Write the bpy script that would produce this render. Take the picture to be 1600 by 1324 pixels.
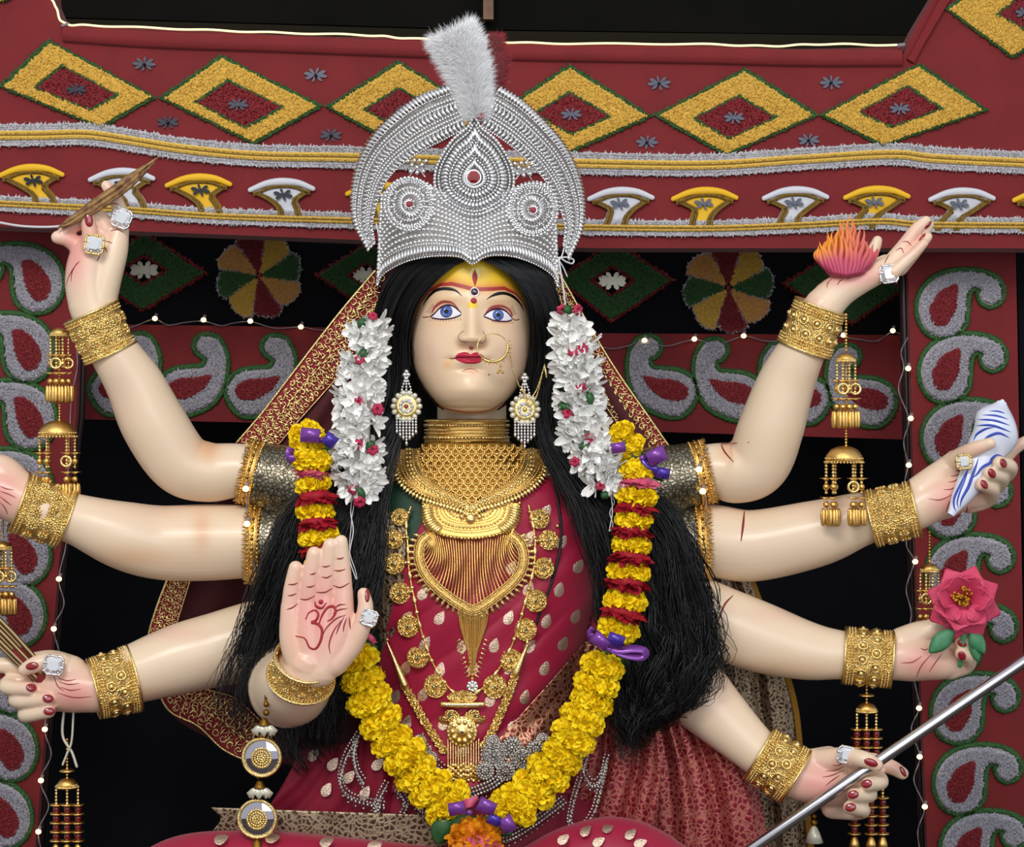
import bpy, math, random
import numpy as np
from mathutils import Vector, Matrix
from mathutils.bvhtree import BVHTree

SC = bpy.context.scene
for o in list(bpy.data.objects): bpy.data.objects.remove(o)
COL = SC.collection
rnd = random.Random(7); nr = np.random.RandomState(7)
PI = math.pi
DCAM, CZ = 3.0, 1.662          # camera distance from the statue plane and eye height

# ------------------------------------------------------------------ camera, world, light, exposure
cam_d = bpy.data.cameras.new('camera'); cam = bpy.data.objects.new('camera', cam_d); COL.objects.link(cam)
cam.location = (0, -DCAM, CZ); cam.rotation_euler = (PI/2, 0, 0)
cam_d.sensor_width = 36; cam_d.lens = 36*3000/1600; cam_d.clip_end = 60
SC.camera = cam
SC.view_settings.view_transform = 'Standard'; SC.view_settings.look = 'None'
SC.view_settings.exposure = 0.0; SC.view_settings.gamma = 1.0; SC.view_settings.use_curve_mapping = False
wd = bpy.data.worlds.new('world'); SC.world = wd; wd.use_nodes = True
wd.node_tree.nodes['Background'].inputs[0].default_value = (0.92, 0.96, 1.0, 1)
wd.node_tree.nodes['Background'].inputs[1].default_value = 0.62
def area(name, loc, target, sx, sy, power, col):
    l = bpy.data.lights.new(name, 'AREA'); l.shape = 'RECTANGLE'; l.size = sx; l.size_y = sy; l.energy = power; l.color = col
    o = bpy.data.objects.new(name, l); COL.objects.link(o); o.location = loc
    o.rotation_euler = (Vector(target)-Vector(loc)).to_track_quat('-Z', 'Y').to_euler()
    return o
area('added_key_light', (-0.7, -3.0, 3.5), (0, 0, 1.6), 1.3, 0.8, 60, (1.0, 0.97, 0.93))  # unseen lamp added at upper left to light the statue and its metal
area('open_front_daylight', (1.2, -4.2, 2.6), (0, 0.2, 1.6), 2.6, 2.0, 48, (0.95, 0.97, 1.0))

# ------------------------------------------------------------------ coordinates: photo pixel (u,v) + world depth d in mm -> world point
def W(u, v, d=0.0):
    u, v, d = np.broadcast_arrays(np.asarray(u, float), np.asarray(v, float), np.asarray(d, float))
    s = 0.001*(1+d/1000/DCAM)
    return np.stack([(u-800)*s, d/1000, CZ+(662-v)*s], -1)
def K(d=0.0): return 0.001*(1+d/1000/DCAM)
def UV(p):
    s = 0.001*(1+p[:, 1]/DCAM)
    return p[:, 0]/s+800, 662-(p[:, 2]-CZ)/s

# ------------------------------------------------------------------ materials
def lin(h):
    if isinstance(h, str):
        h = h.lstrip('#'); c = [int(h[i:i+2], 16)/255 for i in (0, 2, 4)]
    else: c = h
    return tuple((x/12.92 if x <= .04045 else ((x+.055)/1.055)**2.4) for x in c)+(1,)
MATS = {}
def mat(name, col, rough=.6, metal=0., col2=None, nscale=40, bump=0., bscale=200, btype='noise', spec=.5, attr=None, emit=None, sheen=0, trans=0, wave=None, mixc=.5, coat=0, alpha=1):
    m = bpy.data.materials.new(name); m.use_nodes = True; MATS[name] = m
    nt = m.node_tree; N = nt.nodes; L = nt.links; b = N['Principled BSDF']
    b.inputs['Base Color'].default_value = lin(col); b.inputs['Roughness'].default_value = rough; b.inputs['Metallic'].default_value = metal
    b.inputs['Specular IOR Level'].default_value = spec; b.inputs['Sheen Weight'].default_value = sheen; b.inputs['Transmission Weight'].default_value = trans
    b.inputs['Coat Weight'].default_value = coat; b.inputs['Coat Roughness'].default_value = .15; b.inputs['Alpha'].default_value = alpha
    tc = N.new('ShaderNodeTexCoord')
    def tex(kind, scale):
        if kind == 'noise':
            t = N.new('ShaderNodeTexNoise'); t.inputs['Scale'].default_value = scale; t.inputs['Detail'].default_value = 4; out = t.outputs['Fac']
        elif kind == 'wave':
            t = N.new('ShaderNodeTexWave'); t.inputs['Scale'].default_value = scale; t.inputs['Distortion'].default_value = 6; t.inputs['Detail'].default_value = 2; t.inputs['Detail Scale'].default_value = 2; out = t.outputs['Fac']
        elif kind == 'edge':
            n2 = N.new('ShaderNodeTexNoise'); n2.inputs['Scale'].default_value = scale*.6; L.new(tc.outputs['Object'], n2.inputs['Vector'])
            va = N.new('ShaderNodeVectorMath'); va.operation = 'SCALE'; va.inputs['Scale'].default_value = 1.1/scale; L.new(n2.outputs['Color'], va.inputs[0])
            vb = N.new('ShaderNodeVectorMath'); vb.operation = 'ADD'; L.new(tc.outputs['Object'], vb.inputs[0]); L.new(va.outputs[0], vb.inputs[1])
            t = N.new('ShaderNodeTexVoronoi'); t.feature = 'DISTANCE_TO_EDGE'; t.inputs['Scale'].default_value = scale; L.new(vb.outputs[0], t.inputs['Vector']); return t.outputs['Distance']
        elif kind == 'magic':
            t = N.new('ShaderNodeTexMagic'); t.turbulence_depth = 3; t.inputs['Scale'].default_value = scale; t.inputs['Distortion'].default_value = 1.6; out = t.outputs['Fac']
        else:
            t = N.new('ShaderNodeTexVoronoi'); t.inputs['Scale'].default_value = scale; out = t.outputs['Distance']
        L.new(tc.outputs['Object'], t.inputs['Vector']); return out
    if attr:
        a = N.new('ShaderNodeAttribute'); a.attribute_name = attr; L.new(a.outputs['Color'], b.inputs['Base Color'])
    elif col2:
        r = N.new('ShaderNodeValToRGB'); r.color_ramp.elements[0].color = lin(col); r.color_ramp.elements[1].color = lin(col2)
        r.color_ramp.elements[0].position = max(0, mixc-.12); r.color_ramp.elements[1].position = min(1, mixc+.12)
        L.new(tex(wave or 'noise', nscale), r.inputs[0]); L.new(r.outputs[0], b.inputs['Base Color'])
    if bump:
        bn = N.new('ShaderNodeBump'); bn.inputs['Strength'].default_value = bump; bn.inputs['Distance'].default_value = .004
        L.new(tex(btype, bscale), bn.inputs['Height']); L.new(bn.outputs[0], b.inputs['Normal'])
    if emit:
        b.inputs['Emission Color'].default_value = lin(col); b.inputs['Emission Strength'].default_value = emit
    return m
M = lambda n: MATS[n]
mat('red_cloth', '#7d2629', .75, col2='#762427', nscale=14, bump=.15, bscale=300, sheen=.1, spec=.2)
mat('dark_red_cloth', '#7c2427', .75, bump=.15, bscale=300, spec=.2)
mat('black_cloth', '#0e0f13', .9, col2='#14151a', nscale=3, bump=.2, bscale=6, spec=.1)
mat('dark_panel', '#0d0c0a', .8, col2='#12100d', nscale=5, spec=.1)
mat('dark_beam', '#231e15', .8, spec=.1)
mat('brown_wood', '#6b4a30', .6, col2='#7d5a3c', nscale=30)
mat('dark_pole', '#2a1d1c', .3, metal=.6)
mat('yellow_tinsel', '#f0c557', .6, col2='#d9a73c', nscale=350, bump=.5, bscale=500)
mat('orange_tinsel', '#ecb466', .6, col2='#d69648', nscale=350, bump=.5, bscale=500)
mat('red_tinsel', '#981824', .5, col2='#74111b', nscale=350, bump=.5, bscale=500)
mat('green_tinsel', '#3c6e33', .6, col2='#284f22', nscale=350, bump=.5, bscale=500)
mat('white_tinsel', '#c3bfc8', .6, col2='#9d99a4', nscale=350, bump=.5, bscale=500)
mat('white_felt', '#d3d3dc', .7, bump=.1)
mat('yellow_felt', '#edb81c', .7, bump=.1)
mat('gold_braid', '#8c6d2c', .5, metal=.4, bump=.6, bscale=700)
mat('white_braid', '#d8d6dc', .7, bump=.6, bscale=600)
mat('ochre_braid', '#ecc055', .6, bump=.6, bscale=600)
mat('mirror_dark', '#3c3e46', .22, metal=1)
mat('silver_petal', '#d8d4c0', .35, metal=.3)
mat('gold', '#efc271', .3, metal=1., bump=.25, bscale=900)
mat('gold_light', '#f8dd98', .24, metal=1., bump=.3, bscale=600)
mat('gold_dark', '#8a6428', .4, metal=1., bump=.3, bscale=600)
mat('gold_filigree', '#f2d084', .28, metal=1., bump=.6, bscale=420, btype='voronoi')
mat('silver', '#f8f8fa', .27, metal=1.)
mat('silver_plate', '#a6a29e', .35, metal=1., bump=.5, bscale=600, btype='voronoi')  # kept darker than the beads: shade in their gaps put into the colour
mat('silver_dull', '#b9b4b0', .3, metal=1., bump=.3, bscale=500)
mat('crystal', '#f4f5fb', .03, spec=1., metal=.55)
mat('gem_red', '#8c0f16', .06, spec=1., coat=1)
mat('gem_dark', '#43121f', .06, spec=1., coat=1)
mat('gem_green', '#1b5a4a', .1, spec=1.)
mat('skin', '#e6d2b4', .36, attr='col', spec=.45, coat=.12)
mat('hair', '#08080b', .38, spec=.5)
mat('hair_base', '#050507', .6, spec=.2)
mat('saree', '#9c1037', .5, bump=.1, bscale=400, sheen=.15, spec=.35)
mat('saree_shaded', '#85122c', .6, bump=.1, bscale=400, spec=.3)  # saree crimson darkened, with the shade on skirt and hip painted in
mat('motif', '#efd2bc', .32, metal=.9, bump=.5, bscale=500)
mat('brocade_copper', '#c9977a', .35, metal=.7, col2='#74271f', nscale=120, wave='edge', bump=.35, bscale=120, btype='edge', mixc=.11)
mat('brocade_brown', '#a89478', .4, metal=.6, col2='#4a3226', nscale=130, wave='edge', bump=.35, bscale=130, btype='edge', mixc=.13)
mat('brocade_bronze', '#4a3c28', .3, metal=.85, col2='#a09a88', nscale=150, wave='edge', bump=.3, bscale=150, btype='edge', mixc=.12)
mat('brocade_red', '#bb7060', .38, metal=.45, col2='#86142c', nscale=115, wave='edge', bump=.3, bscale=115, btype='edge', mixc=.10)
mat('blouse_green', '#0f3a26', .6)
mat('veil_red', '#8c1424', .7, bump=.2, bscale=300, sheen=.2)
mat('veil_sheer', '#4e1218', .8, bump=.2, bscale=300)
mat('marigold', '#ffe420', .6, col2='#f8d20e', nscale=160, spec=.2)
mat('marigold_orange', '#eb9a14', .6, col2='#d97f10', nscale=160, spec=.2)
mat('carnation', '#8f1222', .6, col2='#a51c2c', nscale=120, spec=.2)
mat('pink_petal', '#c23a60', .6, col2='#d66a86', nscale=60, spec=.2)
mat('tuberose', '#f7f6f3', .55, spec=.3)
mat('rose_bud', '#b8204c', .6, col2='#92163a', nscale=150)
mat('leaf', '#1d4a22', .5, col2='#2a5d2c', nscale=60)
mat('leaf_pale', '#3f8258', .5, col2='#5a9a6e', nscale=40)
mat('purple_ribbon', '#7d3f9a', .25, metal=.3, spec=.6)
mat('violet_ribbon', '#4a2f9a', .25, metal=.3, spec=.6)
mat('nail_red', '#8e0f1f', .15, spec=.6, coat=.6)
mat('paint_red', '#a01c2a', .5)
mat('paint_line', '#8a2228', .5)
mat('paint_black', '#120c0a', .4)
mat('paint_yellow', '#f2c21c', .5)
mat('lip_red', '#b5183a', .35, spec=.5)
mat('lip_dark', '#6b0d22', .45)
mat('eye_white', '#eeeaf2', .2, spec=.6, coat=.5)
mat('eye_blue', '#2b3f8c', .15, col2='#587cc6', nscale=180, spec=.6, coat=.6)
mat('eye_lid', '#a8443e', .5)
mat('eye_line', '#3a0f2e', .4)
mat('rod_steel', '#c8c6cc', .18, metal=1.)
mat('rod_gold', '#a08660', .3, metal=.9)
mat('wood_stick', '#6f4a2c', .6, col2='#a27c4c', nscale=90, bump=.5, bscale=90)
mat('conch_white', '#dfe3f3', .3, spec=.5, coat=.3)
mat('conch_blue', '#2c49b4', .4)
mat('flame', '#e05050', .5, attr='col')
mat('lotus', '#d8365f', .55, attr='col', bump=.2, bscale=250)
mat('stamen', '#c98a1c', .6)
mat('bulb', '#ffdf8c', .3, emit=4.5)
mat('rope_led', '#ffe8a8', .3, emit=1.1)
mat('wire', '#8a7f86', .5)
mat('white_cable', '#d4d0d4', .5)
mat('string_white', '#e4e2e4', .8)
mat('feather_white', '#fbfbfd', .8, sheen=.5)
mat('feather_red', '#9c1626', .8, sheen=.5)
mat('ruby_bead', '#6e1215', .2, spec=.7)
mat('mirror_clear', '#c9c4cf', .05, metal=1)
mat('floor', '#4a4038', .8, col2='#54493f', nscale=6)
mat('plinth', '#5a1c20', .7)
mat('black_cord', '#0c0b0b', .6)

# ------------------------------------------------------------------ mesh builder
def _sph(nu, nv):
    V = [(0, 0, 1)]
    for j in range(1, nv):
        t = PI*j/nv
        for i in range(nu):
            p = 2*PI*i/nu; V.append((math.sin(t)*math.cos(p), math.sin(t)*math.sin(p), math.cos(t)))
    V.append((0, 0, -1)); F = []
    for i in range(nu): F.append((0, 1+i, 1+(i+1) % nu))
    for j in range(nv-2):
        a = 1+j*nu; b = a+nu
        for i in range(nu): F.append((a+i, b+i, b+(i+1) % nu, a+(i+1) % nu))
    a = 1+(nv-2)*nu; e = len(V)-1
    for i in range(nu): F.append((a+i, e, a+(i+1) % nu))
    return np.array(V), F
SPH = {k: _sph(*k) for k in ((6, 4), (8, 6), (12, 8), (20, 14))}
def unit(v):
    v = np.asarray(v, float); n = np.linalg.norm(v, axis=-1, keepdims=True); return v/np.maximum(n, 1e-12)
class MB:
    def __init__(s): s.V = []; s.F = []; s.n = 0; s.C = []
    def add(s, V, F, col=None):
        V = np.asarray(V, float).reshape(-1, 3); n = s.n
        s.V.append(V); s.F.extend([tuple(i+n for i in f) for f in F]); s.n += len(V)
        if col is not None:
            c = np.asarray(col, float); s.C.append(np.broadcast_to(c, (len(V), 3)) if c.ndim == 1 else c)
    def inst(s, TV, TF, cen, mats, col=None):      # many copies of a template: mats (N,3,3) columns
        cen = np.asarray(cen, float).reshape(-1, 3); N = len(cen)
        mats = np.asarray(mats, float)
        if mats.ndim == 2: mats = np.broadcast_to(mats, (N, 3, 3))
        V = np.einsum('nij,kj->nki', mats, TV)+cen[:, None, :]
        k = len(TV); base = s.n
        s.V.append(V.reshape(-1, 3)); s.n += N*k
        for i in range(N):
            o = base+i*k; s.F.extend([tuple(j+o for j in f) for f in TF])
        if col is not None: s.C.append(np.repeat(np.asarray(col, float).reshape(N, 3), k, 0))
    def beads(s, cen, r, q=(6, 4), squash=None):
        cen = np.asarray(cen, float).reshape(-1, 3); r = np.broadcast_to(np.asarray(r, float), (len(cen),))
        m = np.eye(3)[None]*r[:, None, None]
        if squash: m = m*np.array(squash)[None, :, None]
        s.inst(SPH[q][0], SPH[q][1], cen, m)
    def tube(s, pts, r, n=8, cap='round', flat=1.0, closed=False):
        P = np.asarray(pts, float); m = len(P); r = np.broadcast_to(np.asarray(r, float), (m,))
        if cap == 'round' and not closed:
            t0 = unit(P[0]-P[1]); t1 = unit(P[-1]-P[-2]); a = [(.98, .2), (.75, .66), (.4, .92)]
            P = np.concatenate([[P[0]+t0*r[0]*x for x, _ in a], P, [P[-1]+t1*r[-1]*x for x, _ in a[::-1]]])
            r = np.concatenate([[r[0]*y for _, y in a], r, [r[-1]*y for _, y in a[::-1]]]); m = len(P)
        T = unit(np.roll(P, -1, 0)-np.roll(P, 1, 0)) if closed else unit(np.gradient(P, axis=0))
        ref = np.array((0, -1., 0)); 
        if abs(T[0].dot(ref)) > .9: ref = np.array((1., 0, 0))
        x = unit(np.cross(T[0], ref)); X = []
        for t in T:
            x = unit(x-t*x.dot(t)); X.append(x)
        X = np.array(X); Y = np.cross(T, X)
        ang = np.arange(n)*2*PI/n
        V = P[:, None]+r[:, None, None]*(np.cos(ang)[None, :, None]*X[:, None]+flat*np.sin(ang)[None, :, None]*Y[:, None])
        F = []
        for i in range(m if closed else m-1):
            a = i*n; b = ((i+1) % m)*n
            for j in range(n): F.append((a+j, a+(j+1) % n, b+(j+1) % n, b+j))
        if not closed: F.append(tuple(range(n))[::-1]); F.append(tuple((m-1)*n+j for j in range(n)))
        s.add(V, F)
    def ring(s, c, R, r, nrm=(0, -1, 0), n=20, k=6):
        nrm = unit(np.array(nrm, float)); a = unit(np.cross(nrm, (0, 0, 1) if abs(nrm[2]) < .9 else (1, 0, 0))); b = np.cross(nrm, a)
        t = np.arange(n)*2*PI/n
        s.tube(np.asarray(c)+R*(np.cos(t)[:, None]*a+np.sin(t)[:, None]*b), r, k, closed=True)
    def prism(s, uv, d0, d1, bev=0):               # polygon in photo pixels, front at depth d0, back at d1 (mm)
        uv = np.asarray(uv, float); n = len(uv); k = K(d0)
        def at(q, d): p = W(q[:, 0], q[:, 1], d0); p[:, 1] = d/1000; return p
        loops = []
        if bev:
            loops = [at(inset(uv, bev), d0), at(inset(uv, bev*.3), d0+bev*.5), at(uv, d0+bev*1.2)]
        else: loops = [at(uv, d0)]
        loops.append(at(uv, d1)); F = [tuple(range(n))]
        for i in range(len(loops)-1):
            a = i*n; b = a+n
            for j in range(n): F.append((a+j, b+j, b+(j+1) % n, a+(j+1) % n))
        F.append(tuple((len(loops)-1)*n+j for j in range(n))[::-1])
        s.add(np.concatenate(loops), F)
    def frame(s, o, i, d0, d1):                    # ring between two loops of equal length
        o = np.asarray(o, float); i = np.asarray(i, float); n = len(o)
        def at(q, d): p = W(q[:, 0], q[:, 1], d0); p[:, 1] = d/1000; return p
        V = np.concatenate([at(o, d0), at(i, d0), at(o, d1), at(i, d1)]); F = []
        for j in range(n):
            k = (j+1) % n
            F += [(j, n+j, n+k, k), (j, k, 2*n+k, 2*n+j), (n+j, 3*n+j, 3*n+k, n+k), (2*n+j, 2*n+k, 3*n+k, 3*n+j)]
        s.add(V, F)
    def grid(s, P, closed_u=False, col=None):      # P (m,n,3)
        m, n = P.shape[:2]; F = []
        for i in range(m-1):
            for j in range(n if closed_u else n-1):
                k = (j+1) % n; F.append((i*n+j, i*n+k, (i+1)*n+k, (i+1)*n+j))
        s.add(P.reshape(-1, 3), F, col)
    def box(s, a, b):
        (x0, y0, z0), (x1, y1, z1) = a, b
        s.add([(x0, y0, z0), (x1, y0, z0), (x1, y1, z0), (x0, y1, z0), (x0, y0, z1), (x1, y0, z1), (x1, y1, z1), (x0, y1, z1)],
              [(0, 3, 2, 1), (4, 5, 6, 7), (0, 1, 5, 4), (1, 2, 6, 5), (2, 3, 7, 6), (3, 0, 4, 7)])
    def lathe(s, c, ax, prof, n=24):               # prof: (radius, distance along ax) in metres
        ax = unit(np.array(ax, float)); a = unit(np.cross(ax, (0, 1, 0) if abs(ax[1]) < .9 else (1, 0, 0))); b = np.cross(ax, a)
        t = np.arange(n)*2*PI/n; pr = np.asarray(prof, float)
        P = np.asarray(c)+pr[:, 1][:, None, None]*ax+pr[:, 0][:, None, None]*(np.cos(t)[None, :, None]*a+np.sin(t)[None, :, None]*b)
        s.grid(P, True)
    def mesh(s, name, m, smooth=True):
        me = bpy.data.meshes.new(name); V = np.concatenate(s.V) if s.V else np.zeros((0, 3))
        me.from_pydata(V.tolist(), [], s.F)
        if s.C and sum(len(c) for c in s.C) == len(V):
            a = me.attributes.new('col', 'FLOAT_COLOR', 'POINT'); C = np.concatenate(s.C)
            a.data.foreach_set('color', np.concatenate([C, np.ones((len(C), 1))], 1).astype(np.float32).ravel())
        if smooth: me.polygons.foreach_set('use_smooth', [True]*len(me.polygons))
        me.materials.append(M(m) if isinstance(m, str) else m); me.update(); return me
    def obj(s, name, m, parent=None, smooth=True, kind=None, label=None):
        return link(name, s.mesh(name, m, smooth), parent, kind=kind, label=label)
def link(name, me, parent=None, mtx=None, kind=None, label=None):
    o = bpy.data.objects.new(name, me); COL.objects.link(o)
    if parent is not None:
        o.parent = parent; o.matrix_parent_inverse = Matrix.Translation(-(inv_loc(parent)))
    if mtx is not None: o.matrix_basis = mtx
    if kind: o['kind'] = kind
    if label: o['label'] = label
    return o
def solid(o, t):
    m = o.modifiers.new('thickness', 'SOLIDIFY'); m.thickness = t; m.offset = 0; return o
def inv_loc(p):
    l = Vector((0, 0, 0))
    while p is not None:
        if p.type == 'EMPTY': return p.location.copy()
        p = p.parent
    return l
def sub(o, parent):                                 # make o (built in world coordinates) a sub-part of a part
    o.parent = parent; o.matrix_parent_inverse = Matrix.Identity(4); return o
def tag(o, label, cat, group=None):
    o['label'] = label; o['category'] = cat
    if group: o['group'] = group
    return o
def thing(name, label, cat, p, group=None):
    o = bpy.data.objects.new(name, None); COL.objects.link(o); o.empty_display_size = .02
    o.location = Vector([float(x) for x in p]); return tag(o, label, cat, group)
def dup(root, loc, roty=0, label=None, scale=None):
    r = root.copy(); COL.objects.link(r); r.location = Vector([float(x) for x in loc]); r.rotation_euler = (0, roty, 0)
    if label: r['label'] = label
    if scale: r.scale = scale
    for ch in list(root.children):
        c = ch.copy(); COL.objects.link(c); c.parent = r; c.matrix_parent_inverse = ch.matrix_parent_inverse
        for g in ch.children:
            q = g.copy(); COL.objects.link(q); q.parent = c; q.matrix_parent_inverse = g.matrix_parent_inverse
    return r
# ------------------------------------------------------------------ curves and polygons
def cr(pts, n, closed=False):
    P = np.asarray(pts, float); m = len(P)
    if closed: Q = np.concatenate([P[-1:], P, P[:2]]); segs = m
    else: Q = np.concatenate([2*P[:1]-P[1:2], P, 2*P[-1:]-P[-2:-1]]); segs = m-1
    t = np.linspace(0, segs, n, endpoint=not closed); i = np.minimum(t.astype(int), segs-1); f = (t-i)[:, None]
    a, b, c, d = Q[i], Q[i+1], Q[i+2], Q[i+3]
    return .5*((2*b)+(-a+c)*f+(2*a-5*b+4*c-d)*f*f+(-a+3*b-3*c+d)*f**3)
def resamp(P, n):
    P = np.asarray(P, float); s = np.r_[0, np.cumsum(np.linalg.norm(np.diff(P, axis=0), axis=1))]
    t = np.linspace(0, s[-1], n); return np.stack([np.interp(t, s, P[:, k]) for k in range(P.shape[1])], -1)
def inset(uv, w):
    uv = np.asarray(uv, float); e = np.roll(uv, -1, 0)-np.roll(uv, 1, 0); nrm = unit(np.stack([-e[:, 1], e[:, 0]], -1))
    a = np.sum(uv[:, 0]*np.roll(uv[:, 1], -1)-np.roll(uv[:, 0], -1)*uv[:, 1])
    return uv+nrm*w*(1 if a > 0 else -1)
def scale_poly(uv, f):
    uv = np.asarray(uv, float); c = uv.mean(0); return c+(uv-c)*f
def inside(poly, x, y):
    poly = np.asarray(poly); r = np.zeros(len(x), bool); j = len(poly)-1
    for i in range(len(poly)):
        xi, yi = poly[i]; xj, yj = poly[j]
        if yi != yj: r ^= ((yi > y) != (yj > y)) & (x < (xj-xi)*(y-yi)/(yj-yi)+xi)
        j = i
    return r
def scatter(poly, n, hole=None):
    poly = np.asarray(poly, float); a, b = poly.min(0), poly.max(0); q = a+(b-a)*nr.rand(n*3, 2)
    k = inside(poly, q[:, 0], q[:, 1])
    if hole is not None: k &= ~inside(hole, q[:, 0], q[:, 1])
    return q[k]
TUFT = (np.array([(-.5, -.3, 0), (.5, -.3, 0), (0, .6, 0), (.0, 0, 1.)]), [(0, 1, 3), (1, 2, 3), (2, 0, 3)])
def tufts(mb, q, d, size, length):                  # small tinsel tufts standing off a surface facing the viewer
    n = len(q)
    if not n: return
    p = W(q[:, 0], q[:, 1], d); z = unit(np.stack([nr.randn(n)*.7, -np.ones(n), nr.randn(n)*.7], -1))
    x = unit(np.cross(z, nr.randn(n, 3))); y = np.cross(z, x); k = K(d)
    mb.inst(*TUFT, p, np.stack([x*size*k, y*size*k, z*length*k], -1))
def fringe(mb, line, d, size, length, step=3., closed=True, jit=.5):   # tufts pointing outward along an outline
    L = np.asarray(line, float); L = np.concatenate([L, L[:1]]) if closed else L
    tot = np.linalg.norm(np.diff(L, axis=0), axis=1).sum(); q = resamp(L, max(4, int(tot/step))); n = len(q)
    p = W(q[:, 0], q[:, 1], d); z = unit(np.stack([nr.randn(n), -.5*np.ones(n), nr.randn(n)], -1))
    x = unit(np.cross(z, nr.randn(n, 3))); y = np.cross(z, x); k = K(d)
    mb.inst(*TUFT, p, np.stack([x*size*k, y*size*k, z*length*k], -1))
def ribbon(line, w):                                # left/right offsets of a centre line in pixels -> closed polygon loops
    L = np.asarray(line, float); t = unit(np.gradient(L, axis=0)); nrm = np.stack([-t[:, 1], t[:, 0]], -1)
    w = np.broadcast_to(np.asarray(w, float), (len(L),))[:, None]; return L+nrm*w, L-nrm*w
# ================================================================== SETTING
def structure(o): o['kind'] = 'structure'; return o
b = MB(); b.box((-4, -5, -.05), (4, 2.5, 0)); structure(b.obj('floor', 'floor', smooth=False))
gx = np.linspace(-2.6, 2.6, 140); gz = np.linspace(-.02, 3.3, 12)
P = np.stack(np.meshgrid(gx, gz), -1); P = np.stack([P[..., 0], 1.08+.012*np.sin(P[..., 0]*11)+.006*np.sin(P[..., 0]*29+P[..., 1]), P[..., 1]], -1)
b = MB(); b.grid(P); Pb = P.copy(); Pb[..., 1] = 1.13; b.grid(Pb[:, ::-1]); structure(b.obj('wall_back', 'black_cloth'))
b = MB(); b.box((-2.6, .35, 3.2), (2.6, 1.15, 3.24)); structure(b.obj('ceiling', 'dark_panel', smooth=False))
# dark boards seen above the fascia
for i, (poly, d, mt) in enumerate([([(60, -60), (1500, -60), (1500, 56), (760, 46), (60, 26)], 900, 'dark_panel'),
                                   ([(60, 28), (760, 48), (1500, 57), (1500, 110), (760, 110), (60, 110)], 880, 'dark_beam'),
                                   ([(755, -60), (771, -60), (771, 30), (755, 30)], 860, 'brown_wood')]):
    b = MB(); b.prism(poly, d, d+25); structure(b.obj('trim_%d' % (i+1), mt, smooth=False))
# fascia board across the front, with its bevelled lip
fas = [(-80, -80), (72, -80), (80, 0), (103, 52), (430, 64), (760, 74), (1090, 80), (1412, 84), (1432, 40), (1462, -10), (1500, -80), (1700, -80), (1700, 390), (1570, 388), (930, 388), (560, 375), (200, 361), (-80, 352)]
b = MB(); b.prism(fas, 350, 430); structure(b.obj('trim_4', 'red_cloth', smooth=False))
lip = cr([(98, 50), (250, 60), (430, 66), (760, 78), (1090, 84), (1250, 88), (1410, 88)], 40)
b = MB(); L = lip
V = np.concatenate([W(L[:, 0], L[:, 1]-13+1.5*np.sin(L[:, 0]/60.), 372), W(L[:, 0], L[:, 1]-9, 343), W(L[:, 0], L[:, 1]+12, 338), W(L[:, 0], L[:, 1]+16, 349)]).reshape(4, 40, 3)
b.grid(V); structure(b.obj('trim_5', 'red_cloth'))
sl = [(1418, 92), (1436, 60), (1478, -20), (1500, -80), (1520, -80), (1490, -10), (1445, 66), (1428, 98)]
b = MB(); b.prism(sl, 340, 352); structure(b.obj('trim_6', 'dark_red_cloth', smooth=False))
# back boards: black band with appliques, red board with paisleys
b = MB(); b.prism([(60, 330), (1500, 345), (1500, 530), (60, 510)], 775, 790); structure(b.obj('trim_7', 'black_cloth', smooth=False))
b = MB(); b.prism([(110, 506), (470, 511), (800, 520), (1445, 524), (1445, 688), (800, 668), (110, 655)], 750, 800); structure(b.obj('trim_8', 'red_cloth', smooth=False))
# pillars
b = MB(); b.prism([(-120, 345), (128, 352), (119, 652), (92, 880), (58, 1290), (40, 1480), (-120, 1480)], 500, 528); structure(b.obj('trim_12', 'red_cloth', smooth=False))
b = MB(); b.prism([(1418, 383), (1587, 383), (1608, 1480), (1456, 1480), (1448, 1300), (1430, 850)], 500, 528); structure(b.obj('trim_13', 'red_cloth', smooth=False))
b = MB(); b.prism([(1588, 340), (1700, 340), (1700, 1480), (1612, 1480)], 560, 600); structure(b.obj('trim_9', 'black_cloth', smooth=False))
b = MB(); b.tube(W([136, 127, 100, 66, 48], [352, 652, 880, 1290, 1480], 530), .007, 8); structure(b.obj('trim_10', 'dark_pole'))
b = MB(); b.tube(W([1410, 1422, 1440, 1448], [383, 850, 1300, 1480], 530), .009, 8); structure(b.obj('trim_11', 'dark_pole'))

# ================================================================== DECORATION ON THE BOARDS
def diamond(o, i, d, label, n=1400):
    o = np.array(o, float); i = np.array(i, float); c = o.mean(0)
    t = thing('diamond_applique', label, 'decoration', W(*o[3], d), 'tinsel diamonds on the red fascia')
    o2 = scale_poly(o, .935); i2 = c*0+i; io = i.mean(0)+(i-i.mean(0))*1.12
    dens = lambda q: np.clip((np.array(q)-np.array(q).mean(0)), -1e9, 1e9)
    b = MB(); b.frame(o, o2, d-5, d); q = scatter(o, 500, o2); tufts(b, q, d-5, 4, 5); fringe(b, o, d-4, 4, 6, 2.6)
    q = scatter(io, 400, i); tufts(b, q, d-9, 4, 5); b.frame(io, i, d-8.5, d); b.obj('green_border', 'green_tinsel', t)
    b = MB(); b.frame(o2, io, d-8, d); tufts(b, scatter(o2, n, io), d-8, 5, 5); b.obj('yellow_field', 'yellow_tinsel', t)
    b = MB(); b.prism(i, d-8, d); tufts(b, scatter(i, 500), d-8, 5, 5); b.obj('red_core', 'red_tinsel', t)
    star(t, io.mean(0) if False else i.mean(0), d-13, 17, 'mirror_dark')
PETAL = None
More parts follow.
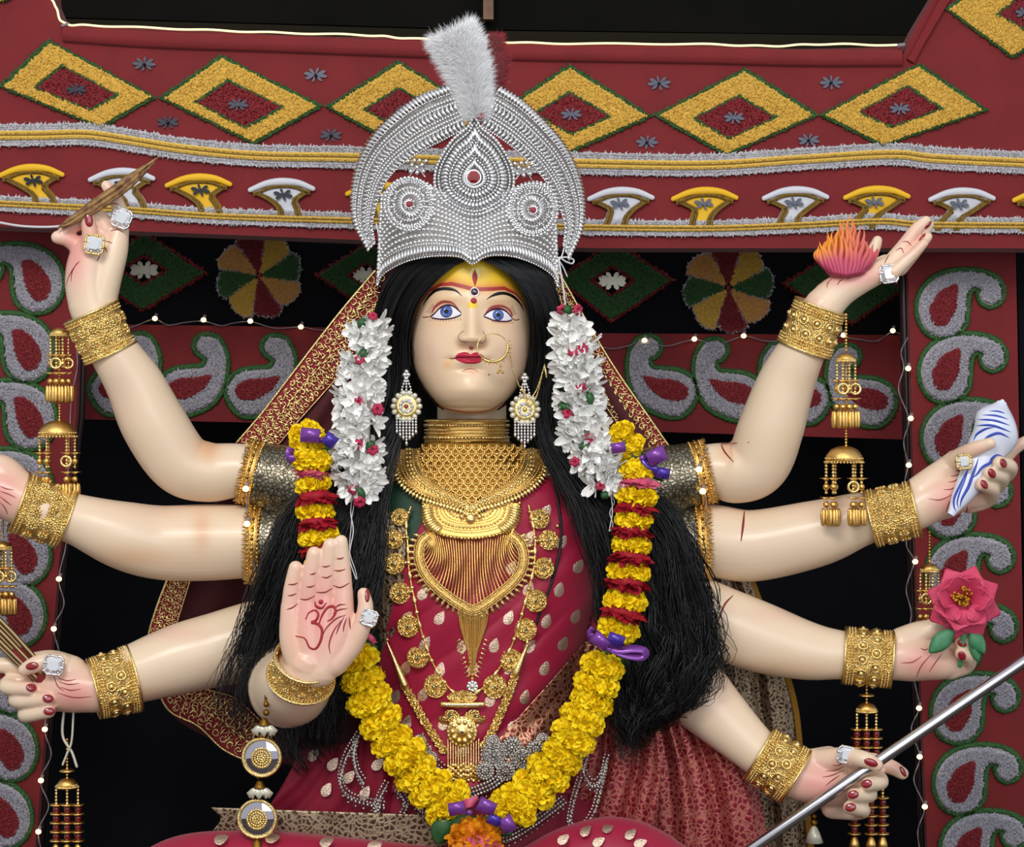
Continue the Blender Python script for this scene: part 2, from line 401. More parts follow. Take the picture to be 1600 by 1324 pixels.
def star(parent, c, d, r, m, n=8, a0=0.2, name='mirror_star', wid=.2, core=.26):
    b = MB()
    for k in range(n):
        a = a0+2*PI*k/n; u = np.array((math.cos(a), math.sin(a)*.62)); v = np.array((-u[1], u[0]))
        pts = [c+u*r*x+v*r*y for x, y in ((.25, -.07), (.6, -wid*.75), (.85, -wid*.6), (1., 0), (.85, wid*.6), (.6, wid*.75), (.25, .07))]
        b.prism(pts, d-2+nr.rand()*.6, d+1)
    b.prism([c+r*core*np.array((math.cos(x), math.sin(x)*.7)) for x in np.arange(10)*2*PI/10], d-3, d+1)
    return b.obj(name, m, parent, smooth=False)
dia = [([(-110, -25), (-50, -62), (16, -2), (-45, 18)], [(-80, -22), (-50, -40), (-20, -10), (-48, 0)], 'corner of a yellow tinsel diamond cut off at the top left corner'),
       ([(0, 135), (75, 63), (243, 152), (158, 200)], [(58, 137), (98, 105), (180, 148), (140, 170)], 'yellow diamond with red core, first on the fascia, above the raised wooden arrow'),
       ([(250, 153), (345, 87), (503, 166), (397, 225)], [(310, 160), (357, 128), (438, 167), (383, 198)], 'yellow diamond with red core, second from the left along the fascia'),
       ([(510, 167), (622, 96), (765, 182), (645, 240)], [(573, 172), (624, 140), (695, 180), (640, 205)], 'yellow diamond half hidden behind the left wing of the silver crown'),
       ([(768, 182), (890, 102), (1018, 182), (887, 240)], [(838, 178), (890, 146), (950, 182), (892, 208)], 'yellow diamond half hidden behind the right wing of the silver crown'),
       ([(1022, 180), (1165, 108), (1278, 180), (1135, 243)], [(1087, 185), (1153, 152), (1208, 183), (1140, 215)], 'yellow diamond with red core, second from the right end of the level fascia'),
       ([(1282, 180), (1436, 100), (1543, 172), (1378, 228)], [(1345, 175), (1417, 137), (1468, 170), (1395, 197)], 'yellow diamond with red core, above the open palm holding the flame'),
       ([(1478, 14), (1572, -48), (1690, 22), (1582, 90)], [(1562, 22), (1600, -10), (1646, 22), (1602, 46)], 'yellow diamond cut off at the top right corner on the slanting board')]
for o, i, l in dia: diamond(o, i, 350, l)
stars = [((225, 100), 'dark mirror star between the first two diamonds, upper row'), ((493, 117), 'dark mirror star left of the white feather plume, upper row'), ((262, 191), 'dull mirror star just above the white braid near the wooden arrow'),
         ((517, 211), 'dull mirror star above the white braid beside the crown left wing'), ((1030, 130), 'dark mirror star right of the crown, upper row'), ((1299, 129), 'dark mirror star above the right end of the fascia, upper row'),
         ((1011, 222), 'dull mirror star above the white braid right of the crown'), ((1264, 219), 'dull mirror star above the white braid near the flame hand')]
for k, (c, l) in enumerate(stars):
    t = thing('mirror_star', l, 'ornament', W(*c, 350)); star(t, np.array(c, float), 348, 19 if l[:4] == 'dark' else 18, 'mirror_dark', a0=.1+.13*k, name='star_petals')
    b = MB(); b.beads(W([c[0]], [c[1]], 343), .003, (8, 6)); b.obj('stone', 'mirror_dark', t)
# long braids
def braid(name, label, line, w, d):
    L = cr(line, 200); t = thing(name, label, 'braid', W(L[0][0], L[0][1]+w, d))
    l, r = ribbon(L, w); b = MB(); n = len(L)
    pl = W(l[:, 0], l[:, 1], d-2); pc = W(L[:, 0], L[:, 1], d-7); pr = W(r[:, 0], r[:, 1], d-2); b0 = W(l[:, 0], l[:, 1], d); b1 = W(r[:, 0], r[:, 1], d)
    b.grid(np.stack([b0, pl, pc, pr, b1]))
    for s in (-1, 1):
        for wl in (.65, .85, 1.): 
            q = ribbon(L, w*wl)[0 if s < 0 else 1]; fringe(b, q, d-5, 4, 6 if wl == 1. else 4, 2.6, False)
    b.obj('white_braid', 'white_braid', t)
    for s in (-1, 1):
        q = ribbon(L, w*.24)[0 if s < 0 else 1]; b = MB(); b.tube(W(q[:, 0], q[:, 1], d-8), w*.21*K(d), 8, flat=.6); fringe(b, q, d-10, 3, 3, 3, False); b.obj('gold_cord', 'ochre_braid', t)
    b = MB(); b.tube(W(L[:, 0], L[:, 1], d-9), 1.1*K(d), 6); b.obj('dark_cord', 'gold_braid', t)
braid('fascia_braid', 'white fuzzy braid with twin gold cords just under the row of diamonds', [(-60, 212), (60, 211), (135, 210), (200, 219), (290, 233), (400, 243), (550, 246), (760, 252), (895, 255), (1100, 258), (1250, 249), (1393, 241), (1470, 248), (1680, 258)], 16, 349)
braid('fascia_braid', 'narrow white and gold braid along the lower edge of the red fascia', [(-60, 315), (60, 321), (200, 328), (340, 338), (560, 345), (760, 350), (900, 355), (1100, 357), (1250, 352), (1375, 346), (1450, 351), (1680, 353)], 11, 349)
# flared felt cut-outs
def flare(cx, cy, lean, yellow, label):
    c = np.array((cx, cy), float); top = cr([(-49, -18), (-24, -28), (0, -31), (26, -29), (49, -20)], 14); low = lambda off: top+np.array((0, off))
    t = thing('felt_cutout', label, 'decoration', W(cx, cy+30, 350), 'flared felt cut-outs along the lower fascia')
    rs = cr([(46, -14), (26, 0), (lean*.7+20, 14), (lean+20, 31)], 8); ls = cr([(lean-20, 31), (lean*.7-18, 14), (-22, 0), (-46, -12)], 8)
    a, m = ('yellow_felt', 'ochre_braid') if yellow else ('white_felt', 'white_braid')
    b = MB(); b.prism(c+np.concatenate([top, rs, ls]), 345, 350, 1); b.obj('plate', a, t)
    b = MB(); q = c+top+np.array((0, 3)); b.tube(W(q[:, 0], q[:, 1], 343), np.interp(np.linspace(-1, 1, 14), (-1, 0, 1), (4, 6.5, 4))*K(343), 8, flat=.7); b.obj('padded_rim', a, t)
    b = MB()
    for q in (c+top*np.array((.86, 1))+(0, 10), c+rs+(-8, 1), c+ls+(8, 1)):
        b.tube(W(q[:, 0], q[:, 1], 342), 2.6*K(343), 6, flat=.6); fringe(b, q, 341, 3, 3, 3, False)
    for q in (c+rs+(-3, 1), c+ls+(3, 1)): b.tube(W(q[:, 0], q[:, 1], 342), 2.6*K(343), 6, flat=.6)
    b.obj('gold_trim', 'gold_braid', t)
    star(t, c+(lean*.15, -8), 340, 16, 'mirror_dark', 6, .3, wid=.26)
for f in [(48, 290, 24, 1, 'yellow flared cutout at the far left end of the lower fascia'), (190, 296, 22, 0, 'white flared cutout behind the finger and the wooden arrow'), (310, 305, 20, 1, 'yellow flared cutout right of the raised wooden arrow'),
          (440, 312, 14, 0, 'white flared cutout left of the silver crown'), (592, 318, 8, 1, 'yellow flared cutout peeping through the crown left wing'), (970, 326, -9, 0, 'white flared cutout just right of the silver crown'),
          (1101, 326, -7, 1, 'pale yellow flared cutout over the right pinwheel'), (1243, 325, -13, 0, 'white flared cutout left of the flame'), (1370, 324, -22, 1, 'yellow flared cutout directly above the flame'), (1503, 327, -23, 0, 'white flared cutout right of the fingertips beyond the flame'), (1634, 328, -20, 1, 'yellow flared cutout cut off at the right edge')]: flare(*f)
# green diamonds and pinwheels on the black band
def green_diamond(o, c, label):
    o = np.array(o, float); c = np.array(c, float); d = 775
    t = thing('green_diamond', label, 'decoration', W(*o[3], d), 'green tinsel diamonds on the black band')
    i = c+(o-o.mean(0))*.36; o2 = c+(o-c)*.93; i2 = c+(i-c)*1.2
    b = MB(); b.frame(o, o2, d-5, d); tufts(b, scatter(o, 600, o2), d-5, 5, 6); b.frame(i2, i, d-9, d); fringe(b, i, d-9, 5, 5, 3); fringe(b, o, d-5, 5, 7, 3); b.obj('red_border', 'red_tinsel', t)
    b = MB(); b.frame(o2, i2, d-8, d); tufts(b, scatter(o2, 1500, i2), d-8, 6, 6); b.obj('green_field', 'green_tinsel', t)
    star(t, c, d-5, 24, 'silver_petal', 8, .39, 'white_flower', .3, .4)
green_diamond([(130, 426), (226, 364), (323, 427), (223, 486)], (225, 422), 'green tinsel diamond just right of the wrist below the wooden arrow')
green_diamond([(495, 430), (575, 380), (650, 430), (572, 482)], (572, 430), 'green tinsel diamond mostly hidden behind the crown and red veil')
green_diamond([(872, 436), (960, 378), (1052, 438), (955, 503)], (957, 439), 'green tinsel diamond just right of the crown and veil')
green_diamond([(1224, 444), (1318, 385), (1411, 453), (1331, 506)], (1318, 446), 'green tinsel diamond hidden behind the wrist below the flame')
def pinwheel(c, r, a0, label):
    c = np.array(c, float); d = 775; t = thing('pinwheel', label, 'decoration', W(c[0], c[1]+r, d))
    cols = ['red_tinsel', 'yellow_tinsel', 'green_tinsel', 'orange_tinsel']
    for k in range(8):
        a = a0+k*PI/4; pol = lambda x, y: c+np.array((math.cos(a+x), math.sin(a+x)))*r*y
        q = np.array([pol(.1, .1), pol(0., .5), pol(-.03, .93), pol(.15, 1.0), pol(.4, .97), pol(.62, .9), pol(.72, .84), pol(.74, .5), pol(.7, .1)])
        b = MB(); b.prism(q, d-8, d, 2); tufts(b, scatter(q, 420), d-8, 5, 5.5); w = b.obj('wedge', cols[k % 4], t)
        b = MB(); fringe(b, np.concatenate([q[1:7]]), d-9, 4, 6, 2., False); fringe(b, q[6:], d-9, 3, 3, 2.4, False); sub(b.obj('white_edge', 'white_tinsel', t), w)
    b = MB(); b.beads(W([c[0]], [c[1]], d-8), .006, (8, 6), (1, .6, 1)); b.obj('hub', 'red_tinsel', t)
pinwheel((405, 431), 68, -2.15, 'left pinwheel of red, yellow, green and orange tinsel wedges')
pinwheel((1138, 450), 72, -2.0, 'right pinwheel of red, yellow, green and orange tinsel wedges')
# paisleys
z4 = lambda pts: (np.array(pts, float)/3.311)+np.array((1150, 320))
PA = z4([(935, 560), (945, 470), (990, 400), (1060, 355), (1150, 335), (1250, 340), (1330, 365), (1375, 410), (1387, 460), (1360, 512), (1310, 530), (1265, 505), (1250, 460), (1262, 440), (1225, 440), (1205, 480), (1200, 560), (1190, 620), (1150, 670), (1090, 695), (1020, 685), (965, 640)])
PC = z4([(1003, 560), (1025, 490), (1075, 440), (1140, 418), (1140, 500), (1120, 570), (1085, 620), (1035, 622)])
z3 = lambda pts: (np.array(pts, float)/3.311)+np.array((0, 320))
HA = z3([(815, 960), (830, 900), (870, 860), (930, 838), (1000, 832), (1045, 825), (1060, 790), (1030, 775), (1005, 740), (1005, 705), (1030, 675), (1080, 665), (1130, 685), (1165, 740), (1180, 810), (1172, 890), (1150, 960), (1110, 1020), (1050, 1060), (960, 1090), (890, 1080), (840, 1030)])
HC = z3([(865, 950), (890, 915), (940, 895), (1020, 890), (1090, 878), (1070, 920), (1030, 960), (980, 990), (920, 1000), (880, 985)])
def paisley_proto(A, C, d, label, group):
    A = cr(A, 60, True); C = cr(C, 30, True); t = thing('paisley', label, 'decoration', W(A[:, 0].mean(), A[:, 1].max(), d), group)
    b = MB(); q = np.concatenate([A, A[:1]]); b.tube(W(q[:, 0], q[:, 1], d-2), 4.5*K(d), 6)
    for off in (-1, 2): fringe(b, inset(A, off), d-4, 4.5, 6, 1.6)
    b.obj('green_edge', 'green_tinsel', t)
    b = MB(); b.prism(inset(A, 3), d-11, d, 5); tufts(b, scatter(inset(A, 7), 1300, C), d-11, 4.5, 6); tufts(b, scatter(inset(A, 4), 400, inset(A, 8)), d-7, 4.5, 6)
    b.obj('white_field', 'white_tinsel', t)
    b = MB(); b.prism(C, d-14, d-9, 2); tufts(b, scatter(C, 420), d-14, 4.5, 5); b.obj('red_core', 'red_tinsel', t)
    return t
def shift(A, dx, dy): return A+np.array((dx, dy))
right = [(0, 0), (4, 100), (8, 203), (11, 311), (15, 414), (20, 522), (23, 631), (27, 742), (37, 845)]
rl = ['pillar paisley with red core, topmost on the right pillar', 'pillar paisley second from the top of the right pillar, above the conch', 'pillar paisley third down the right pillar, directly behind the conch', 'pillar paisley mostly covered by the palm holding the conch',
      'pillar paisley of the right pillar hidden behind the upper lotus petals', 'pillar paisley behind the lotus, only its curled tail showing', 'pillar paisley crossed by the upper end of the steel shaft', 'pillar paisley on the right pillar just below the steel shaft', 'pillar paisley at the bottom edge of the right pillar']
RP = paisley_proto(PA, PC, 500, rl[0], 'tinsel paisleys up the right pillar'); base = Vector(RP.location)
for (dx, dy), l in list(zip(right, rl))[1:]: dup(RP, base+Vector((dx*K(500), 0, -dy*K(500))), 0, l)
left = [(98, 445), (83, 553), (86, 658), (80, 765), (77, 870), (69, 965), (62, 1070), (56, 1175), (48, 1280)]
ll = ['pillar paisley beside the raised wrist, topmost on the left pillar', 'pillar paisley left of the upper gold cluster, second on the left pillar', 'pillar paisley behind the gold dome, third on the left pillar', 'pillar paisley behind the palm at the left edge',
      'pillar paisley just under the gold bracelet of the cut-off palm', 'pillar paisley above the bundle of golden rods', 'pillar paisley behind the fist holding golden rods', 'pillar paisley below the fist, second from the bottom of the left pillar', 'pillar paisley at the bottom of the left pillar beside the red bead cluster']
mir = lambda A, ex, cy: np.stack([ex-(A[:, 0]-1434), A[:, 1]-485+cy], -1)[::-1]
LP = paisley_proto(mir(PA, 98, 445), mir(PC, 98, 445), 500, ll[0], 'tinsel paisleys up the left pillar'); base = Vector(LP.location)
for (x, y), l in list(zip(left, ll))[1:]: dup(LP, base+Vector(((x-98)*K(500), 0, -(y-445)*K(500))), 0, l)
bl = ['lying paisley half hidden behind the raised forearm on the left', 'lying paisley in the middle of the left back board', 'lying paisley nearest the left veil band on the back board', 'lying paisley hidden behind the left veil band']
LB = paisley_proto(shift(HA, -106, 0), shift(HC, -106, 0), 750, bl[0], 'lying paisleys on the left back board'); base = Vector(LB.location)
for k in (1, 2, 3): dup(LB, base+Vector((106*k*K(750), 0, -.002*k)), 0, bl[k])
br = ['lying paisley nearest the right veil band on the back board', 'lying paisley second from the right veil band', 'lying paisley mostly hidden behind the right raised forearm', 'lying paisley behind the hanging gold cluster on the right']
mh = lambda A: np.stack([1090+246-A[:, 0], A[:, 1]+4], -1)[::-1]
RB = paisley_proto(mh(HA), mh(HC), 750, br[0], 'lying paisleys on the right back board'); base = Vector(RB.location)
for k in (1, 2, 3): dup(RB, base+Vector((103.5*k*K(750), 0, -.006*k)), 0, br[k])
# string lights
def string_light(label, wire, bulbs, d, r=.0012, group=None):
    t = thing('string_light', label, 'string light', W(wire[0][0], wire[0][1], d), group)
    L = cr(wire, 12*len(wire)); dd = d+3*np.sin(np.arange(len(L))*.9); b = MB(); b.tube(W(L[:, 0], L[:, 1], dd), r, 5); b.obj('wire', 'wire', t)
    for x, y in bulbs:
        b = MB(); p = W(x, y, d-8); b.beads([p], .0052, (12, 8), (1, 1, .9)); bo = b.obj('bulb', 'bulb', t)
        b = MB(); b.lathe(p+np.array((0.001, .002, .004)), (.3, .3, 1), [(0, -.003), (.0035, -.002), (.003, .006), (0, .0065)], 8); b.obj('socket', 'wire', t)
string_light('fairy lights along the top of the left back board', [(190, 518), (215, 508), (242, 499), (262, 508), (290, 504), (318, 502), (345, 509), (365, 505), (392, 503), (430, 513), (470, 511), (500, 516), (530, 512)], [(242, 498), (318, 500), (391, 502), (470, 511)], 740)
string_light('fairy lights along the top of the right back board', [(930, 540), (955, 545), (980, 541), (1007, 533), (1040, 541), (1085, 531), (1120, 538), (1163, 526), (1195, 533), (1240, 532), (1290, 524), (1318, 527), (1345, 531), (1370, 533), (1395, 519), (1416, 528)], [(1007, 532), (1085, 530), (1162, 525), (1318, 524), (1395, 517)], 740)
string_light('fairy lights falling beside the right pillar from the upper corner', [(1418, 528), (1408, 550), (1412, 575), (1404, 610), (1420, 655), (1412, 690), (1418, 728), (1411, 770), (1425, 800), (1416, 850), (1428, 878), (1416, 920), (1424, 960), (1415, 1000)], [(1419, 576), (1423, 654), (1420, 727), (1430, 878)], 490)
string_light('fairy lights at the lower right beside the steel shaft', [(1424, 1050), (1432, 1080), (1436, 1108), (1424, 1140), (1437, 1183), (1428, 1220), (1444, 1262), (1434, 1300), (1440, 1345)], [(1436, 1107), (1437, 1183), (1445, 1261)], 490)
string_light('fairy lights hanging down the left pillar edge', [(116, 520), (121, 570), (112, 620), (108, 700), (104, 780), (103, 850), (92, 905), (100, 945), (84, 983), (94, 1030), (80, 1085), (70, 1140), (80, 1180), (63, 1220), (76, 1260), (60, 1300), (70, 1350)], [(92, 905), (84, 983), (70, 1140), (64, 1220), (60, 1300)], 490)
t = thing('rope_light', 'glowing warm rope light along the top edge of the red fascia', 'rope light', W(103, 40, 380))
L = cr([(78, -6), (88, 12), (100, 36), (150, 40), (300, 46), (430, 51), (570, 55), (640, 60), (760, 65), (880, 68), (1090, 69), (1200, 72), (1290, 69), (1408, 71)], 160)
b = MB(); b.tube(W(L[:, 0], L[:, 1]+.8*np.sin(np.arange(160)*.7), 345), .0019, 6); b.obj('glowing_tube', 'rope_led', t)
b = MB(); b.tube(W([1404, 1412], [71, 70], 345), .0035, 8); b.obj('end_cap', 'wire', t); b = MB(); b.tube(W([98, 106], [40, 37], 345), .003, 6); b.obj('end_cap', 'wire', t)
t = thing('power_cable', 'white cable sagging in front of the left pillar under the fascia', 'cable', W(-20, 348, 330))
L = cr([(-40, 340), (0, 348), (40, 354), (90, 354), (130, 345), (150, 330)], 40); b = MB(); b.tube(W(L[:, 0], L[:, 1], 335), .0022, 8); b.obj('sheath', 'white_cable', t)
b = MB(); b.tube(W([-44, -38], [338, 340], 335), .0035, 8); b.obj('plug', 'white_cable', t)
# ================================================================== THE STATUE
SKIN = np.array(lin('#ecd3b6')[:3]); PINK = np.array(lin('#e69a92')[:3]); ORANGE = np.array(lin('#de9c68')[:3]); BLUSH = np.array(lin('#e3b8a4')[:3])
STAT = thing('goddess_statue', 'many-armed painted goddess statue in a crimson saree raising its hands at the centre', 'statue', W(737, 1900, 30))
PARTS_V, PARTS_F, PARTS_C, NV = [], [], [], 0
def add_body(V, F, C):
    global NV
    PARTS_V.append(V); PARTS_F.extend([tuple(i+NV for i in f) for f in F]); PARTS_C.append(C); NV += len(V)
def tube_px(b, pts, n=40):
    P = np.array([(list(p)+[0, 0])[:4] for p in pts], float)          # (u, v, r, d)
    if len(P) > 2: P = cr(P, len(P)*8)
    b.tube(W(P[:, 0], P[:, 1], P[:, 3]), P[:, 2]*K(P[:, 3]), n)
def remeshed(tubes, voxel=.0021, smooth=6):
    b = MB()
    for t in tubes: tube_px(b, t)
    me = b.mesh('limb', 'skin'); o = bpy.data.objects.new('limb', me); COL.objects.link(o)
    m = o.modifiers.new('r', 'REMESH'); m.mode = 'VOXEL'; m.voxel_size = voxel
    s = o.modifiers.new('s', 'SMOOTH'); s.iterations = smooth; s.factor = .5
    dg = bpy.context.evaluated_depsgraph_get(); ev = o.evaluated_get(dg); m2 = ev.to_mesh()
    V = np.empty(len(m2.vertices)*3); m2.vertices.foreach_get('co', V); F = [tuple(p.vertices) for p in m2.polygons]
    ev.to_mesh_clear(); bpy.data.objects.remove(o); bpy.data.meshes.remove(me)
    return V.reshape(-1, 3), F
def paint(V, blobs):                                                 # airbrushed tints: (u, v, ru, rv, colour, amount)
    u, v = UV(V); C = np.repeat(SKIN[None], len(V), 0)
    for bu, bv, ru, rv, c, a in blobs:
        w = a*np.exp(-(((u-bu)/ru)**2+((v-bv)/rv)**2))[:, None]; C = C*(1-w)+c*w
    return C
def off(pts, d0):                                                     # raise depth column: (u,v,r,[dd]) -> absolute depth
    return [(p[0], p[1], p[2], d0+(p[3] if len(p) > 3 else 0)) for p in pts]
LIMBS = {}
def limb(key, arm, hand, d_hand, blobs):
    tubes = [arm]+[off(t, d_hand) for t in hand]
    V, F = remeshed(tubes); LIMBS[key] = (V, F); add_body(V, F, paint(V, blobs))
# upper left arm, holds the wooden arrow
limb('A', [(480, 765, 46, 40), (385, 737, 42, 40), (325, 738, 47, 38), (281, 722, 50, 30), (240, 662, 51, 15), (210, 600, 45, 0), (173, 542, 37, -20), (141, 478, 33, -30)],
     [[(141, 480, 33), (136, 440, 34), (140, 405, 32), (150, 382, 27)], [(155, 470, 27), (165, 430, 26), (178, 392, 22), (186, 362, 16)],
      [(185, 365, 15), (188, 335, 12.5), (180, 310, 10.5), (166, 290, 8.5)], [(140, 402, 18, -14), (141, 372, 13, -24), (138, 350, 11.5, -28), (137, 335, 9.5, -30)],
      [(165, 360, 17), (152, 341, 15, -4), (130, 345, 13, -10), (112, 354, 12, -12), (100, 364, 10, -13)], [(128, 388, 16), (106, 374, 12.5, -10), (90, 371, 10.5, -16)]], -30,
     [(115, 400, 26, 50, PINK, .9), (140, 360, 45, 25, PINK, .5), (175, 300, 15, 20, PINK, .6), (325, 700, 20, 22, ORANGE, .7), (190, 620, 22, 60, BLUSH, .3)])
# middle left arm, palm cut off by the frame
limb('B', [(480, 835, 58, 60), (400, 845, 57, 55), (320, 848, 60, 50), (250, 848, 58, 40), (190, 836, 53, 20), (120, 812, 40, 0), (65, 796, 36, -15)],
     [[(65, 797, 37), (35, 782, 40), (0, 766, 41), (-30, 758, 36)], [(30, 765, 28), (0, 740, 30), (-25, 735, 22)], [(0, 735, 16), (-20, 705, 13, -15), (-32, 685, 10, -20)],
      [(-30, 740, 14), (-70, 728, 12), (-105, 720, 9)], [(-30, 757, 14), (-75, 750, 12), (-115, 745, 9)], [(-30, 773, 14), (-72, 772, 12), (-110, 771, 9)], [(-28, 788, 13), (-62, 792, 11), (-92, 796, 8)]], -20,
     [(0, 770, 45, 45, PINK, .92), (315, 830, 14, 30, ORANGE, .6), (210, 870, 70, 16, ORANGE, .35), (230, 800, 70, 18, BLUSH, .4)])
# lower left arm, fist round the golden rods
limb('C', [(470, 985, 62, 60), (400, 1000, 61, 40), (340, 1015, 58, 30), (281, 1030, 55, 15), (220, 1050, 48, 0), (185, 1064, 42, -10), (148, 1078, 36, -20)],
     [[(150, 1078, 36), (120, 1075, 39), (95, 1077, 37), (72, 1085, 30)], [(110, 1052, 28), (80, 1040, 24), (50, 1040, 20, 8)], [(95, 1040, 20, -10), (70, 1035, 15, -22), (50, 1041, 12.5, -28), (38, 1047, 10, -28)],
      [(52, 1066, 16, 10), (20, 1066, 14, 4), (12, 1074, 12.5, -14), (46, 1077, 11.5, -32)], [(60, 1085, 16, 10), (32, 1090, 14, 2), (30, 1095, 13, -18), (74, 1093, 11.5, -34)],
      [(70, 1105, 16, 8), (44, 1115, 14, 0), (44, 1117, 12.5, -16), (76, 1112, 11, -34)], [(60, 1048, 15, 12), (15, 1040, 13, 6), (-25, 1042, 12, 0), (-30, 1052, 10, -14)]], -20,
     [(115, 1085, 42, 36, PINK, .92), (50, 1060, 30, 30, PINK, .35), (270, 990, 60, 14, BLUSH, .6), (230, 1085, 70, 12, ORANGE, .3)])
# blessing arm, forearm reaching to the viewer
limb('D', [(540, 900, 60, 30), (470, 1010, 62, -30), (452, 1068, 64, -95), (456, 1073, 62, -135), (464, 1064, 54, -185), (474, 1050, 40, -225), (480, 1036, 32, -240)],
     [[(480, 1050, 29), (460, 1002, 23), (455, 950, 17)], [(488, 1050, 28), (482, 995, 25), (482, 940, 17)], [(500, 1048, 27), (506, 990, 25), (508, 930, 16.5)], [(506, 1040, 26), (530, 990, 23), (536, 925, 16)],
      [(520, 1035, 24), (548, 1006, 20), (566, 975, 15, -6), (571, 948, 12.5, -8), (568, 928, 10, -8)],
      [(455, 950, 16), (457, 920, 14, -2), (462, 887, 11, -6)], [(483, 940, 16.5), (486, 905, 15, -3), (491, 865, 11.5, -8)], [(508, 932, 16.5), (512, 890, 14.5, -3), (516, 852, 11.5, -8)], [(536, 925, 15.5), (535, 885, 13, -2), (533, 846, 10.5, -6)]], -240,
     [(500, 960, 65, 85, PINK, .92), (465, 1010, 20, 40, ORANGE, .25)])
# upper right arm, open palm under the flame
limb('E', [(1000, 765, 46, 40), (1105, 737, 42, 40), (1150, 738, 49, 36), (1184, 722, 51, 28), (1205, 668, 51, 14), (1228, 600, 45, 0), (1254, 545, 37, -20), (1285, 480, 30, -30)],
     [[(1285, 480, 30), (1310, 456, 27), (1340, 440, 22), (1370, 426, 19), (1400, 413, 16)], [(1292, 462, 22, 12), (1330, 440, 17, 20), (1385, 412, 15, 14)],
      [(1395, 410, 15), (1415, 382, 12), (1432, 358, 10), (1447, 345, 8)], [(1404, 414, 13, 10), (1428, 384, 10, 10), (1445, 362, 8.5, 8), (1453, 351, 7, 6)], [(1406, 420, 12, -8), (1434, 390, 9, -10), (1450, 370, 7.5, -10)],
      [(1396, 426, 11, -16), (1424, 400, 9, -20), (1444, 380, 7, -22)], [(1330, 436, 15, 22), (1355, 408, 12, 32), (1367, 386, 9.5, 34), (1371, 376, 8, 34)]], -30,
     [(1330, 430, 60, 18, PINK, .92), (1425, 375, 30, 30, PINK, .5), (1270, 475, 18, 18, PINK, .4), (1135, 705, 14, 22, ORANGE, .5)])
# right arm with the conch
limb('F', [(1000, 835, 58, 60), (1110, 845, 57, 55), (1177, 853, 56, 45), (1275, 834, 52, 20), (1340, 813, 43, 0), (1385, 803, 36, -10), (1430, 795, 34, -20)],
     [[(1430, 795, 34), (1455, 781, 36), (1485, 772, 36), (1510, 772, 28), (1532, 775, 20)], [(1440, 770, 28), (1470, 745, 25), (1492, 720, 17)], [(1488, 722, 16, -8), (1518, 704, 12.5, -50), (1547, 693, 9.5, -68)],
      [(1540, 752, 16, 10), (1570, 742, 13.5, 0), (1578, 730, 12, -36), (1561, 724, 10.5, -62)], [(1530, 765, 16, 10), (1558, 758, 13.5, 0), (1564, 745, 12, -38), (1545, 740, 10.5, -64)],
      [(1515, 785, 18, 6), (1542, 780, 14, -2), (1550, 765, 12, -38), (1533, 757, 10.5, -62)], [(1530, 745, 16, 14), (1562, 722, 13, 16), (1582, 703, 11, 12), (1602, 690, 9, 10)]], -20,
     [(1490, 780, 40, 36, PINK, .88), (1520, 705, 30, 16, PINK, .35), (1590, 695, 16, 16, PINK, .5), (1275, 790, 60, 14, BLUSH, .4)])
# right arm with the lotus
limb('G', [(1000, 930, 58, 60), (1090, 960, 58, 40), (1130, 975, 57, 30), (1190, 997, 55, 15), (1260, 1017, 46, 0), (1316, 1024, 38, -10), (1390, 1030, 34, -20)],
     [[(1390, 1030, 33), (1420, 1028, 37), (1450, 1031, 33), (1475, 1036, 27), (1496, 1040, 18)], [(1410, 1005, 25), (1435, 992, 21), (1456, 982, 15, -6)],
      [(1455, 985, 14, -4), (1478, 972, 11, -16), (1494, 966, 9, -24)], [(1485, 1046, 17), (1510, 1040, 13, -4), (1513, 1027, 12, -24), (1502, 1021, 10.5, -36)], [(1495, 1034, 14, 4), (1513, 1014, 12, -8), (1502, 1004, 10.5, -30)],
      [(1490, 1020, 14, 12), (1516, 1000, 11, 8), (1520, 985, 10, -14)]], -20,
     [(1440, 1035, 42, 30, PINK, .88), (1500, 1035, 18, 24, PINK, .3), (1230, 1045, 60, 14, ORANGE, .25), (1210, 960, 60, 14, BLUSH, .4)])
# lower right arm, fist round the steel shaft
limb('H', [(990, 960, 60, 30), (1050, 1040, 58, -10), (1090, 1085, 54, -25), (1130, 1125, 46, -40), (1180, 1172, 37, -60), (1225, 1205, 35, -70)],
     [[(1225, 1205, 36), (1255, 1216, 37), (1285, 1222, 37), (1310, 1230, 32)], [(1260, 1198, 26), (1295, 1188, 22)], [(1285, 1190, 20, -8), (1322, 1183, 15, -34), (1350, 1187, 13, -58), (1370, 1196, 10.5, -62)],
      [(1320, 1192, 17, 12), (1362, 1190, 13.5, 8), (1392, 1199, 12, 2), (1410, 1209, 10, 0)], [(1315, 1225, 17, 12), (1360, 1212, 13.5, 4), (1376, 1222, 12.5, -34), (1356, 1226, 11, -62)],
      [(1310, 1245, 18, 10), (1346, 1238, 13.5, 0), (1358, 1242, 12.5, -36), (1334, 1243, 11, -62)], [(1300, 1262, 18, 8), (1336, 1268, 14, -2), (1348, 1266, 12, -32), (1328, 1262, 11, -58)]], -70,
     [(1280, 1225, 45, 40, PINK, .88), (1395, 1200, 24, 16, PINK, .5), (1120, 1080, 30, 40, BLUSH, .4)])

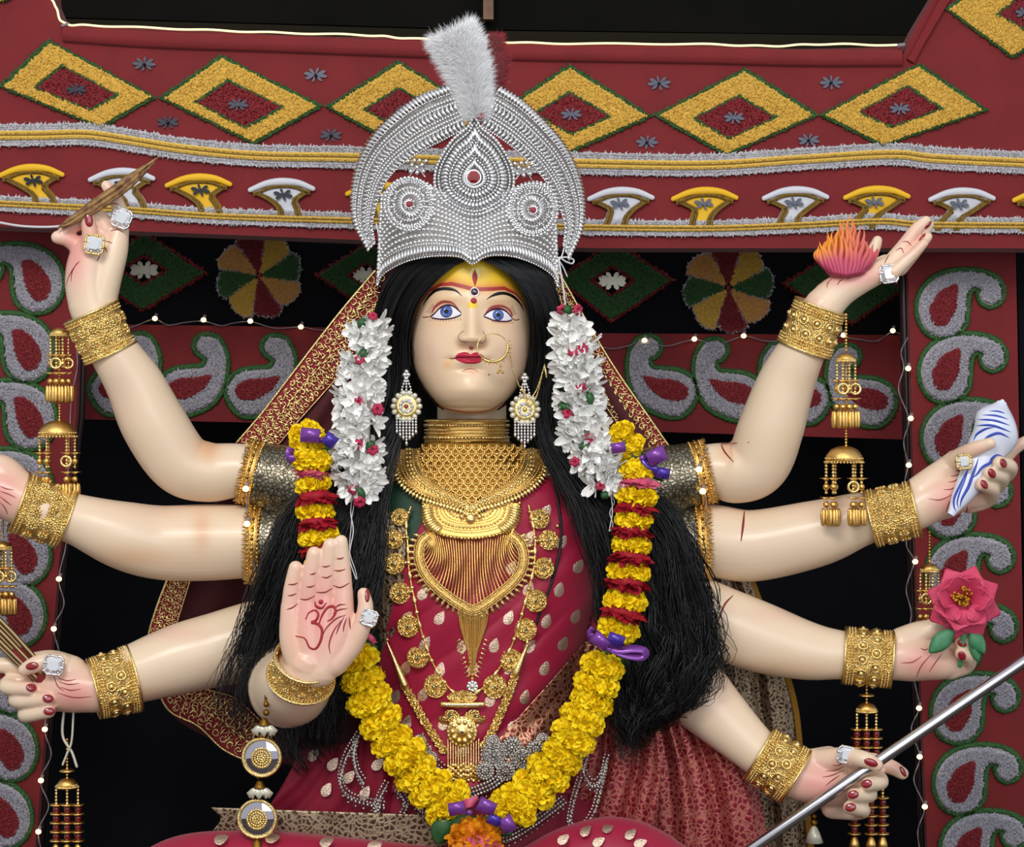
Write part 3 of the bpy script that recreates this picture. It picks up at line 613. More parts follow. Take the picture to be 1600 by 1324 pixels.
# ---- torso as a stack of rings
XC = 737.0
TV = np.array([606, 664, 690, 708, 722, 745, 770, 810, 870, 950, 1050, 1130, 1200, 1280, 1340, 1500, 1900.])
TW = np.array([54, 54, 57, 78, 120, 165, 205, 232, 216, 192, 168, 160, 186, 225, 260, 300, 330.])
TA = np.array([52, 50, 50, 56, 64, 76, 88, 100, 114, 120, 108, 100, 110, 128, 150, 200, 240.])
tw = lambda v: np.interp(v, TV, TW); ta = lambda v: np.interp(v, TV, TA)
def chest(u, v):                                                     # depth (mm) of the front of the torso
    q = np.clip(1-((np.asarray(u, float)-XC)/tw(v))**2, .02, 1); return -ta(v)*np.sqrt(q)+10
def torso_shell(mb, v0, v1, grow, n=96, rows=60, th0=-PI, th1=PI):
    v = np.linspace(v0, v1, rows)[:, None]; th = np.linspace(th0, th1, n)[None]
    u = XC+(tw(v)+grow)*np.sin(th); d = np.where(np.cos(th) > 0, -(ta(v)+grow)*np.cos(th), -(ta(v)*.7+grow)*np.cos(th))+10
    k = K(0); P = np.stack([(u-800)*k, d/1000, np.broadcast_to(CZ+(662-v)*k, u.shape)], -1); mb.grid(P); return P
b = MB(); torso_shell(b, 606, 1900, 0, 96, 90); V = np.concatenate(b.V); add_body(V, b.F, paint(V, []))

# ---- head
HD = -60.; KH = K(-150)
hv = np.array([300, 318, 340, 370, 400, 430, 460, 500, 540, 562, 580, 600, 613, 627, 637, 644, 648.])
hw = np.array([5, 45, 68, 84, 92, 96, 97, 97, 96.5, 93.5, 89, 79, 71, 59, 46, 31, 6.])
ha = np.array([5, 45, 66, 84, 95, 100, 103, 104, 105, 105, 104.5, 103, 100, 92, 80, 62, 20.])
def pch(x, y, q):                                                    # smooth interpolation
    s = np.gradient(y, x); q = np.asarray(q, float); i = np.clip(np.searchsorted(x, q)-1, 0, len(x)-2); h = x[i+1]-x[i]; t = np.clip((q-x[i])/h, 0, 1)
    return (2*t**3-3*t**2+1)*y[i]+(t**3-2*t*t+t)*h*s[i]+(-2*t**3+3*t*t)*y[i+1]+(t**3-t*t)*h*s[i+1]
HX = 733.5
g2 = lambda u, v, cu, cv, su, sv: np.exp(-((u-cu)/su)**2-((v-cv)/sv)**2)
def feat(u, v):
    h = np.interp(v, [455, 470, 485, 500, 512, 522, 529, 534, 539, 543, 547], [0, 2, 5, 10, 15.5, 21, 24, 22, 13, 4, 0]); w = np.interp(v, [470, 490, 512, 526, 540], [11, 10, 12, 15, 15])
    f = -h*np.exp(-(np.abs(u-738)/w)**2.3)
    f -= 9*g2(u, v, 722, 531, 7, 6.5)+9*g2(u, v, 754, 531.5, 7, 6.5)
    f += 2.2*g2(u, v, 729, 539, 4, 2.5)+2.2*g2(u, v, 747, 539, 4, 2.5)
    f += 6*g2(u, v, 697, 488, 24, 13)+6*g2(u, v, 777, 491, 22, 13)-4.5*g2(u, v, 696, 488, 18, 9)-4.5*g2(u, v, 778, 493, 17, 8.5)
    f -= 2.5*g2(u, v, 690, 466, 30, 8)+2.5*g2(u, v, 785, 467, 28, 8)
    f -= 4.5*g2(u, v, 733, 556, 19, 4.5)+5*g2(u, v, 733, 566, 17, 5); f += 3*g2(u, v, 733, 561.3, 24, 1.8)+1.5*g2(u, v, 735, 546, 3.5, 4)
    f += 3*g2(u, v, 733, 578, 20, 4); f -= 7*g2(u, v, 733, 610, 26, 17); f -= 4*g2(u, v, 672, 545, 26, 26)+4*g2(u, v, 798, 545, 26, 26)
    f += 2*g2(u, v, 703, 562, 7, 6)+2*g2(u, v, 765, 562, 7, 6)
    return f
def fsurf(u, v):                                                     # depth (mm) of the face
    u = np.asarray(u, float); v = np.asarray(v, float); c = np.sqrt(np.clip(1-((u-HX)/pch(hv, hw, v))**2, 0, 1)); m = np.clip((c-.12)/.3, 0, 1)
    return HD+(-pch(hv, ha, v)*c+feat(u, v)*m)*.95
def FP(u, v, lift=0.):                                               # point on the face, lifted towards the viewer (mm)
    u = np.asarray(u, float); v = np.asarray(v, float)
    u, v = np.broadcast_arrays(u, v); return np.stack([(u-800)*KH, (fsurf(u, v)-lift)/1000, CZ+(662-v)*KH], -1)
def head_grid(v0, v1, rows, front, back, grow=0):
    v = np.linspace(v0, v1, rows)[:, None]; th = np.concatenate([np.linspace(-PI/2, PI/2, front), np.linspace(PI/2, 1.5*PI, back)[1:-1]])[None]
    w = pch(hv, hw, v)+grow; a = pch(hv, ha, v)+grow; u = HX+w*np.sin(th); c = np.cos(th); m = np.clip((c-.12)/.3, 0, 1)
    d = HD+np.where(c > 0, -a*c+(0 if grow else feat(u, np.broadcast_to(v, u.shape))*m), -a*.9*c)*.95
    return np.stack([(u-800)*KH, d/1000, np.broadcast_to(CZ+(662-v)*KH, u.shape)], -1), u, np.broadcast_to(v, u.shape), c
P, uu, vv, cc = head_grid(300, 648, 420, 380, 60)
b = MB(); b.grid(P, True); V = np.concatenate(b.V); u, v, c = uu.ravel(), vv.ravel(), np.broadcast_to(cc, uu.shape).ravel()
C = np.repeat(np.array(lin('#e6c8a6')[:3])[None], len(V), 0)
def mixc(w, col): 
    global C
    w = np.clip(w, 0, 1)[:, None]*(c > .02)[:, None]; C = C*(1-w)+np.array(lin(col)[:3])*w
for bu, bv, ru, rv, col, a in [(665, 550, 26, 30, '#e2b9a6', .55), (800, 550, 26, 30, '#e2b9a6', .55), (690, 470, 26, 9, '#e3b27f', .6), (785, 473, 24, 9, '#e3b27f', .6), (690, 505, 26, 6, '#e6b688', .5), (780, 508, 24, 6, '#e6b688', .5),
                              (700, 568, 7, 8, '#e0a468', .75), (722, 542, 8, 5, '#e2a870', .5), (750, 542, 8, 5, '#e2a870', .5), (735, 582, 16, 6, '#e4b08a', .6), (733, 640, 45, 8, '#e3b48c', .4)]: mixc(a*np.exp(-((u-bu)/ru)**2-((v-bv)/rv)**2), col)
bu = np.array([646, 650, 657, 671, 688, 706, 726, 740, 768, 788, 805, 816, 826.]); bv = np.array([500, 486, 470, 453, 445, 444, 449, 453, 452, 450, 457, 468, 486.])
yb = np.interp(u, bu, bv); ok = (u > 640)*(u < 832)
below = v-yb
mixc(ok*np.clip(-below/1.5, 0, 1), '#f0c52c'); mixc(ok*(below < 0)*np.exp(-(below/9)**2), '#e08a3c')
mixc(ok*(below >= 0)*np.exp(-(below/7)**2)*.6*np.exp(-((u-738)/45)**2), '#f0c04a')
mixc(ok*(below >= 0)*np.exp(-(below/9)**2)*.5, '#eab070')
tk = np.interp(u, [646, 665, 690, 740, 790, 810, 826], [.8, 2.5, 3.2, 3.6, 3.2, 2, .6])
mixc(ok*np.clip((tk-np.abs(below))*1.2+.3, 0, 1), '#a8322a')
mixc(np.clip((8-np.hypot((u-738.5)*.9, (v-477)*1.15))*.7, 0, 1), '#f4c21a')
add_body(V, b.F, C)

me = bpy.data.meshes.new('body'); AV = np.concatenate(PARTS_V); me.from_pydata(AV.tolist(), [], PARTS_F)
a = me.attributes.new('col', 'FLOAT_COLOR', 'POINT'); a.data.foreach_set('color', np.concatenate([np.concatenate(PARTS_C), np.ones((NV, 1))], 1).astype(np.float32).ravel())
me.polygons.foreach_set('use_smooth', [True]*len(me.polygons)); me.materials.append(M('skin')); me.update()
BODY = link('body', me, STAT)
TREES = {k: BVHTree.FromPolygons([Vector(x) for x in V], F) for k, (V, F) in LIMBS.items()}
EYE = Vector((0, -DCAM, CZ))
def on(key, u, v, lift=.0004):                                       # surface point and normal of a limb seen at (u,v)
    p = Vector(W(u, v, 0.)); h = TREES[key].ray_cast(EYE, (p-EYE).normalized())
    if h[0] is None: 
        h = TREES[key].find_nearest(Vector(W(u, v, -80.)))
    return np.array(h[0]+h[1]*lift), np.array(h[1])
def painted(key, name, lines, m, w=1., label=None):
    b = MB()
    for L in lines:
        Q = cr(L, max(8, len(L)*5)); P = np.array([on(key, x, y, .0002)[0] for x, y in Q]); t = np.linspace(0, 1, len(Q))
        b.tube(P, w*.001*(.35+.65*np.sin(PI*np.clip(t, .04, .96))), 6)
    return b.obj(name, m, STAT, label=label, kind='stuff' if name == 'palm_lines' else None)
def nail(key, u, v, ang, rx=6, ry=9):
    p, n = on(key, u, v, 0.); ax = np.array((math.cos(ang), 0, -math.sin(ang))); y = unit(ax-n*ax.dot(n)); x = np.cross(y, n)
    b = MB(); b.inst(SPH[(12, 8)][0], SPH[(12, 8)][1], [p], [np.stack([x*rx*.001, y*ry*.001, n*.0022], -1)]); b.obj('fingernail', 'nail_red', STAT)
R = math.radians
for k, uu_, vv_, an, rx, ry in [('A', 139, 344, -95, 6.5, 11), ('C', 50, 1041, 170, 6, 10), ('C', 49, 1075, 5, 6.5, 8.5), ('C', 75, 1092, 5, 6.5, 8.5), ('C', 77, 1112, 0, 6, 9), ('D', 574, 931, -80, 4, 10),
                              ('E', 1450, 352, -55, 3.5, 8), ('E', 1441, 371, -55, 3.5, 8), ('F', 1568, 724, 50, 6, 8), ('F', 1550, 740, 50, 6, 8.5), ('F', 1538, 757, 50, 5.5, 8), ('G', 1503, 1006, 30, 5.5, 7.5), ('G', 1503, 1025, 70, 6, 8),
                              ('H', 1361, 1192, 20, 6, 11), ('H', 1354, 1225, 170, 6.5, 8.5), ('H', 1333, 1242, 170, 6.5, 8.5), ('H', 1329, 1262, 170, 6.5, 8.5), ('H', 1411, 1206, 60, 4, 9)]: nail(k, uu_, vv_, R(an), rx, ry)
painted('A', 'palm_lines', [[(186, 320), (178, 318), (168, 320)], [(193, 364), (184, 359), (172, 361)], [(163, 377), (170, 378), (176, 381)], [(160, 385), (165, 389), (168, 395)], [(157, 398), (154, 404), (151, 408)], [(125, 408), (116, 418), (108, 432), (104, 446)], [(121, 410), (113, 425), (111, 440)]], 'paint_line', .8)
painted('B', 'palm_lines', [[(0, 768), (12, 772), (25, 778)], [(0, 776), (10, 784), (18, 790)], [(0, 785), (8, 794), (12, 804)], [(0, 760), (10, 764), (22, 766)]], 'paint_line', .8)
painted('C', 'palm_lines', [[(92, 1060), (105, 1064), (119, 1062)], [(92, 1066), (108, 1070), (124, 1068)], [(95, 1074), (110, 1079), (126, 1077)], [(90, 1083), (115, 1090), (143, 1089)], [(84, 1056), (90, 1072), (100, 1080)]], 'paint_line', .8)
cz = lambda pts: [(x/2.627+340, y/2.627+820) for x, y in pts]
painted('D', 'palm_lines', [cz(q) for q in ([(285, 348), (305, 342), (328, 325)], [(288, 292), (305, 290), (322, 283)], [(290, 246), (310, 246), (328, 240)], [(338, 305), (365, 308), (400, 292)], [(365, 255), (380, 256), (398, 250)], [(380, 205), (392, 203), (402, 198)], [(405, 278), (440, 278), (470, 262)],
     [(428, 215), (448, 218), (468, 208)], [(430, 172), (445, 173), (462, 168)], [(475, 250), (505, 258), (540, 240)], [(478, 188), (500, 190), (524, 183)], [(490, 140), (505, 140), (518, 135)], [(480, 345), (500, 330), (525, 328)], [(475, 365), (500, 350), (530, 345)], [(428, 460), (450, 420), (490, 385), (525, 372)],
     [(462, 530), (458, 490), (475, 440), (505, 395)], [(487, 450), (500, 415), (518, 380)], [(515, 440), (520, 410), (530, 385)], [(545, 430), (542, 405), (540, 380)])], 'paint_line', 1.1)
painted('D', 'om_symbol', [cz(q) for q in ([(362, 388), (375, 362), (400, 352), (414, 368), (405, 392), (385, 402), (410, 408), (428, 430), (425, 470), (405, 508), (378, 505), (358, 468), (322, 458)], [(416, 412), (428, 375), (452, 340), (478, 338), (485, 360), (470, 385), (452, 396)], [(398, 318), (405, 335), (428, 342), (446, 322)])], 'paint_red', 2.1, 'red painted Om sign on the palm')
b = MB(); p, n = on('D', *cz([(425, 318)])[0]); b.beads([p], .0036, (12, 8), (1, .4, 1)); sub(b.obj('om_dot', 'paint_red', STAT), bpy.data.objects['om_symbol'])
painted('E', 'palm_lines', [[(1292, 450), (1294, 442), (1300, 436)], [(1308, 446), (1312, 440), (1318, 436)], [(1322, 437), (1330, 434), (1340, 428)], [(1382, 412), (1386, 404), (1390, 398)], [(1400, 392), (1408, 388), (1412, 396)], [(1410, 378), (1418, 378), (1424, 384)]], 'paint_line', .8)
c6 = lambda pts: [(x/6.017+1420, y/6.017+620) for x, y in pts]
painted('F', 'palm_lines', [c6(q) for q in ([(190, 962), (300, 970), (420, 915)], [(330, 875), (400, 870), (470, 825)], [(370, 805), (430, 795), (480, 755)], [(395, 750), (450, 740), (490, 710)], [(445, 695), (480, 697), (505, 680)], [(350, 1080), (375, 1010), (410, 950)], [(545, 1095), (548, 1060), (550, 1030)])], 'paint_line', .8)
painted('F', 'elbow_crease', [[(1163, 800), (1161, 822), (1158, 845)]], 'paint_line', 2.)
painted('G', 'palm_lines', [[(1408, 1036), (1425, 1035), (1440, 1026)], [(1432, 1058), (1440, 1040), (1456, 1022)], [(1452, 1050), (1462, 1035), (1472, 1022)], [(1438, 1013), (1444, 1016), (1450, 1014)]], 'paint_line', .8)
painted('G', 'elbow_crease', [[(1145, 931), (1132, 946), (1122, 972)]], 'paint_line', 1.6)
painted('E', 'elbow_crease', [[(1126, 692), (1132, 706), (1146, 722)]], 'paint_line', 1.4)
painted('H', 'palm_lines', [[(1285, 1215), (1300, 1212), (1318, 1204)], [(1290, 1205), (1305, 1204), (1318, 1198)], [(1300, 1196), (1310, 1196), (1320, 1192)], [(1290, 1228), (1300, 1220), (1312, 1212)]], 'paint_line', .8)

# ---- painted and modelled features of the face
def band(name, top, bot, m, lift=.5, n=40, rows=7, label=None, parent=None):   # patch between two curves given as (u,v)
    A = cr(top, n); B = cr(bot, n); t = np.linspace(0, 1, rows)[:, None, None]; Q = A*(1-t)+B*t
    l = lift*(.35+.65*np.sin(PI*np.linspace(0, 1, rows))[:, None]); P = FP(Q[..., 0], Q[..., 1], l); b = MB(); b.grid(P)
    o = b.obj(name, m, STAT, label=label)
    return sub(o, parent) if parent else o
z7 = lambda pts: np.array(pts, float)/7.273+np.array((630, 430))
def stroke(name, pts, w, m, lift=.6, parent=None, label=None):
    L = cr(pts, 40); l, r = ribbon(L, w); return band(name, l[::2], r[::2], m, lift, 40, 5, label, parent)
tap = lambda w, a=.1, b_=.1: np.interp(np.linspace(0, 1, 40), [0, .25, .6, 1], [a*w, w, w*.9, b_*w])
stroke('eyebrow', z7([(672, 246), (600, 180), (520, 158), (430, 156), (350, 180), (285, 235), (240, 290), (212, 345)]), tap(2.6), 'paint_black')
stroke('eyebrow', z7([(945, 282), (1010, 238), (1090, 208), (1170, 205), (1250, 235), (1310, 285), (1350, 340), (1372, 405)]), tap(2.6), 'paint_black')
def eye(top, bot, iris, ri, ang):
    e = band('eye', z7(top), z7(bot), 'eye_white', .8)
    T = cr(z7(top), 80); B = cr(z7(bot), 80); c = z7([iris])[0]
    def disc(r, m, nm, lift):
        ro = np.linspace(0, 1, 9)[:, None]; th = np.linspace(0, 2*PI, 40)[None]; U = c[0]+r*ro*np.cos(th); Vv = c[1]+r*ro*np.sin(th)
        Vv = np.clip(Vv, np.interp(U, T[:, 0], T[:, 1])+.3, np.interp(U, B[:, 0], B[:, 1])-.3); b = MB(); b.grid(FP(U, Vv, lift)); return sub(b.obj(nm, m, STAT), e)
    disc(ri, 'eye_line', 'iris_rim', 1.0); disc(ri*.88, 'eye_blue', 'iris', 1.15); disc(ri*.36, 'paint_black', 'pupil', 1.3)
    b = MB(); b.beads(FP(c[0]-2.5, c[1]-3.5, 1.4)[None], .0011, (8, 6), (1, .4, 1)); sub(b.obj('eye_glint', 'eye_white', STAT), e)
    L = cr(z7(top), 40); band('eyelid_line', (L-np.array((0, 2.4)))[::2], (L+np.array((0, .9)))[::2], 'eye_line', 1.3)
    L = cr(z7(bot), 40); band('lower_lid_line', (L-np.array((0, .8)))[::2], (L+np.array((0, 1.5)))[::2], 'eye_line', 1.3)
eye([(310, 470), (350, 440), (420, 375), (500, 348), (570, 360), (630, 410), (665, 445)], [(310, 470), (350, 485), (420, 497), (500, 497), (570, 485), (630, 465), (665, 445)], (490, 414), 9.6, 1)
eye([(918, 470), (960, 430), (1010, 400), (1090, 385), (1160, 405), (1210, 450), (1240, 495)], [(918, 470), (970, 490), (1030, 512), (1100, 520), (1170, 520), (1210, 510), (1240, 495)], (1080, 452), 8.6, -1)
stroke('eyelid_shadow_line', z7([(320, 425), (360, 360), (430, 310), (500, 305), (570, 325), (640, 400)]), tap(2.4, .4, .15), 'eye_lid', .5)
stroke('eyelid_shadow_line', z7([(935, 430), (990, 375), (1080, 350), (1160, 360), (1220, 410), (1240, 470)]), tap(2.2, .15, .5), 'eye_lid', .5)
for q in ([(210, 468), (260, 470), (310, 462), (350, 450)], [(1230, 480), (1265, 500), (1300, 498), (1322, 485)]): stroke('eye_corner_line', z7(q), np.full(40, .8), 'paint_line', .6)
b = MB()
for k in range(12):
    for x0, y0, sx in ((300+k*32, 505-abs(k-6)*1.5, -1), (1010+k*20, 528-abs(k-6)*1.5, 1)):
        q = z7([(x0, y0-8), (x0+sx*(12-k if sx < 0 else k)*1.2, y0+22)]); b.tube(FP(q[:, 0], q[:, 1], .4), .00028, 4)
for k in range(8):
    for q in ([(318+k*5, 440-k*13), (262+k*9, 405-k*12)], [(1238-k*6, 455-k*11), (1292-k*7, 425-k*12)]):
        q = z7(q); b.tube(FP(q[:, 0], q[:, 1], .4), .0002, 4)
b.obj('eyelashes', 'paint_line', STAT, kind='stuff')
lt = z7([(585, 945), (620, 900), (690, 878), (735, 886), (768, 905), (800, 888), (840, 882), (890, 905), (930, 942)])
lm = z7([(585, 945), (620, 942), (690, 935), (735, 940), (768, 948), (800, 940), (840, 938), (890, 942), (930, 942)])
lb = z7([(585, 945), (620, 975), (690, 1003), (735, 1009), (768, 1010), (800, 1010), (840, 1006), (890, 985), (930, 942)])
band('upper_lip', lt, lm, 'lip_red', 1.2); band('lower_lip', lm, lb, 'lip_red', 1.5)
stroke('mouth_line', z7([(525, 945), (560, 952), (600, 945), (690, 936), (768, 948), (840, 938), (900, 935), (960, 958), (1000, 960)]), tap(.9, .4, .4), 'lip_dark', 1.7)
def dot(name, pts, r, m, lift=.6, sq=.4, parent=None):
    c = z7([pts])[0]; b = MB(); b.beads([FP(c[0], c[1], lift*.2)], r, (20, 14), (1, sq, 1)); o = b.obj(name, m, STAT); return o
dot('philtrum_dot', (776, 825), .0032, 'paint_red'); dot('bindi_dot', (803, 297), .0046, 'paint_red'); dot('beauty_mark', (975, 1132), .0012, 'paint_black')
o = dot('bindi_jewel', (812, 197), .0052, 'gem_dark', 2, .7); b = MB(); c = z7([(812, 197)])[0]; b.ring(FP(c[0], c[1], 1), .0062, .0011, (0, -1, 0), 28); sub(b.obj('silver_rim', 'silver', STAT), o)
band('tilak_mark', z7([(815, -60), (845, 20), (832, 90), (818, 128)]), z7([(815, -60), (785, 20), (800, 90), (818, 128)]), 'paint_red', .7)
for q in ([(800, -75), (772, -30), (768, 20)], [(832, -75), (856, -30), (862, 20)]): stroke('tilak_white_line', z7(q), np.full(40, .9), 'tuberose', .6)
for q in ([(690, 640), (655, 665), (632, 700), (640, 745), (680, 765), (735, 778)], [(905, 640), (930, 690), (940, 740), (905, 780), (862, 768), (840, 772)]): stroke('nostril_line', z7(q), np.full(40, .45), 'paint_line', .35)
stroke('chin_line', z7([(670, 1105), (700, 1080), (770, 1068), (830, 1085), (865, 1115)]), tap(.6), 'eye_lid', .4)
L = np.array([(676, 627), (690, 636), (710, 642), (735, 644.5), (758, 642.5), (775, 636), (786, 627)]); stroke('throat_line', L, tap(.9, .5, .5), 'paint_red', .4)
for q in ([(60, 815), (95, 830), (102, 900), (92, 935)], [(50, 748), (65, 750)], [(1402, 930), (1410, 900)]):
    if len(q) > 2: stroke('temple_curl', z7(q), np.full(40, .5), 'paint_black', .5)
# neck crease
b = MB(); th = np.linspace(-1.25, 1.25, 40); v_ = 655+1.5*np.cos(th)
b.tube(np.stack([(XC+54.2*np.sin(th)-800)*K(0), (-51.8*np.cos(th)+10)/1000, CZ+(662-v_)*K(0)], -1), .0008, 6); b.obj('neck_crease', 'paint_line', STAT)
# ================================================================== CLOTHES (children of the statue)
b = MB(); torso_shell(b, 742, 1210, 4, 90, 50); b.obj('blouse', 'blouse_green', STAT)
b = MB(); torso_shell(b, 1160, 1890, 14, 90, 60); b.obj('skirt', 'saree_shaded', STAT)
# brown brocade front edge of the blouse beside the coin necklace
def cloth(name, rows, d, m, fold=(0, 0, 0), nu=40, nv=60, parent=STAT, thick=.0012, label=None):
    """sheet between a left and a right outline (photo pixels); d(u,v) depth in mm; fold = (amplitude mm, count, slant)"""
    Lf = cr(rows[0], nv); Rt = cr(rows[1], nv); t = np.linspace(0, 1, nu)[None, :, None]; Q = Lf[:, None]*(1-t)+Rt[:, None]*t
    s = np.linspace(0, 1, nv)[:, None]
    dd = d(Q[..., 0], Q[..., 1]) if callable(d) else np.full(Q.shape[:2], float(d))
    x = (np.linspace(0, 1, nu)[None]+fold[2]*s)*fold[1]*2*PI
    dd = dd+fold[0]*(np.sin(x)+.4*np.sin(2.3*x+1.1))
    b = MB(); b.grid(W(Q[..., 0], Q[..., 1], dd)); o = b.obj(name, m, parent, label=label)
    solid(o, thick); return o
ch = lambda g: (lambda u, v: chest(u, v)-g)
def saree_d(u, v):
    q = (u-600)*.62+(v-740)*.78; amp = np.clip((v-860)/160, .15, 1)
    return chest(u, v)-9-amp*8*np.abs(np.sin(q/22.+.6*np.sin(u/70.)))**.55-1.6*np.sin(q/9.)
SA = cloth('saree', [[(700, 748), (668, 800), (640, 860), (618, 930), (600, 1000), (585, 1070), (565, 1150), (552, 1240)], [(880, 745), (920, 775), (938, 830), (945, 900), (948, 980), (940, 1060), (930, 1140), (945, 1240)]], saree_d, 'saree', nu=110, nv=150)
cloth('brocade_panel', [[(588, 800), (580, 850), (578, 900), (584, 960), (598, 1010)], [(632, 800), (634, 850), (632, 900), (622, 960), (612, 1010)]], lambda u, v: chest(u, v)-9-.0012*np.maximum(0, 650-u)**2, 'brocade_brown', (1, 2, 0))
def bd(u, v): return chest(u, v)-25
cloth('saree_border', [[(928, 990), (900, 1020), (865, 1060), (820, 1110), (775, 1160), (745, 1195)], [(948, 1030), (935, 1070), (915, 1110), (885, 1150), (850, 1190), (820, 1215)]], bd, 'brocade_copper', (2.5, 1.2, .1))
# woven leaf motifs, each a small patch lying on the cloth
mot = []
for r_ in range(11):
    for c_ in range(7):
        u = 612+c_*53+(r_ % 2)*26+rnd.uniform(-5, 5); v = 762+r_*41+rnd.uniform(-5, 5)
        l = np.interp(v, [748, 800, 860, 930, 1000, 1150], [715, 690, 655, 632, 612, 585]); rr = np.interp(v, [748, 775, 830, 990, 1060, 1180], [870, 905, 925, 935, 885, 770])
        if l+8 < u < rr-10 and not (690 < u < 790 and 830 < v < 935): mot.append((u, v, .25+.5*rnd.random()))
TL = cr([(0, -13), (5.5, -6), (8, 2), (5, 9), (0, 11), (-5, 9), (-8, 2), (-5.5, -6)], 16, True)
def leaf_patch(u, v, a, depth, m='motif', parent=STAT, name='woven_motif', s=1.):
    q = TL*s@np.array([[math.cos(a), math.sin(a)], [-math.sin(a), math.cos(a)]])+np.array((u, v))
    rings = [q, u*0+np.array((u, v))+(q-np.array((u, v)))*.6, np.array((u, v))+(q-np.array((u, v)))*.05]
    P = np.stack([W(x[:, 0], x[:, 1], depth(x[:, 0], x[:, 1])-g) for x, g in zip(rings, (.9, 1.5, 1.5))]); b = MB(); b.grid(P, True); return b.obj(name, m, parent)
for u, v, a in mot: leaf_patch(u, v, a, saree_d)
# drapery at the hips and lap
cloth('hip_drape', [[(470, 1172), (440, 1230), (400, 1290), (360, 1345)], [(600, 1150), (640, 1230), (700, 1290), (720, 1345)]], lambda u, v: -95-.1*(v-1150)+.25*np.abs(u-600), 'saree_shaded', (5, 3, .5))
cloth('gold_hem', [[(330, 1262), (345, 1280), (330, 1302), (322, 1325)], [(705, 1275), (712, 1290), (718, 1308), (722, 1330)]], lambda u, v: -128-18*np.sin((u-330)/390*PI), 'brocade_brown', (2, 3, 0), nu=60, nv=16)
def mound(pts, d, m='saree'):
    P = cr(np.array(pts, float), 40); b = MB(); b.tube(W(P[:, 0], P[:, 1], d), P[:, 2]*K(d), 40); return b.obj('lap_cloth', m, STAT)
mound([(230, 1395, 60), (300, 1372, 68), (420, 1366, 66), (560, 1372, 60), (720, 1385, 56)], -165)
mound([(830, 1375, 50), (900, 1352, 62), (970, 1345, 66), (1040, 1375, 60), (1090, 1420, 50)], -165)
fl = lambda d: (lambda u, v: np.full(np.shape(u), float(d)))
def lapd(y0, r):
    return lambda u, v: -165-np.sqrt(np.clip(r**2-(v-y0)**2, 4, None))-.5
for u, v, a in [(345, 1312, 1.2), (425, 1310, 1.4), (510, 1316, 1.1), (585, 1322, 1.3)]: leaf_patch(u, v, a, lapd(1367, 67))
for u, v, a in [(880, 1312, .9), (915, 1299, .8), (950, 1294, 1.), (985, 1304, .8), (935, 1316, 1), (1000, 1318, 1.2)]: leaf_patch(u, v, a, lapd(1348, 63), s=.9)
for u, v, a in [(520, 1195, .6), (545, 1215, .7), (510, 1235, .5), (570, 1240, .5), (590, 1195, .8), (490, 1180, .6)]: leaf_patch(u, v, a, lambda x, y: -106-.1*(y-1150)+.25*np.abs(x-600))
cloth('silk_drape', [[(1000, 1090), (1012, 1160), (1015, 1240), (1015, 1350)], [(1090, 1090), (1140, 1150), (1185, 1240), (1205, 1350)]], lambda u, v: -15-.03*(v-1090), 'brocade_red', (9, 2.2, 0), nu=80)
cloth('waist_cloth', [[(880, 1120), (880, 1200), (870, 1270), (860, 1345)], [(1015, 1090), (1030, 1180), (1030, 1270), (1025, 1345)]], lambda u, v: -70-.02*(v-1090), 'brocade_red', (10, 2.5, .3), nu=70)
cloth('pallu', [[(1095, 895), (1120, 960), (1120, 1060), (1150, 1180), (1168, 1350)], [(1172, 905), (1210, 1010), (1238, 1100), (1250, 1200), (1266, 1350)]], 130, 'brocade_brown', (6, 2, .2), nu=60)
cloth('pallu_edge', [[(1170, 905), (1208, 1010), (1236, 1100), (1248, 1200), (1264, 1350)], [(1178, 903), (1217, 1008), (1246, 1098), (1258, 1200), (1275, 1350)]], 127, 'gold_dark', nu=6)
# sleeves, each with a fringed gold hem
def sleeve(p0, p1, r0, r1, d, sgn, name='sleeve'):
    a = W(*p0, d); c = W(*p1, d-2); ax = unit(c-a); L = np.linalg.norm(c-a); k = K(d)
    b = MB(); prof = [(np.interp(t, [0, 1], [r0, r1])*k*(1+.012*math.sin(t*40)), t*L) for t in np.linspace(0, 1, 24)]; b.lathe(a, ax, prof+[(r1*k*.93, L), (r1*k*.9, L*.7)], 48)
    s = b.obj(name, 'brocade_bronze', STAT)
    b = MB(); w = .018
    b.lathe(a, ax, [(r1*k*1.02, L-w), (r1*k*1.06, L-w*.8), (r1*k*1.06, L-.002), (r1*k*.95, L+.001)], 48)
    x = unit(np.cross(ax, (0, 1, 0))); y = np.cross(ax, x)
    for off_, rr in ((-w, .0022), (-w*.5, .0028), (-.002, .0022)):
        t = np.arange(60)*2*PI/60; P = a+ax*(L+off_)+(np.cos(t)[:, None]*x+np.sin(t)[:, None]*y)*r1*k*1.06; b.beads(P, rr)
    t = np.arange(140)*2*PI/140+nr.rand(140)*.03; P = a+ax*L+(np.cos(t)[:, None]*x+np.sin(t)[:, None]*y)*r1*k*1.05
    z = unit(ax[None]+.35*nr.randn(140, 3)); xx = unit(np.cross(z, nr.randn(140, 3))); b.inst(*TUFT, P, np.stack([xx*.003, np.cross(z, xx)*.003, z*.009], -1))
    h = b.obj('gold_hem', 'gold', STAT); sub(h, s)
    b = MB(); t = np.arange(26)*2*PI/26; b.beads(a+ax*(L-w*.5)+(np.cos(t)[:, None]*x+np.sin(t)[:, None]*y)*r1*k*1.07, .0038, (8, 6), (.7, .7, .7)); sub(b.obj('sequins', 'gold_dark', STAT), s)
sleeve((520, 770), (385, 737), 66, 47, 38, -1); sleeve((520, 850), (392, 846), 70, 62, 56, -1)
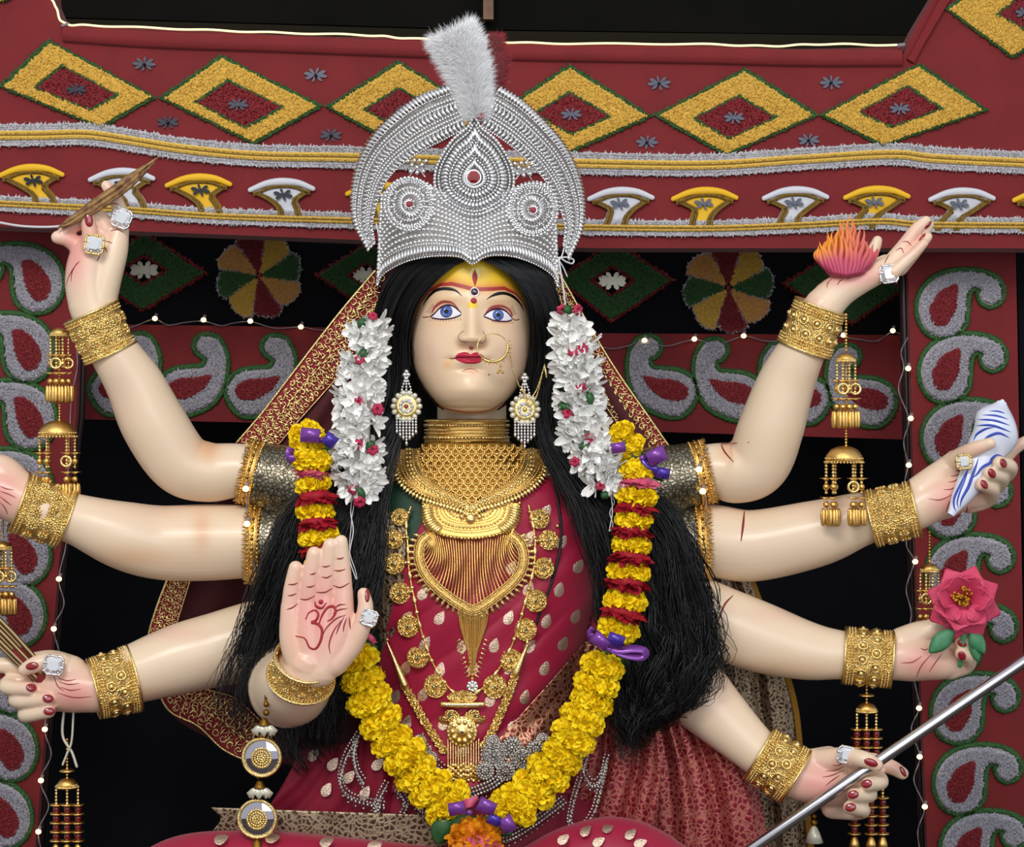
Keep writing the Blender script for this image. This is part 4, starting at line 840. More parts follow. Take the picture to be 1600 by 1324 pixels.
sleeve((960, 770), (1104, 737), 66, 47, 38, 1); sleeve((960, 850), (1103, 846), 70, 62, 56, 1)

# ---- red veil behind the head and shoulders, with an embroidered band
def veil_panel(rows, d, nu=30, nv=40): return cloth('veil', rows, d, 'veil_sheer', (6, 3, .1), nu, nv)
veil_panel([[(600, 415), (520, 530), (440, 640), (385, 705), (300, 850), (262, 920), (238, 1000), (262, 1110), (360, 1170), (420, 1195)], [(735, 415), (735, 530), (735, 640), (735, 705), (735, 850), (735, 920), (735, 1000), (735, 1090), (735, 1170), (735, 1195)]], lambda u, v: 95+.10*(v-415), 60, 80)
veil_panel([[(735, 415), (735, 530), (735, 640), (735, 705), (735, 800)], [(868, 415), (925, 520), (985, 620), (1045, 702), (1050, 800)]], lambda u, v: 96+.08*(v-415), 50, 60)
def embroidery(A, B, d, n_motif, name='embroidered_band'):
    Lf = cr(A, 80); Rt = cr(B, 80); dd = (lambda v: d+.1*(v-415)); t = np.linspace(0, 1, 8)[None, :, None]; Q = Lf[:, None]*(1-t)+Rt[:, None]*t
    b = MB(); b.grid(W(Q[..., 0], Q[..., 1], dd(Q[..., 1]))); o = b.obj(name, 'veil_red', STAT); solid(o, .002)
    b = MB()
    for X, r in ((Lf, 2.2), (Rt, 1.4)): b.tube(W(X[:, 0], X[:, 1], dd(X[:, 1])-2), r*.001, 6)
    sub(b.obj('gold_piping', 'gold_light', STAT), o)
    b = MB(); Lr = resamp(Lf, n_motif); Rr = resamp(Rt, n_motif)
    for i in range(n_motif):
        c = (Lr[i]+Rr[i])/2; w = np.linalg.norm(Rr[i]-Lr[i]); ax = (Rr[i]-Lr[i])/w; ay = np.array((-ax[1], ax[0])); s = w/60
        for (x, y, r) in [(-20, -6, 5), (-20, 7, 5), (-9, 0, 6), (3, -8, 5.5), (3, 8, 5.5), (13, 0, 6), (22, -7, 4.5), (22, 7, 4.5)]:
            p = c+(ax*x+ay*y)*s; th = np.linspace(rnd.uniform(0, 6), 0, 2)[0]+np.linspace(0, 5.2, 16); q = p+np.stack([np.cos(th), np.sin(th)], -1)*(np.linspace(r, r*.5, 16)[:, None])*s
            b.tube(W(q[:, 0], q[:, 1], dd(p[1])-3), .00085, 5)
        for (x, y, an) in [(-14, 0, 0), (8, 0, PI), (18, 0, 0), (-3, 11, 1.5), (-3, -11, -1.5)]:
            p = c+(ax*x+ay*y)*s; q = np.array([p+(ax*math.cos(an)+ay*math.sin(an))*t_*s for t_ in (-5, 0, 5)]); b.tube(W(q[:, 0], q[:, 1], dd(p[1])-3), np.array((.0005, .0022, .0005)), 6)
    sub(b.obj('gold_embroidery', 'gold_light', STAT, kind='stuff'), o)
embroidery([(586, 424), (530, 490), (460, 580), (410, 645), (370, 692)], [(600, 500), (570, 540), (505, 615), (460, 665), (428, 704)], 90, 24)
embroidery([(872, 424), (915, 500), (960, 575), (1005, 640), (1048, 702)], [(868, 470), (890, 530), (925, 600), (960, 655), (992, 700)], 90, 22)
embroidery([(262, 905), (245, 950), (232, 1000), (240, 1050), (262, 1108), (310, 1135), (350, 1172), (400, 1195)], [(298, 905), (284, 950), (272, 1000), (288, 1045), (318, 1075), (365, 1090), (400, 1120), (430, 1150)], 78, 26)

# ---- hair: a dark cap and long strands
FB = cr([(740, 398), (715, 411), (690, 428), (668, 450), (655, 472), (642, 496), (638, 530), (642, 565), (655, 598), (672, 622), (700, 650), (735, 655), (770, 648), (790, 628), (812, 602), (826, 572), (832, 540), (830, 490), (822, 462), (808, 440), (785, 420), (760, 408)], 120, True)
P, uu, vv, cc = head_grid(300, 640, 120, 160, 50, grow=4)
keep = ~((inside(FB, uu.ravel(), vv.ravel())) & (np.broadcast_to(cc, uu.shape).ravel() > 0)); m_, n_ = P.shape[:2]; b = MB(); F = []
for i in range(m_-1):
    for j in range(n_):
        k = (j+1) % n_; q = (i*n_+j, i*n_+k, (i+1)*n_+k, (i+1)*n_+j)
        if all(keep[x] for x in q): F.append(q)
b.add(P.reshape(-1, 3), F); HAIR = b.obj('hair', 'hair_base', STAT)
def lock(I, O, dI, dO, n, wav, rad, seed, base=True, spread=1.):
    r = np.random.RandomState(seed); m = 46; I = resamp(cr(I, 120), m); O = resamp(cr(O, 120), m); dI = np.interp(np.linspace(0, 1, m), np.linspace(0, 1, len(dI)), dI); dO = np.interp(np.linspace(0, 1, m), np.linspace(0, 1, len(dO)), dO)
    b = MB(); s_ = np.linspace(0, 1, m)
    nc = max(24, n//22); cf = (np.arange(nc)+r.rand(nc))/nc; cph = r.rand(nc)*7; cfr = 17+16*r.rand(nc); cend = .80+.24*r.rand(nc); cdz = r.randn(nc)*9; cam = .6+.9*r.rand(nc)
    for i in range(n):
        c = r.randint(nc); loose = r.rand() < .22; end = min(1.0, cend[c]+.05*r.randn()); k = max(8, int(m*end)); g = cf[c]+(r.randn()*.03)*(1-.55*s_)+np.cumsum(r.randn(m))*(.010 if loose else .004)*spread; g = np.clip(g, -.06, 1.06)
        Q = I*(1-g[:, None])+O*g[:, None]; D = dI*(1-g)+dO*g+(cdz[c]+5*r.randn())*np.clip(s_*2.5, .12, 1); amp = wav*(1.6 if loose else 1)*cam[c]*np.clip((s_-.12)*1.9, 0, 1.6); ph = cph[c]+.5*r.randn(); fr = cfr[c]*(1+.06*r.randn())
        Q = Q+np.stack([np.sin(s_*fr+ph), .4*np.cos(s_*fr+ph)], -1)*amp[:, None]; D = D+np.cos(s_*fr*.9+ph)*amp*.8
        md = np.where((s_ < .3), np.minimum(D, fsurf(Q[:, 0], Q[:, 1])-5), D)
        p = W(Q[:k, 0], Q[:k, 1], md[:k]); rr = rad*.001*np.interp(np.linspace(0, 1, k), [0, .7, 1], [1, 1, .3]); b.tube(p, rr, 3, cap='flat')
    o = b.obj('hair_strands', 'hair', STAT, kind='stuff'); sub(o, HAIR)
    if base:
        t = np.linspace(.03, .97, 14)[None, :, None]; Q = I[:, None]*(1-t)+O[:, None]*t; t2 = t[..., 0]; D = dI[:, None]*(1-t2)+dO[:, None]*t2+9; b = MB()
        k = int(m*.86); P = W(Q[:k, :, 0], Q[:k, :, 1], np.where(s_[:k, None] < .3, np.minimum(D[:k], fsurf(Q[:k, :, 0], Q[:k, :, 1])-3), D[:k])); b.grid(P); o = b.obj('hair_under_layer', 'hair_base', STAT); sub(o, HAIR); solid(o, .004)
lock([(741, 400), (702, 419), (668, 450), (645, 485), (636, 530), (638, 580), (632, 640), (618, 700), (606, 760), (596, 830), (588, 900), (578, 960), (560, 1030), (540, 1100), (520, 1170)],
     [(662, 398), (628, 415), (602, 450), (586, 500), (582, 560), (580, 620), (560, 690), (500, 750), (448, 800), (425, 860), (402, 930), (376, 990), (350, 1060), (342, 1110), (352, 1150)],
     [-165, -160, -140, -110, -95, -95, -100, -112, -122, -128, -132, -135, -138, -140, -140], [-130, -110, -80, -60, -55, -55, -70, -85, -95, -100, -100, -100, -105, -105, -100], 1300, 6, .95, 3)
lock([(600, 780), (592, 860), (580, 950), (560, 1040), (540, 1110), (525, 1170)], [(520, 780), (490, 880), (470, 980), (450, 1070), (440, 1140), (470, 1210)], [-122, -126, -130, -135, -130, -125], [-110, -110, -112, -115, -115, -110], 600, 5.5, .95, 4)
lock([(739, 400), (775, 414), (805, 436), (824, 468), (832, 510), (832, 560), (826, 620), (838, 680), (868, 740), (905, 800), (930, 880), (945, 960), (955, 1040), (965, 1110), (980, 1170)],
     [(815, 402), (850, 425), (872, 470), (882, 530), (884, 600), (878, 660), (900, 715), (960, 750), (1030, 785), (1075, 840), (1098, 910), (1115, 980), (1128, 1040), (1105, 1090), (1050, 1115)],
     [-165, -160, -140, -110, -95, -95, -100, -108, -118, -124, -128, -130, -130, -128, -120], [-130, -110, -80, -60, -55, -55, -70, -85, -95, -100, -100, -100, -100, -100, -95], 1400, 6.5, .95, 5)
lock([(930, 860), (945, 960), (955, 1050), (970, 1130), (990, 1190)], [(1080, 860), (1100, 950), (1120, 1020), (1085, 1090), (1010, 1150)], [-124, -128, -130, -125, -118], [-104, -104, -104, -104, -104], 600, 8.5, .95, 6, base=False)

bh = cloth('hair_back', [[(600, 470), (590, 560), (584, 650), (570, 720), (550, 790)], [(868, 470), (876, 560), (884, 650), (900, 720), (930, 790)]], lambda u, v: 62-.0012*(u-735)**2, 'hair_base', (2, 9, .1)); sub(bh, HAIR)
# ================================================================== CROWN
CRN = thing('crown', 'tall silver beaded crown with curved side wings and red gems on the statue', 'crown', W(741, 440, -60))
def cd(u, v=0): u = np.asarray(u, float); return -185+105*((u-738)/150)**2+.0*np.asarray(v, float)
def CP(u, v, l=0.): return W(u, v, cd(u)-l)
low = cr([(590, 445), (600, 428), (630, 411), (665, 402), (700, 400), (722, 403), (738, 413), (755, 403), (775, 399), (805, 402), (838, 414), (862, 430), (871, 447)], 120)
low2 = lambda f, top: low*(1-f)+top*f
top = cr([(597, 306), (620, 285), (655, 282), (690, 300), (738, 320), (790, 300), (825, 286), (850, 288), (866, 308)], 120)
# base band: curved plate with rows of beads
t = np.linspace(0, 1, 14)[:, None, None]; Q = low[None]*(1-t)+top[None]*t; b = MB(); b.grid(W(Q[..., 0], Q[..., 1], cd(Q[..., 0]))); o = b.obj('crown_band', 'silver_plate', CRN); solid(o, .004)
b = MB()
BT = _sph(5, 4)
def beadrow(b, line, step, r, lift=2., q=(6, 4), sq=None):
    n = max(2, int(np.linalg.norm(np.diff(line, axis=0), axis=1).sum()/step)); L = resamp(line, n); b.beads(CP(L[:, 0], L[:, 1], lift), r, q, sq)
def ribs(b, A, B, step, wid, lift=2., arch=4.):        # little curved silver leaves lying side by side between two curves
    n = max(3, int(np.linalg.norm(np.diff(A, axis=0), axis=1).sum()/step)); A = resamp(A, n); B = resamp(B, n)
    for i in range(n):
        f = np.linspace(0, 1, 5); q = A[i]*(1-f[:, None])+B[i]*f[:, None]; tn = A[min(i+1, n-1)]-A[max(i-1, 0)]; tn = tn/(np.linalg.norm(tn)+1e-9)
        q = q+tn*(np.sin(f*PI)*step*.35)[:, None]; b.tube(CP(q[:, 0], q[:, 1], lift+arch*np.sin(f*PI)*.5), wid*.001*np.array((.45, .9, 1, .9, .45)), 6, cap='flat')
for f in np.arange(.21, .98, .075): beadrow(b, low2(f, top), 6.2, .0031)
beadrow(b, low, 4, .0018); beadrow(b, low2(.17, top), 4, .0018); beadrow(b, top, 6, .003)
for s in (0, 1):
    e = np.array([low[-s], top[-s]]) if s == 0 else np.array([low[-1], top[-1]]); beadrow(b, e, 6, .0034)
b.obj('beadwork', 'silver', CRN, kind='stuff')
b = MB(); ribs(b, low2(.02, top), low2(.15, top), 5, 2.2); b.obj('rib_border', 'silver', CRN, kind='stuff')
# central teardrop
tear = lambda s, dy=0: cr(np.array([(741, 278-94*s), (752, 278-78*s), (778, 278-55*s), (800, 278-15*s), (800, 278+20*s), (778, 278+45*s), (741, 278+58*s), (704, 278+45*s), (682, 278+20*s), (682, 278-15*s), (704, 278-55*s), (730, 278-78*s)])*np.array((1, 1))*1. if s == 1 else np.array([(741+(x-741)*s, 278+(y-278)*s) for x, y in [(741, 184), (752, 200), (778, 223), (800, 263), (800, 298), (778, 323), (741, 336), (704, 323), (682, 298), (682, 263), (704, 223), (730, 200)]]), 90, True)
cl = lambda A: np.concatenate([A, A[:1]])
b = MB(); q = tear(1); P = [W(x[:, 0], x[:, 1], cd(x[:, 0])-g) for x, g in ((q, -3), (q, 3), (741+0*q+(q-np.array((741, 278)))*.5+np.array((0, 278)) if False else np.array((741, 278))+(q-np.array((741, 278)))*.5, 5), (np.array((741, 278))+(q-np.array((741, 278)))*.03, 5))]
b.grid(np.stack(P), True); TD = b.obj('central_teardrop', 'silver_plate', CRN)
b = MB()
for s, st, r in ((1., 5.5, .0029), (.9, 4.5, .0022), (.62, 4.5, .0022), (.36, 4.5, .002)): beadrow(b, cl(tear(s)), st, r, 6)
sub(b.obj('beadwork', 'silver', CRN, kind='stuff'), TD)
b = MB(); ribs(b, cl(tear(.84)), cl(tear(.66)), 6.4, 2.6, 6); ribs(b, cl(tear(.57)), cl(tear(.4)), 6.4, 2.5, 6); ribs(b, cl(tear(.32)), cl(tear(.2)), 4, 1.8, 6); sub(b.obj('silver_leaves', 'silver', CRN, kind='stuff'), TD)
def gem(name, u, v, r, lift, m='gem_red'):
    b = MB(); b.beads([CP(u, v, lift)], r*.001, (8, 6), (1, .7, 1)); g_ = b.obj(name, m, CRN, smooth=False, label='faceted red gem' if m == 'gem_red' else None)
    b = MB(); b.ring(CP(u, v, lift-1), r*.00105, .0013, (0, -1, 0), 20); sub(b.obj('gem_setting', 'silver', CRN), g_)
gem('gem', 740, 277, 10, 9)
for cx, cy in ((639, 319), (833, 328)):
    th = np.linspace(0, 2*PI, 60); circ = lambda r: np.stack([cx+r*.93*np.cos(th), cy+r*np.sin(th)], -1)
    b = MB(); P = [W(x[:, 0], x[:, 1], cd(x[:, 0])-g) for x, g in ((circ(42), -3), (circ(41), 3), (circ(20), 5), (circ(1), 5))]; b.grid(np.stack(P)); MD = b.obj('side_medallion', 'silver_plate', CRN)
    b = MB()
    for r, st, br in ((41, 6, .0034), (34, 4.5, .0024), (26, 4, .002), (8, 3.5, .0016)): beadrow(b, circ(r), st, br, 5)
    sub(b.obj('beadwork', 'silver', CRN, kind='stuff'), MD)
    b = MB(); ribs(b, circ(23), circ(11), 5, 2.1, 5); ribs(b, circ(40), circ(34), 4, 1.6, 5); sub(b.obj('silver_leaves', 'silver', CRN, kind='stuff'), MD)
    gem('gem', cx, cy, 5.2, 8)
for k, (cx, cy) in enumerate(((652, 262), (818, 266))):
    b = MB(); q = [(cx+x, cy+y) for x, y in ((0, 0), (8, -4), (-8, -4), (4, -11), (-4, -11), (0, 8), (10, 6), (-10, 6), (14, -10), (-14, -10))]
    q = np.array(q, float); b.beads(CP(q[:, 0], q[:, 1], 2), .0036, (8, 6)); b.tube(CP(np.array([cx-12., cx, cx+12.]), np.array([cy+14., cy-2, cy+14.]), 0), .0012, 5); b.obj('bead_sprig', 'silver', CRN)
# wings
def wing(outer, inner, name='crown_wing'):
    O = cr(outer, 100); I = cr(inner, 100); mix = lambda f: I*(1-f)+O*f
    wd_ = lambda u: cd(u)-2; t = np.linspace(.04, .86, 8)[:, None, None]; Q = I[None]*(1-t)+O[None]*t; b = MB(); b.grid(W(Q[..., 0], Q[..., 1], cd(Q[..., 0]))); w = b.obj(name, 'silver_plate', CRN); solid(w, .003)
    b = MB()
    for f, st, r in ((.02, 4, .0018), (.22, 4.5, .0024), (.3, 4.5, .0024), (.38, 4.5, .0022), (.6, 4.2, .0022), (.68, 5, .0026), (.8, 4, .0018)): beadrow(b, mix(f), st, r, 3)
    sub(b.obj('beadwork', 'silver', CRN, kind='stuff'), w)
    b = MB(); ribs(b, mix(.04), mix(.2), 6.5, 2.5, 3); ribs(b, mix(.41), mix(.59), 6.5, 2.5, 3); sub(b.obj('silver_leaves', 'silver', CRN, kind='stuff'), w)
    n = 54; A = resamp(mix(.8), n); B = resamp(O, n)     # outer fringe, leaf by leaf
    for i in range(n):
        f = np.linspace(0, 1, 6); tn = unit(A[min(i+1, n-1)]-A[max(i-1, 0)]); q = A[i]*(1-f[:, None])+(B[i]+tn*3)*f[:, None]; b = MB(); b.tube(CP(q[:, 0], q[:, 1], 3+3*np.sin(f*PI)), .001*np.array((1., 2.1, 2.9, 3.2, 2.8, 1.4)), 7); sub(b.obj('silver_leaf', 'silver', CRN), w)
wing([(700, 132), (655, 148), (612, 178), (578, 214), (557, 256), (548, 305), (552, 348), (574, 390)], [(728, 202), (690, 222), (655, 240), (622, 264), (600, 292), (588, 326), (583, 352), (586, 378)])
wing([(782, 134), (815, 154), (850, 186), (884, 226), (905, 270), (914, 316), (910, 360), (890, 404)], [(752, 198), (788, 222), (815, 244), (842, 272), (862, 300), (875, 330), (882, 356), (880, 380)])
b = MB(); P = cr([(588, 350), (592, 370), (594, 400), (592, 430)], 20); b.tube(CP(P[:, 0], P[:, 1], 3), .0012, 5); P = cr([(884, 375), (878, 400), (872, 404), (880, 418), (886, 432)], 20); b.tube(CP(P[:, 0], P[:, 1], 3), .0012, 5); b.obj('tie_string', 'string_white', CRN)
b = MB(); P = cr([(874, 404), (884, 402), (896, 406), (894, 412), (884, 409), (874, 404), (876, 425), (880, 450), (884, 482)], 50); b.tube(CP(P[:, 0], P[:, 1], 6), .0014, 5); b.obj('tie_bow', 'string_white', CRN)
# plume
PLU = thing('feather_plume', 'white and red fluffy feather plume standing on top of the silver crown', 'feather', CP(742, 185, 5))
def plume(name, axis, wid, n, m, d, seed, fl=16):
    r = np.random.RandomState(seed); A = cr(axis, 80); wv = np.interp(np.linspace(0, 1, 80), np.linspace(0, 1, len(wid)), wid)
    b = MB(); e_ = 62; b.tube(W(A[:e_, 0], A[:e_, 1], d), (wv*.5*.001*.93)[:e_], 14); c0 = b.obj(name, m, PLU)
    i = (r.rand(n)*79).astype(int); T = unit(np.gradient(A, axis=0))[i]; N = np.stack([-T[:, 1], T[:, 0]], -1); ph = r.rand(n)*2*PI
    w_ = wv[i]*.6; p0 = np.stack([*(A[i]+N*(w_*np.cos(ph))[:, None]).T, d+w_*np.sin(ph)], -1); p0 = W(p0[:, 0], p0[:, 1], p0[:, 2])
    o3 = np.stack([N[:, 0]*np.cos(ph), np.sin(ph)*1., -N[:, 1]*np.cos(ph)], -1); t3 = np.stack([T[:, 0], 0*ph, -T[:, 1]], -1); z = unit(o3+t3*(.45+.5*r.rand(n))[:, None]+.45*r.randn(n, 3))
    x = unit(np.cross(z, r.randn(n, 3))); ln = (fl*(.5+.8*r.rand(n)))*.001; BL = (np.array([(-.5, 0, 0), (.5, 0, 0), (.3, .15, .55), (-.3, .15, .55), (0, 0.5, 1)]), [(0, 1, 2, 3), (3, 2, 4)])
    b = MB(); b.inst(*BL, p0, np.stack([x*.0008, np.cross(z, x)*.004, z*ln[:, None]], -1)); sub(b.obj(name+'_barbs', m, PLU, kind='stuff'), c0)
plume('red_feather', [(754, 182), (762, 160), (772, 130), (776, 95), (774, 56)], [9, 15, 22, 24, 8], 8000, 'feather_red', -146, 2, 13)
plume('white_feather', [(744, 188), (742, 160), (734, 118), (720, 82), (706, 52)], [12, 22, 36, 45, 46], 30000, 'feather_white', -180, 1, 21)
b = MB(); b.beads([CP(750, 180, 6)], .009, (12, 8), (1, .7, .7)); b.obj('red_pompom', 'feather_red', PLU)
# ================================================================== JEWELLERY
zj = lambda pts: np.array(pts, float)/3.009+np.array((570, 640))
jd = lambda u, v, l=0: chest(u, v)-12-l
def JP(u, v, l=0.): return W(u, v, jd(u, v, l))
COLL = thing('gold_collar_necklace', 'broad gold choker and bib necklace with heart fringe on the statue neck and chest', 'necklace', JP(738, 1060))
# neck band: a real cylinder with rows of beads
def neckring(b, v, r, rad, q=(6, 4), n=90, sq=None):
    rad = rad+1.2
    th = np.linspace(-PI, PI, n, endpoint=False); b.beads(np.stack([(XC-8+rad*np.sin(th)-800)*K(0), (10-rad*np.cos(th))/1000, np.full(n, CZ+(662-v)*K(0))], -1), r, q, sq)
b = MB(); b.lathe((( XC-8-800)*K(0), .01, CZ+(662-692)*K(0)), (0, 0, 1), [(.0635, -.002), (.065, 0), (.0635, .012), (.0645, .016), (.0635, .02), (.063, .032), (.0645, .036), (.062, .037), (.06, .03)], 64); NB = b.obj('neck_band', 'gold', COLL)
b = MB()
for v, r, n in ((658, .0016, 130), (665, .0027, 84), (672, .0013, 140), (677, .0013, 140), (684, .003, 76), (690, .0016, 130)): neckring(b, v, r, 65, n=n)
sub(b.obj('gold_beads', 'gold_light', COLL, kind='stuff'), NB)
# scale net between band and collar
inner = cr(zj([(255, 185), (262, 240), (290, 300), (340, 350), (400, 390), (460, 425), (497, 450), (540, 425), (600, 390), (660, 345), (705, 300), (735, 240), (740, 185)]), 80)
netd = lambda v: np.interp(v, [690, 740, 790], [-58, -72, -100])
def ND(u, v, l=0): w = np.interp(v, [690, 740, 800], [66, 92, 60]); return np.minimum(-(np.interp(v, [690, 740, 790], [52, 72, 96]))*np.sqrt(np.clip(1-((u-730)/(w*1.5))**2, .1, 1))-2, chest(u, v)-16)-l
netpoly = np.concatenate([inner, np.array([(792, 692), (668, 692)])]); b = MB(); bb = MB()
for r_ in range(10):
    for c_ in range(15):
        u = 640+c_*13+(r_ % 2)*6.5; v = 697+r_*9.2
        if inside(netpoly, np.array([u]), np.array([v+2]))[0]:
            c = W(u, v, ND(u, v, 3)); th = np.linspace(.1*PI, .9*PI, 9)*1.0; th = np.linspace(-.08*PI, 1.08*PI, 10); b.tube(c+np.stack([.0066*np.cos(th), -.0022*np.sin(th), -.0078*np.sin(th)], -1), .0017, 5); b.tube(c+np.stack([.004*np.cos(th), -.002*np.sin(th), -.0046*np.sin(th)], -1), .001, 5); bb.beads([c+np.array((0, -.0025, -.003))], .0022)
t_ = np.linspace(0, 1, 20)[:, None, None]; tp_ = np.stack([np.linspace(666, 794, 80), np.full(80, 690.)], -1); ib_ = inner.copy(); ib_[:, 1] = np.maximum(ib_[:, 1], 690); Qn = tp_[None]*(1-t_)+ib_[np.argsort(ib_[:, 0])][None]*t_; bk = MB(); bk.grid(W(Qn[..., 0], Qn[..., 1], ND(Qn[..., 0], Qn[..., 1], .5))); solid(bk.obj('net_backing', 'gold_dark', COLL), .001)
NET = b.obj('scale_net', 'gold', COLL, kind='stuff'); sub(bb.obj('net_beads', 'gold_light', COLL, kind='stuff'), NET)
# collar crescent
outer = cr(zj([(150, 190), (150, 280), (180, 340), (250, 395), (330, 425), (400, 445), (470, 470), (497, 480), (540, 455), (600, 440), (660, 420), (740, 385), (810, 330), (845, 270), (835, 190)]), 120)
inn2 = resamp(inner, 120)
def CDp(Q, l): 
    x = np.minimum(chest(Q[..., 0], Q[..., 1])-6, ND(Q[..., 0], Q[..., 1]))-l; return W(Q[..., 0], Q[..., 1], x)
t = np.linspace(0, 1, 10)[:, None, None]; Q = inn2[None]*(1-t)+outer[None]*t; b = MB(); b.grid(CDp(Q, 2+3*np.sin(np.linspace(0, PI, 10))[:, None])); CO = b.obj('collar', 'gold', COLL); solid(CO, .003)
b = MB()
for f, r, st in ((.0, .0016, 4), (.12, .0014, 3.4), (.3, .0014, 3.4), (.42, .0030, 6.2), (.55, .0030, 6.2), (.68, .0014, 3.4), (.8, .0014, 3.4), (.97, .0024, 5)):
    L = inn2*(1-f)+outer*f; L = resamp(L, int(np.linalg.norm(np.diff(L, axis=0), axis=1).sum()/st)); b.beads(CDp(L, 6.2), r)
sub(b.obj('gold_beads', 'gold_light', COLL, kind='stuff'), CO)
L = resamp(outer, 62); N = ribbon(L, 1.)[1]-L; N = np.where((np.sum(N*(L-np.array((735, 730))), -1) > 0)[:, None], N, -N)
me_leaf = None
for i in range(62):
    p = CDp(np.array([L[i], L[i]+N[i]*5, L[i]+N[i]*11]), 5); b = MB(); b.tube(p, np.array((.002, .0034, .0004)), 6, cap='flat', flat=.6); sub(b.obj('collar_leaf', 'gold_light', COLL), CO)
# nested U pendant
def Uc(s): return np.array((735, 780))+(cr(zj([(265, 440), (275, 520), (310, 570), (380, 600), (497, 612), (610, 598), (680, 570), (720, 520), (735, 440)]), 90)-np.array((735, 780)))*s
b = MB(); A, B = Uc(.35), Uc(1.); t = np.linspace(0, 1, 8)[:, None, None]; Q = A[None]*(1-t)+B[None]*t; b.grid(JP(Q[..., 0], Q[..., 1], 4)); UP = b.obj('crescent_pendant', 'gold', COLL); solid(UP, .003)
b = MB()
for s, r, st in ((.4, .002, 4.4), (.48, .0024, 5), (.56, .0013, 3.2), (.62, .0013, 3.2), (.7, .0026, 5.4), (.77, .0013, 3.2), (.83, .0013, 3.2), (.97, .0026, 5.4)):
    L = Uc(s); L = resamp(L, int(np.linalg.norm(np.diff(L, axis=0), axis=1).sum()/st)); b.beads(JP(L[:, 0], L[:, 1], 6.2), r)
sub(b.obj('gold_beads', 'gold_light', COLL, kind='stuff'), UP)
A, B = resamp(Uc(.78), 50), resamp(Uc(1.02), 50)
for i in list(range(2, 13))+list(range(37, 48)):
    f = np.linspace(0, 1, 6)[:, None]; q = A[i]*(1-f)+B[i]*f; b = MB(); b.tube(JP(q[:, 0], q[:, 1], 6+4*np.sin(f[:, 0]*PI)), np.array((1.2, 1.8, 2.3, 2.6, 2.6, 1.8))*.001, 7); sub(b.obj('pendant_rib', 'gold_light', COLL), UP)
b = MB(); q = zj([(497, 515)]); b.beads(JP(q[:, 0], q[:, 1], 9), .008, (12, 8), (1, .6, 1)); q = zj([(470, 490), (525, 490), (455, 505), (540, 505), (480, 470), (515, 470), (497, 495)]); b.beads(JP(q[:, 0], q[:, 1], 9), .0042, (8, 6)); sub(b.obj('flower_boss', 'gold_light', COLL), UP)
# heart band with bead rows, fringe chains and tassel
heart = cr(zj([(300, 590), (262, 630), (255, 700), (280, 770), (330, 830), (390, 880), (450, 920), (510, 945), (570, 915), (630, 870), (690, 820), (735, 760), (748, 690), (730, 630), (690, 590)]), 120)
l, r = ribbon(heart, 7.5); b = MB(); b.grid(np.stack([JP(l[:, 0], l[:, 1], 4), JP(heart[:, 0], heart[:, 1], 8), JP(r[:, 0], r[:, 1], 4)])); HB = b.obj('heart_band', 'gold', COLL); solid(HB, .002)
b = MB()
for off_ in (-7.5, -4.5, -1.5, 1.5, 4.5, 7.5):
    L = ribbon(heart, off_)[0]; L = resamp(L, 150); b.beads(JP(L[:, 0], L[:, 1], 8), .0013)
sub(b.obj('gold_beads', 'gold_light', COLL, kind='stuff'), HB)
ctr = np.array((735, 870.)); L = resamp(heart, 40)
for i in range(1, 39):
    n_ = unit(L[i]-ctr); q = np.array([L[i]+n_*9, L[i]+n_*14, L[i]+n_*19]); b = MB(); b.tube(JP(q[:, 0], q[:, 1], 4), np.array((.0022, .0036, .0006)), 6); b.beads(JP(q[:1, 0], q[:1, 1], 5), .003); sub(b.obj('heart_drop', 'gold_light', COLL), HB)
top_ = resamp(Uc(1.02), 80)[8:-8]; top_ = resamp(top_, 44); bot = resamp(heart[12:-12], 44)
for i in range(44):
    f = np.linspace(0, 1, 14)[:, None]; q = top_[i]*(1-f)+bot[i]*f; cx = 735+(q[:, 0:1]-735)*(1-.18*np.sin(f*PI)); q = np.concatenate([cx, q[:, 1:]], 1); b = MB(); b.tube(JP(q[:, 0], q[:, 1], 5+2*np.sin(f[:, 0]*9+i)), .00125, 5, cap='flat'); sub(b.obj('fringe_chain', 'gold', COLL), HB)
TAS = []
for i in range(16):
    x0 = 717+i*3; x1 = 738+(i-7.5)*.9; y1 = 1062-abs(i-7.5)*6.5; f = np.linspace(0, 1, 24); x = x0*(1-f**2)+x1*f**2; y = 952+(y1-952)*f; b = MB(); b.tube(JP(x, y, 5+1.2*np.sin(i*2.4)), .0016, 5); b.beads([JP(x[-1], y[-1]+2, 5)], .0026); c0 = b.obj('tassel_chain', 'gold', COLL); TAS.append(c0)
for s in (-1, 1):
    for k in range(9):
        q = np.array([(738+s*(20-k*1.8), 1000+k*7), (738+s*(25-k*1.8), 1003+k*7)], float); b = MB(); b.tube(JP(q[:, 0], q[:, 1], 5), np.array((.002, .0004)), 5); sub(b.obj('tassel_spike', 'gold_light', COLL), TAS[0])
b = MB(); a = np.arange(8)*2*PI/8; b.beads(JP(738+6.5*np.cos(a), 1073+6.5*np.sin(a), 5), .0034, (8, 6), (1, .6, 1)); b.beads([JP(738, 1073, 6)], .004, (8, 6)); b.obj('silver_flower_bead', 'silver', COLL)

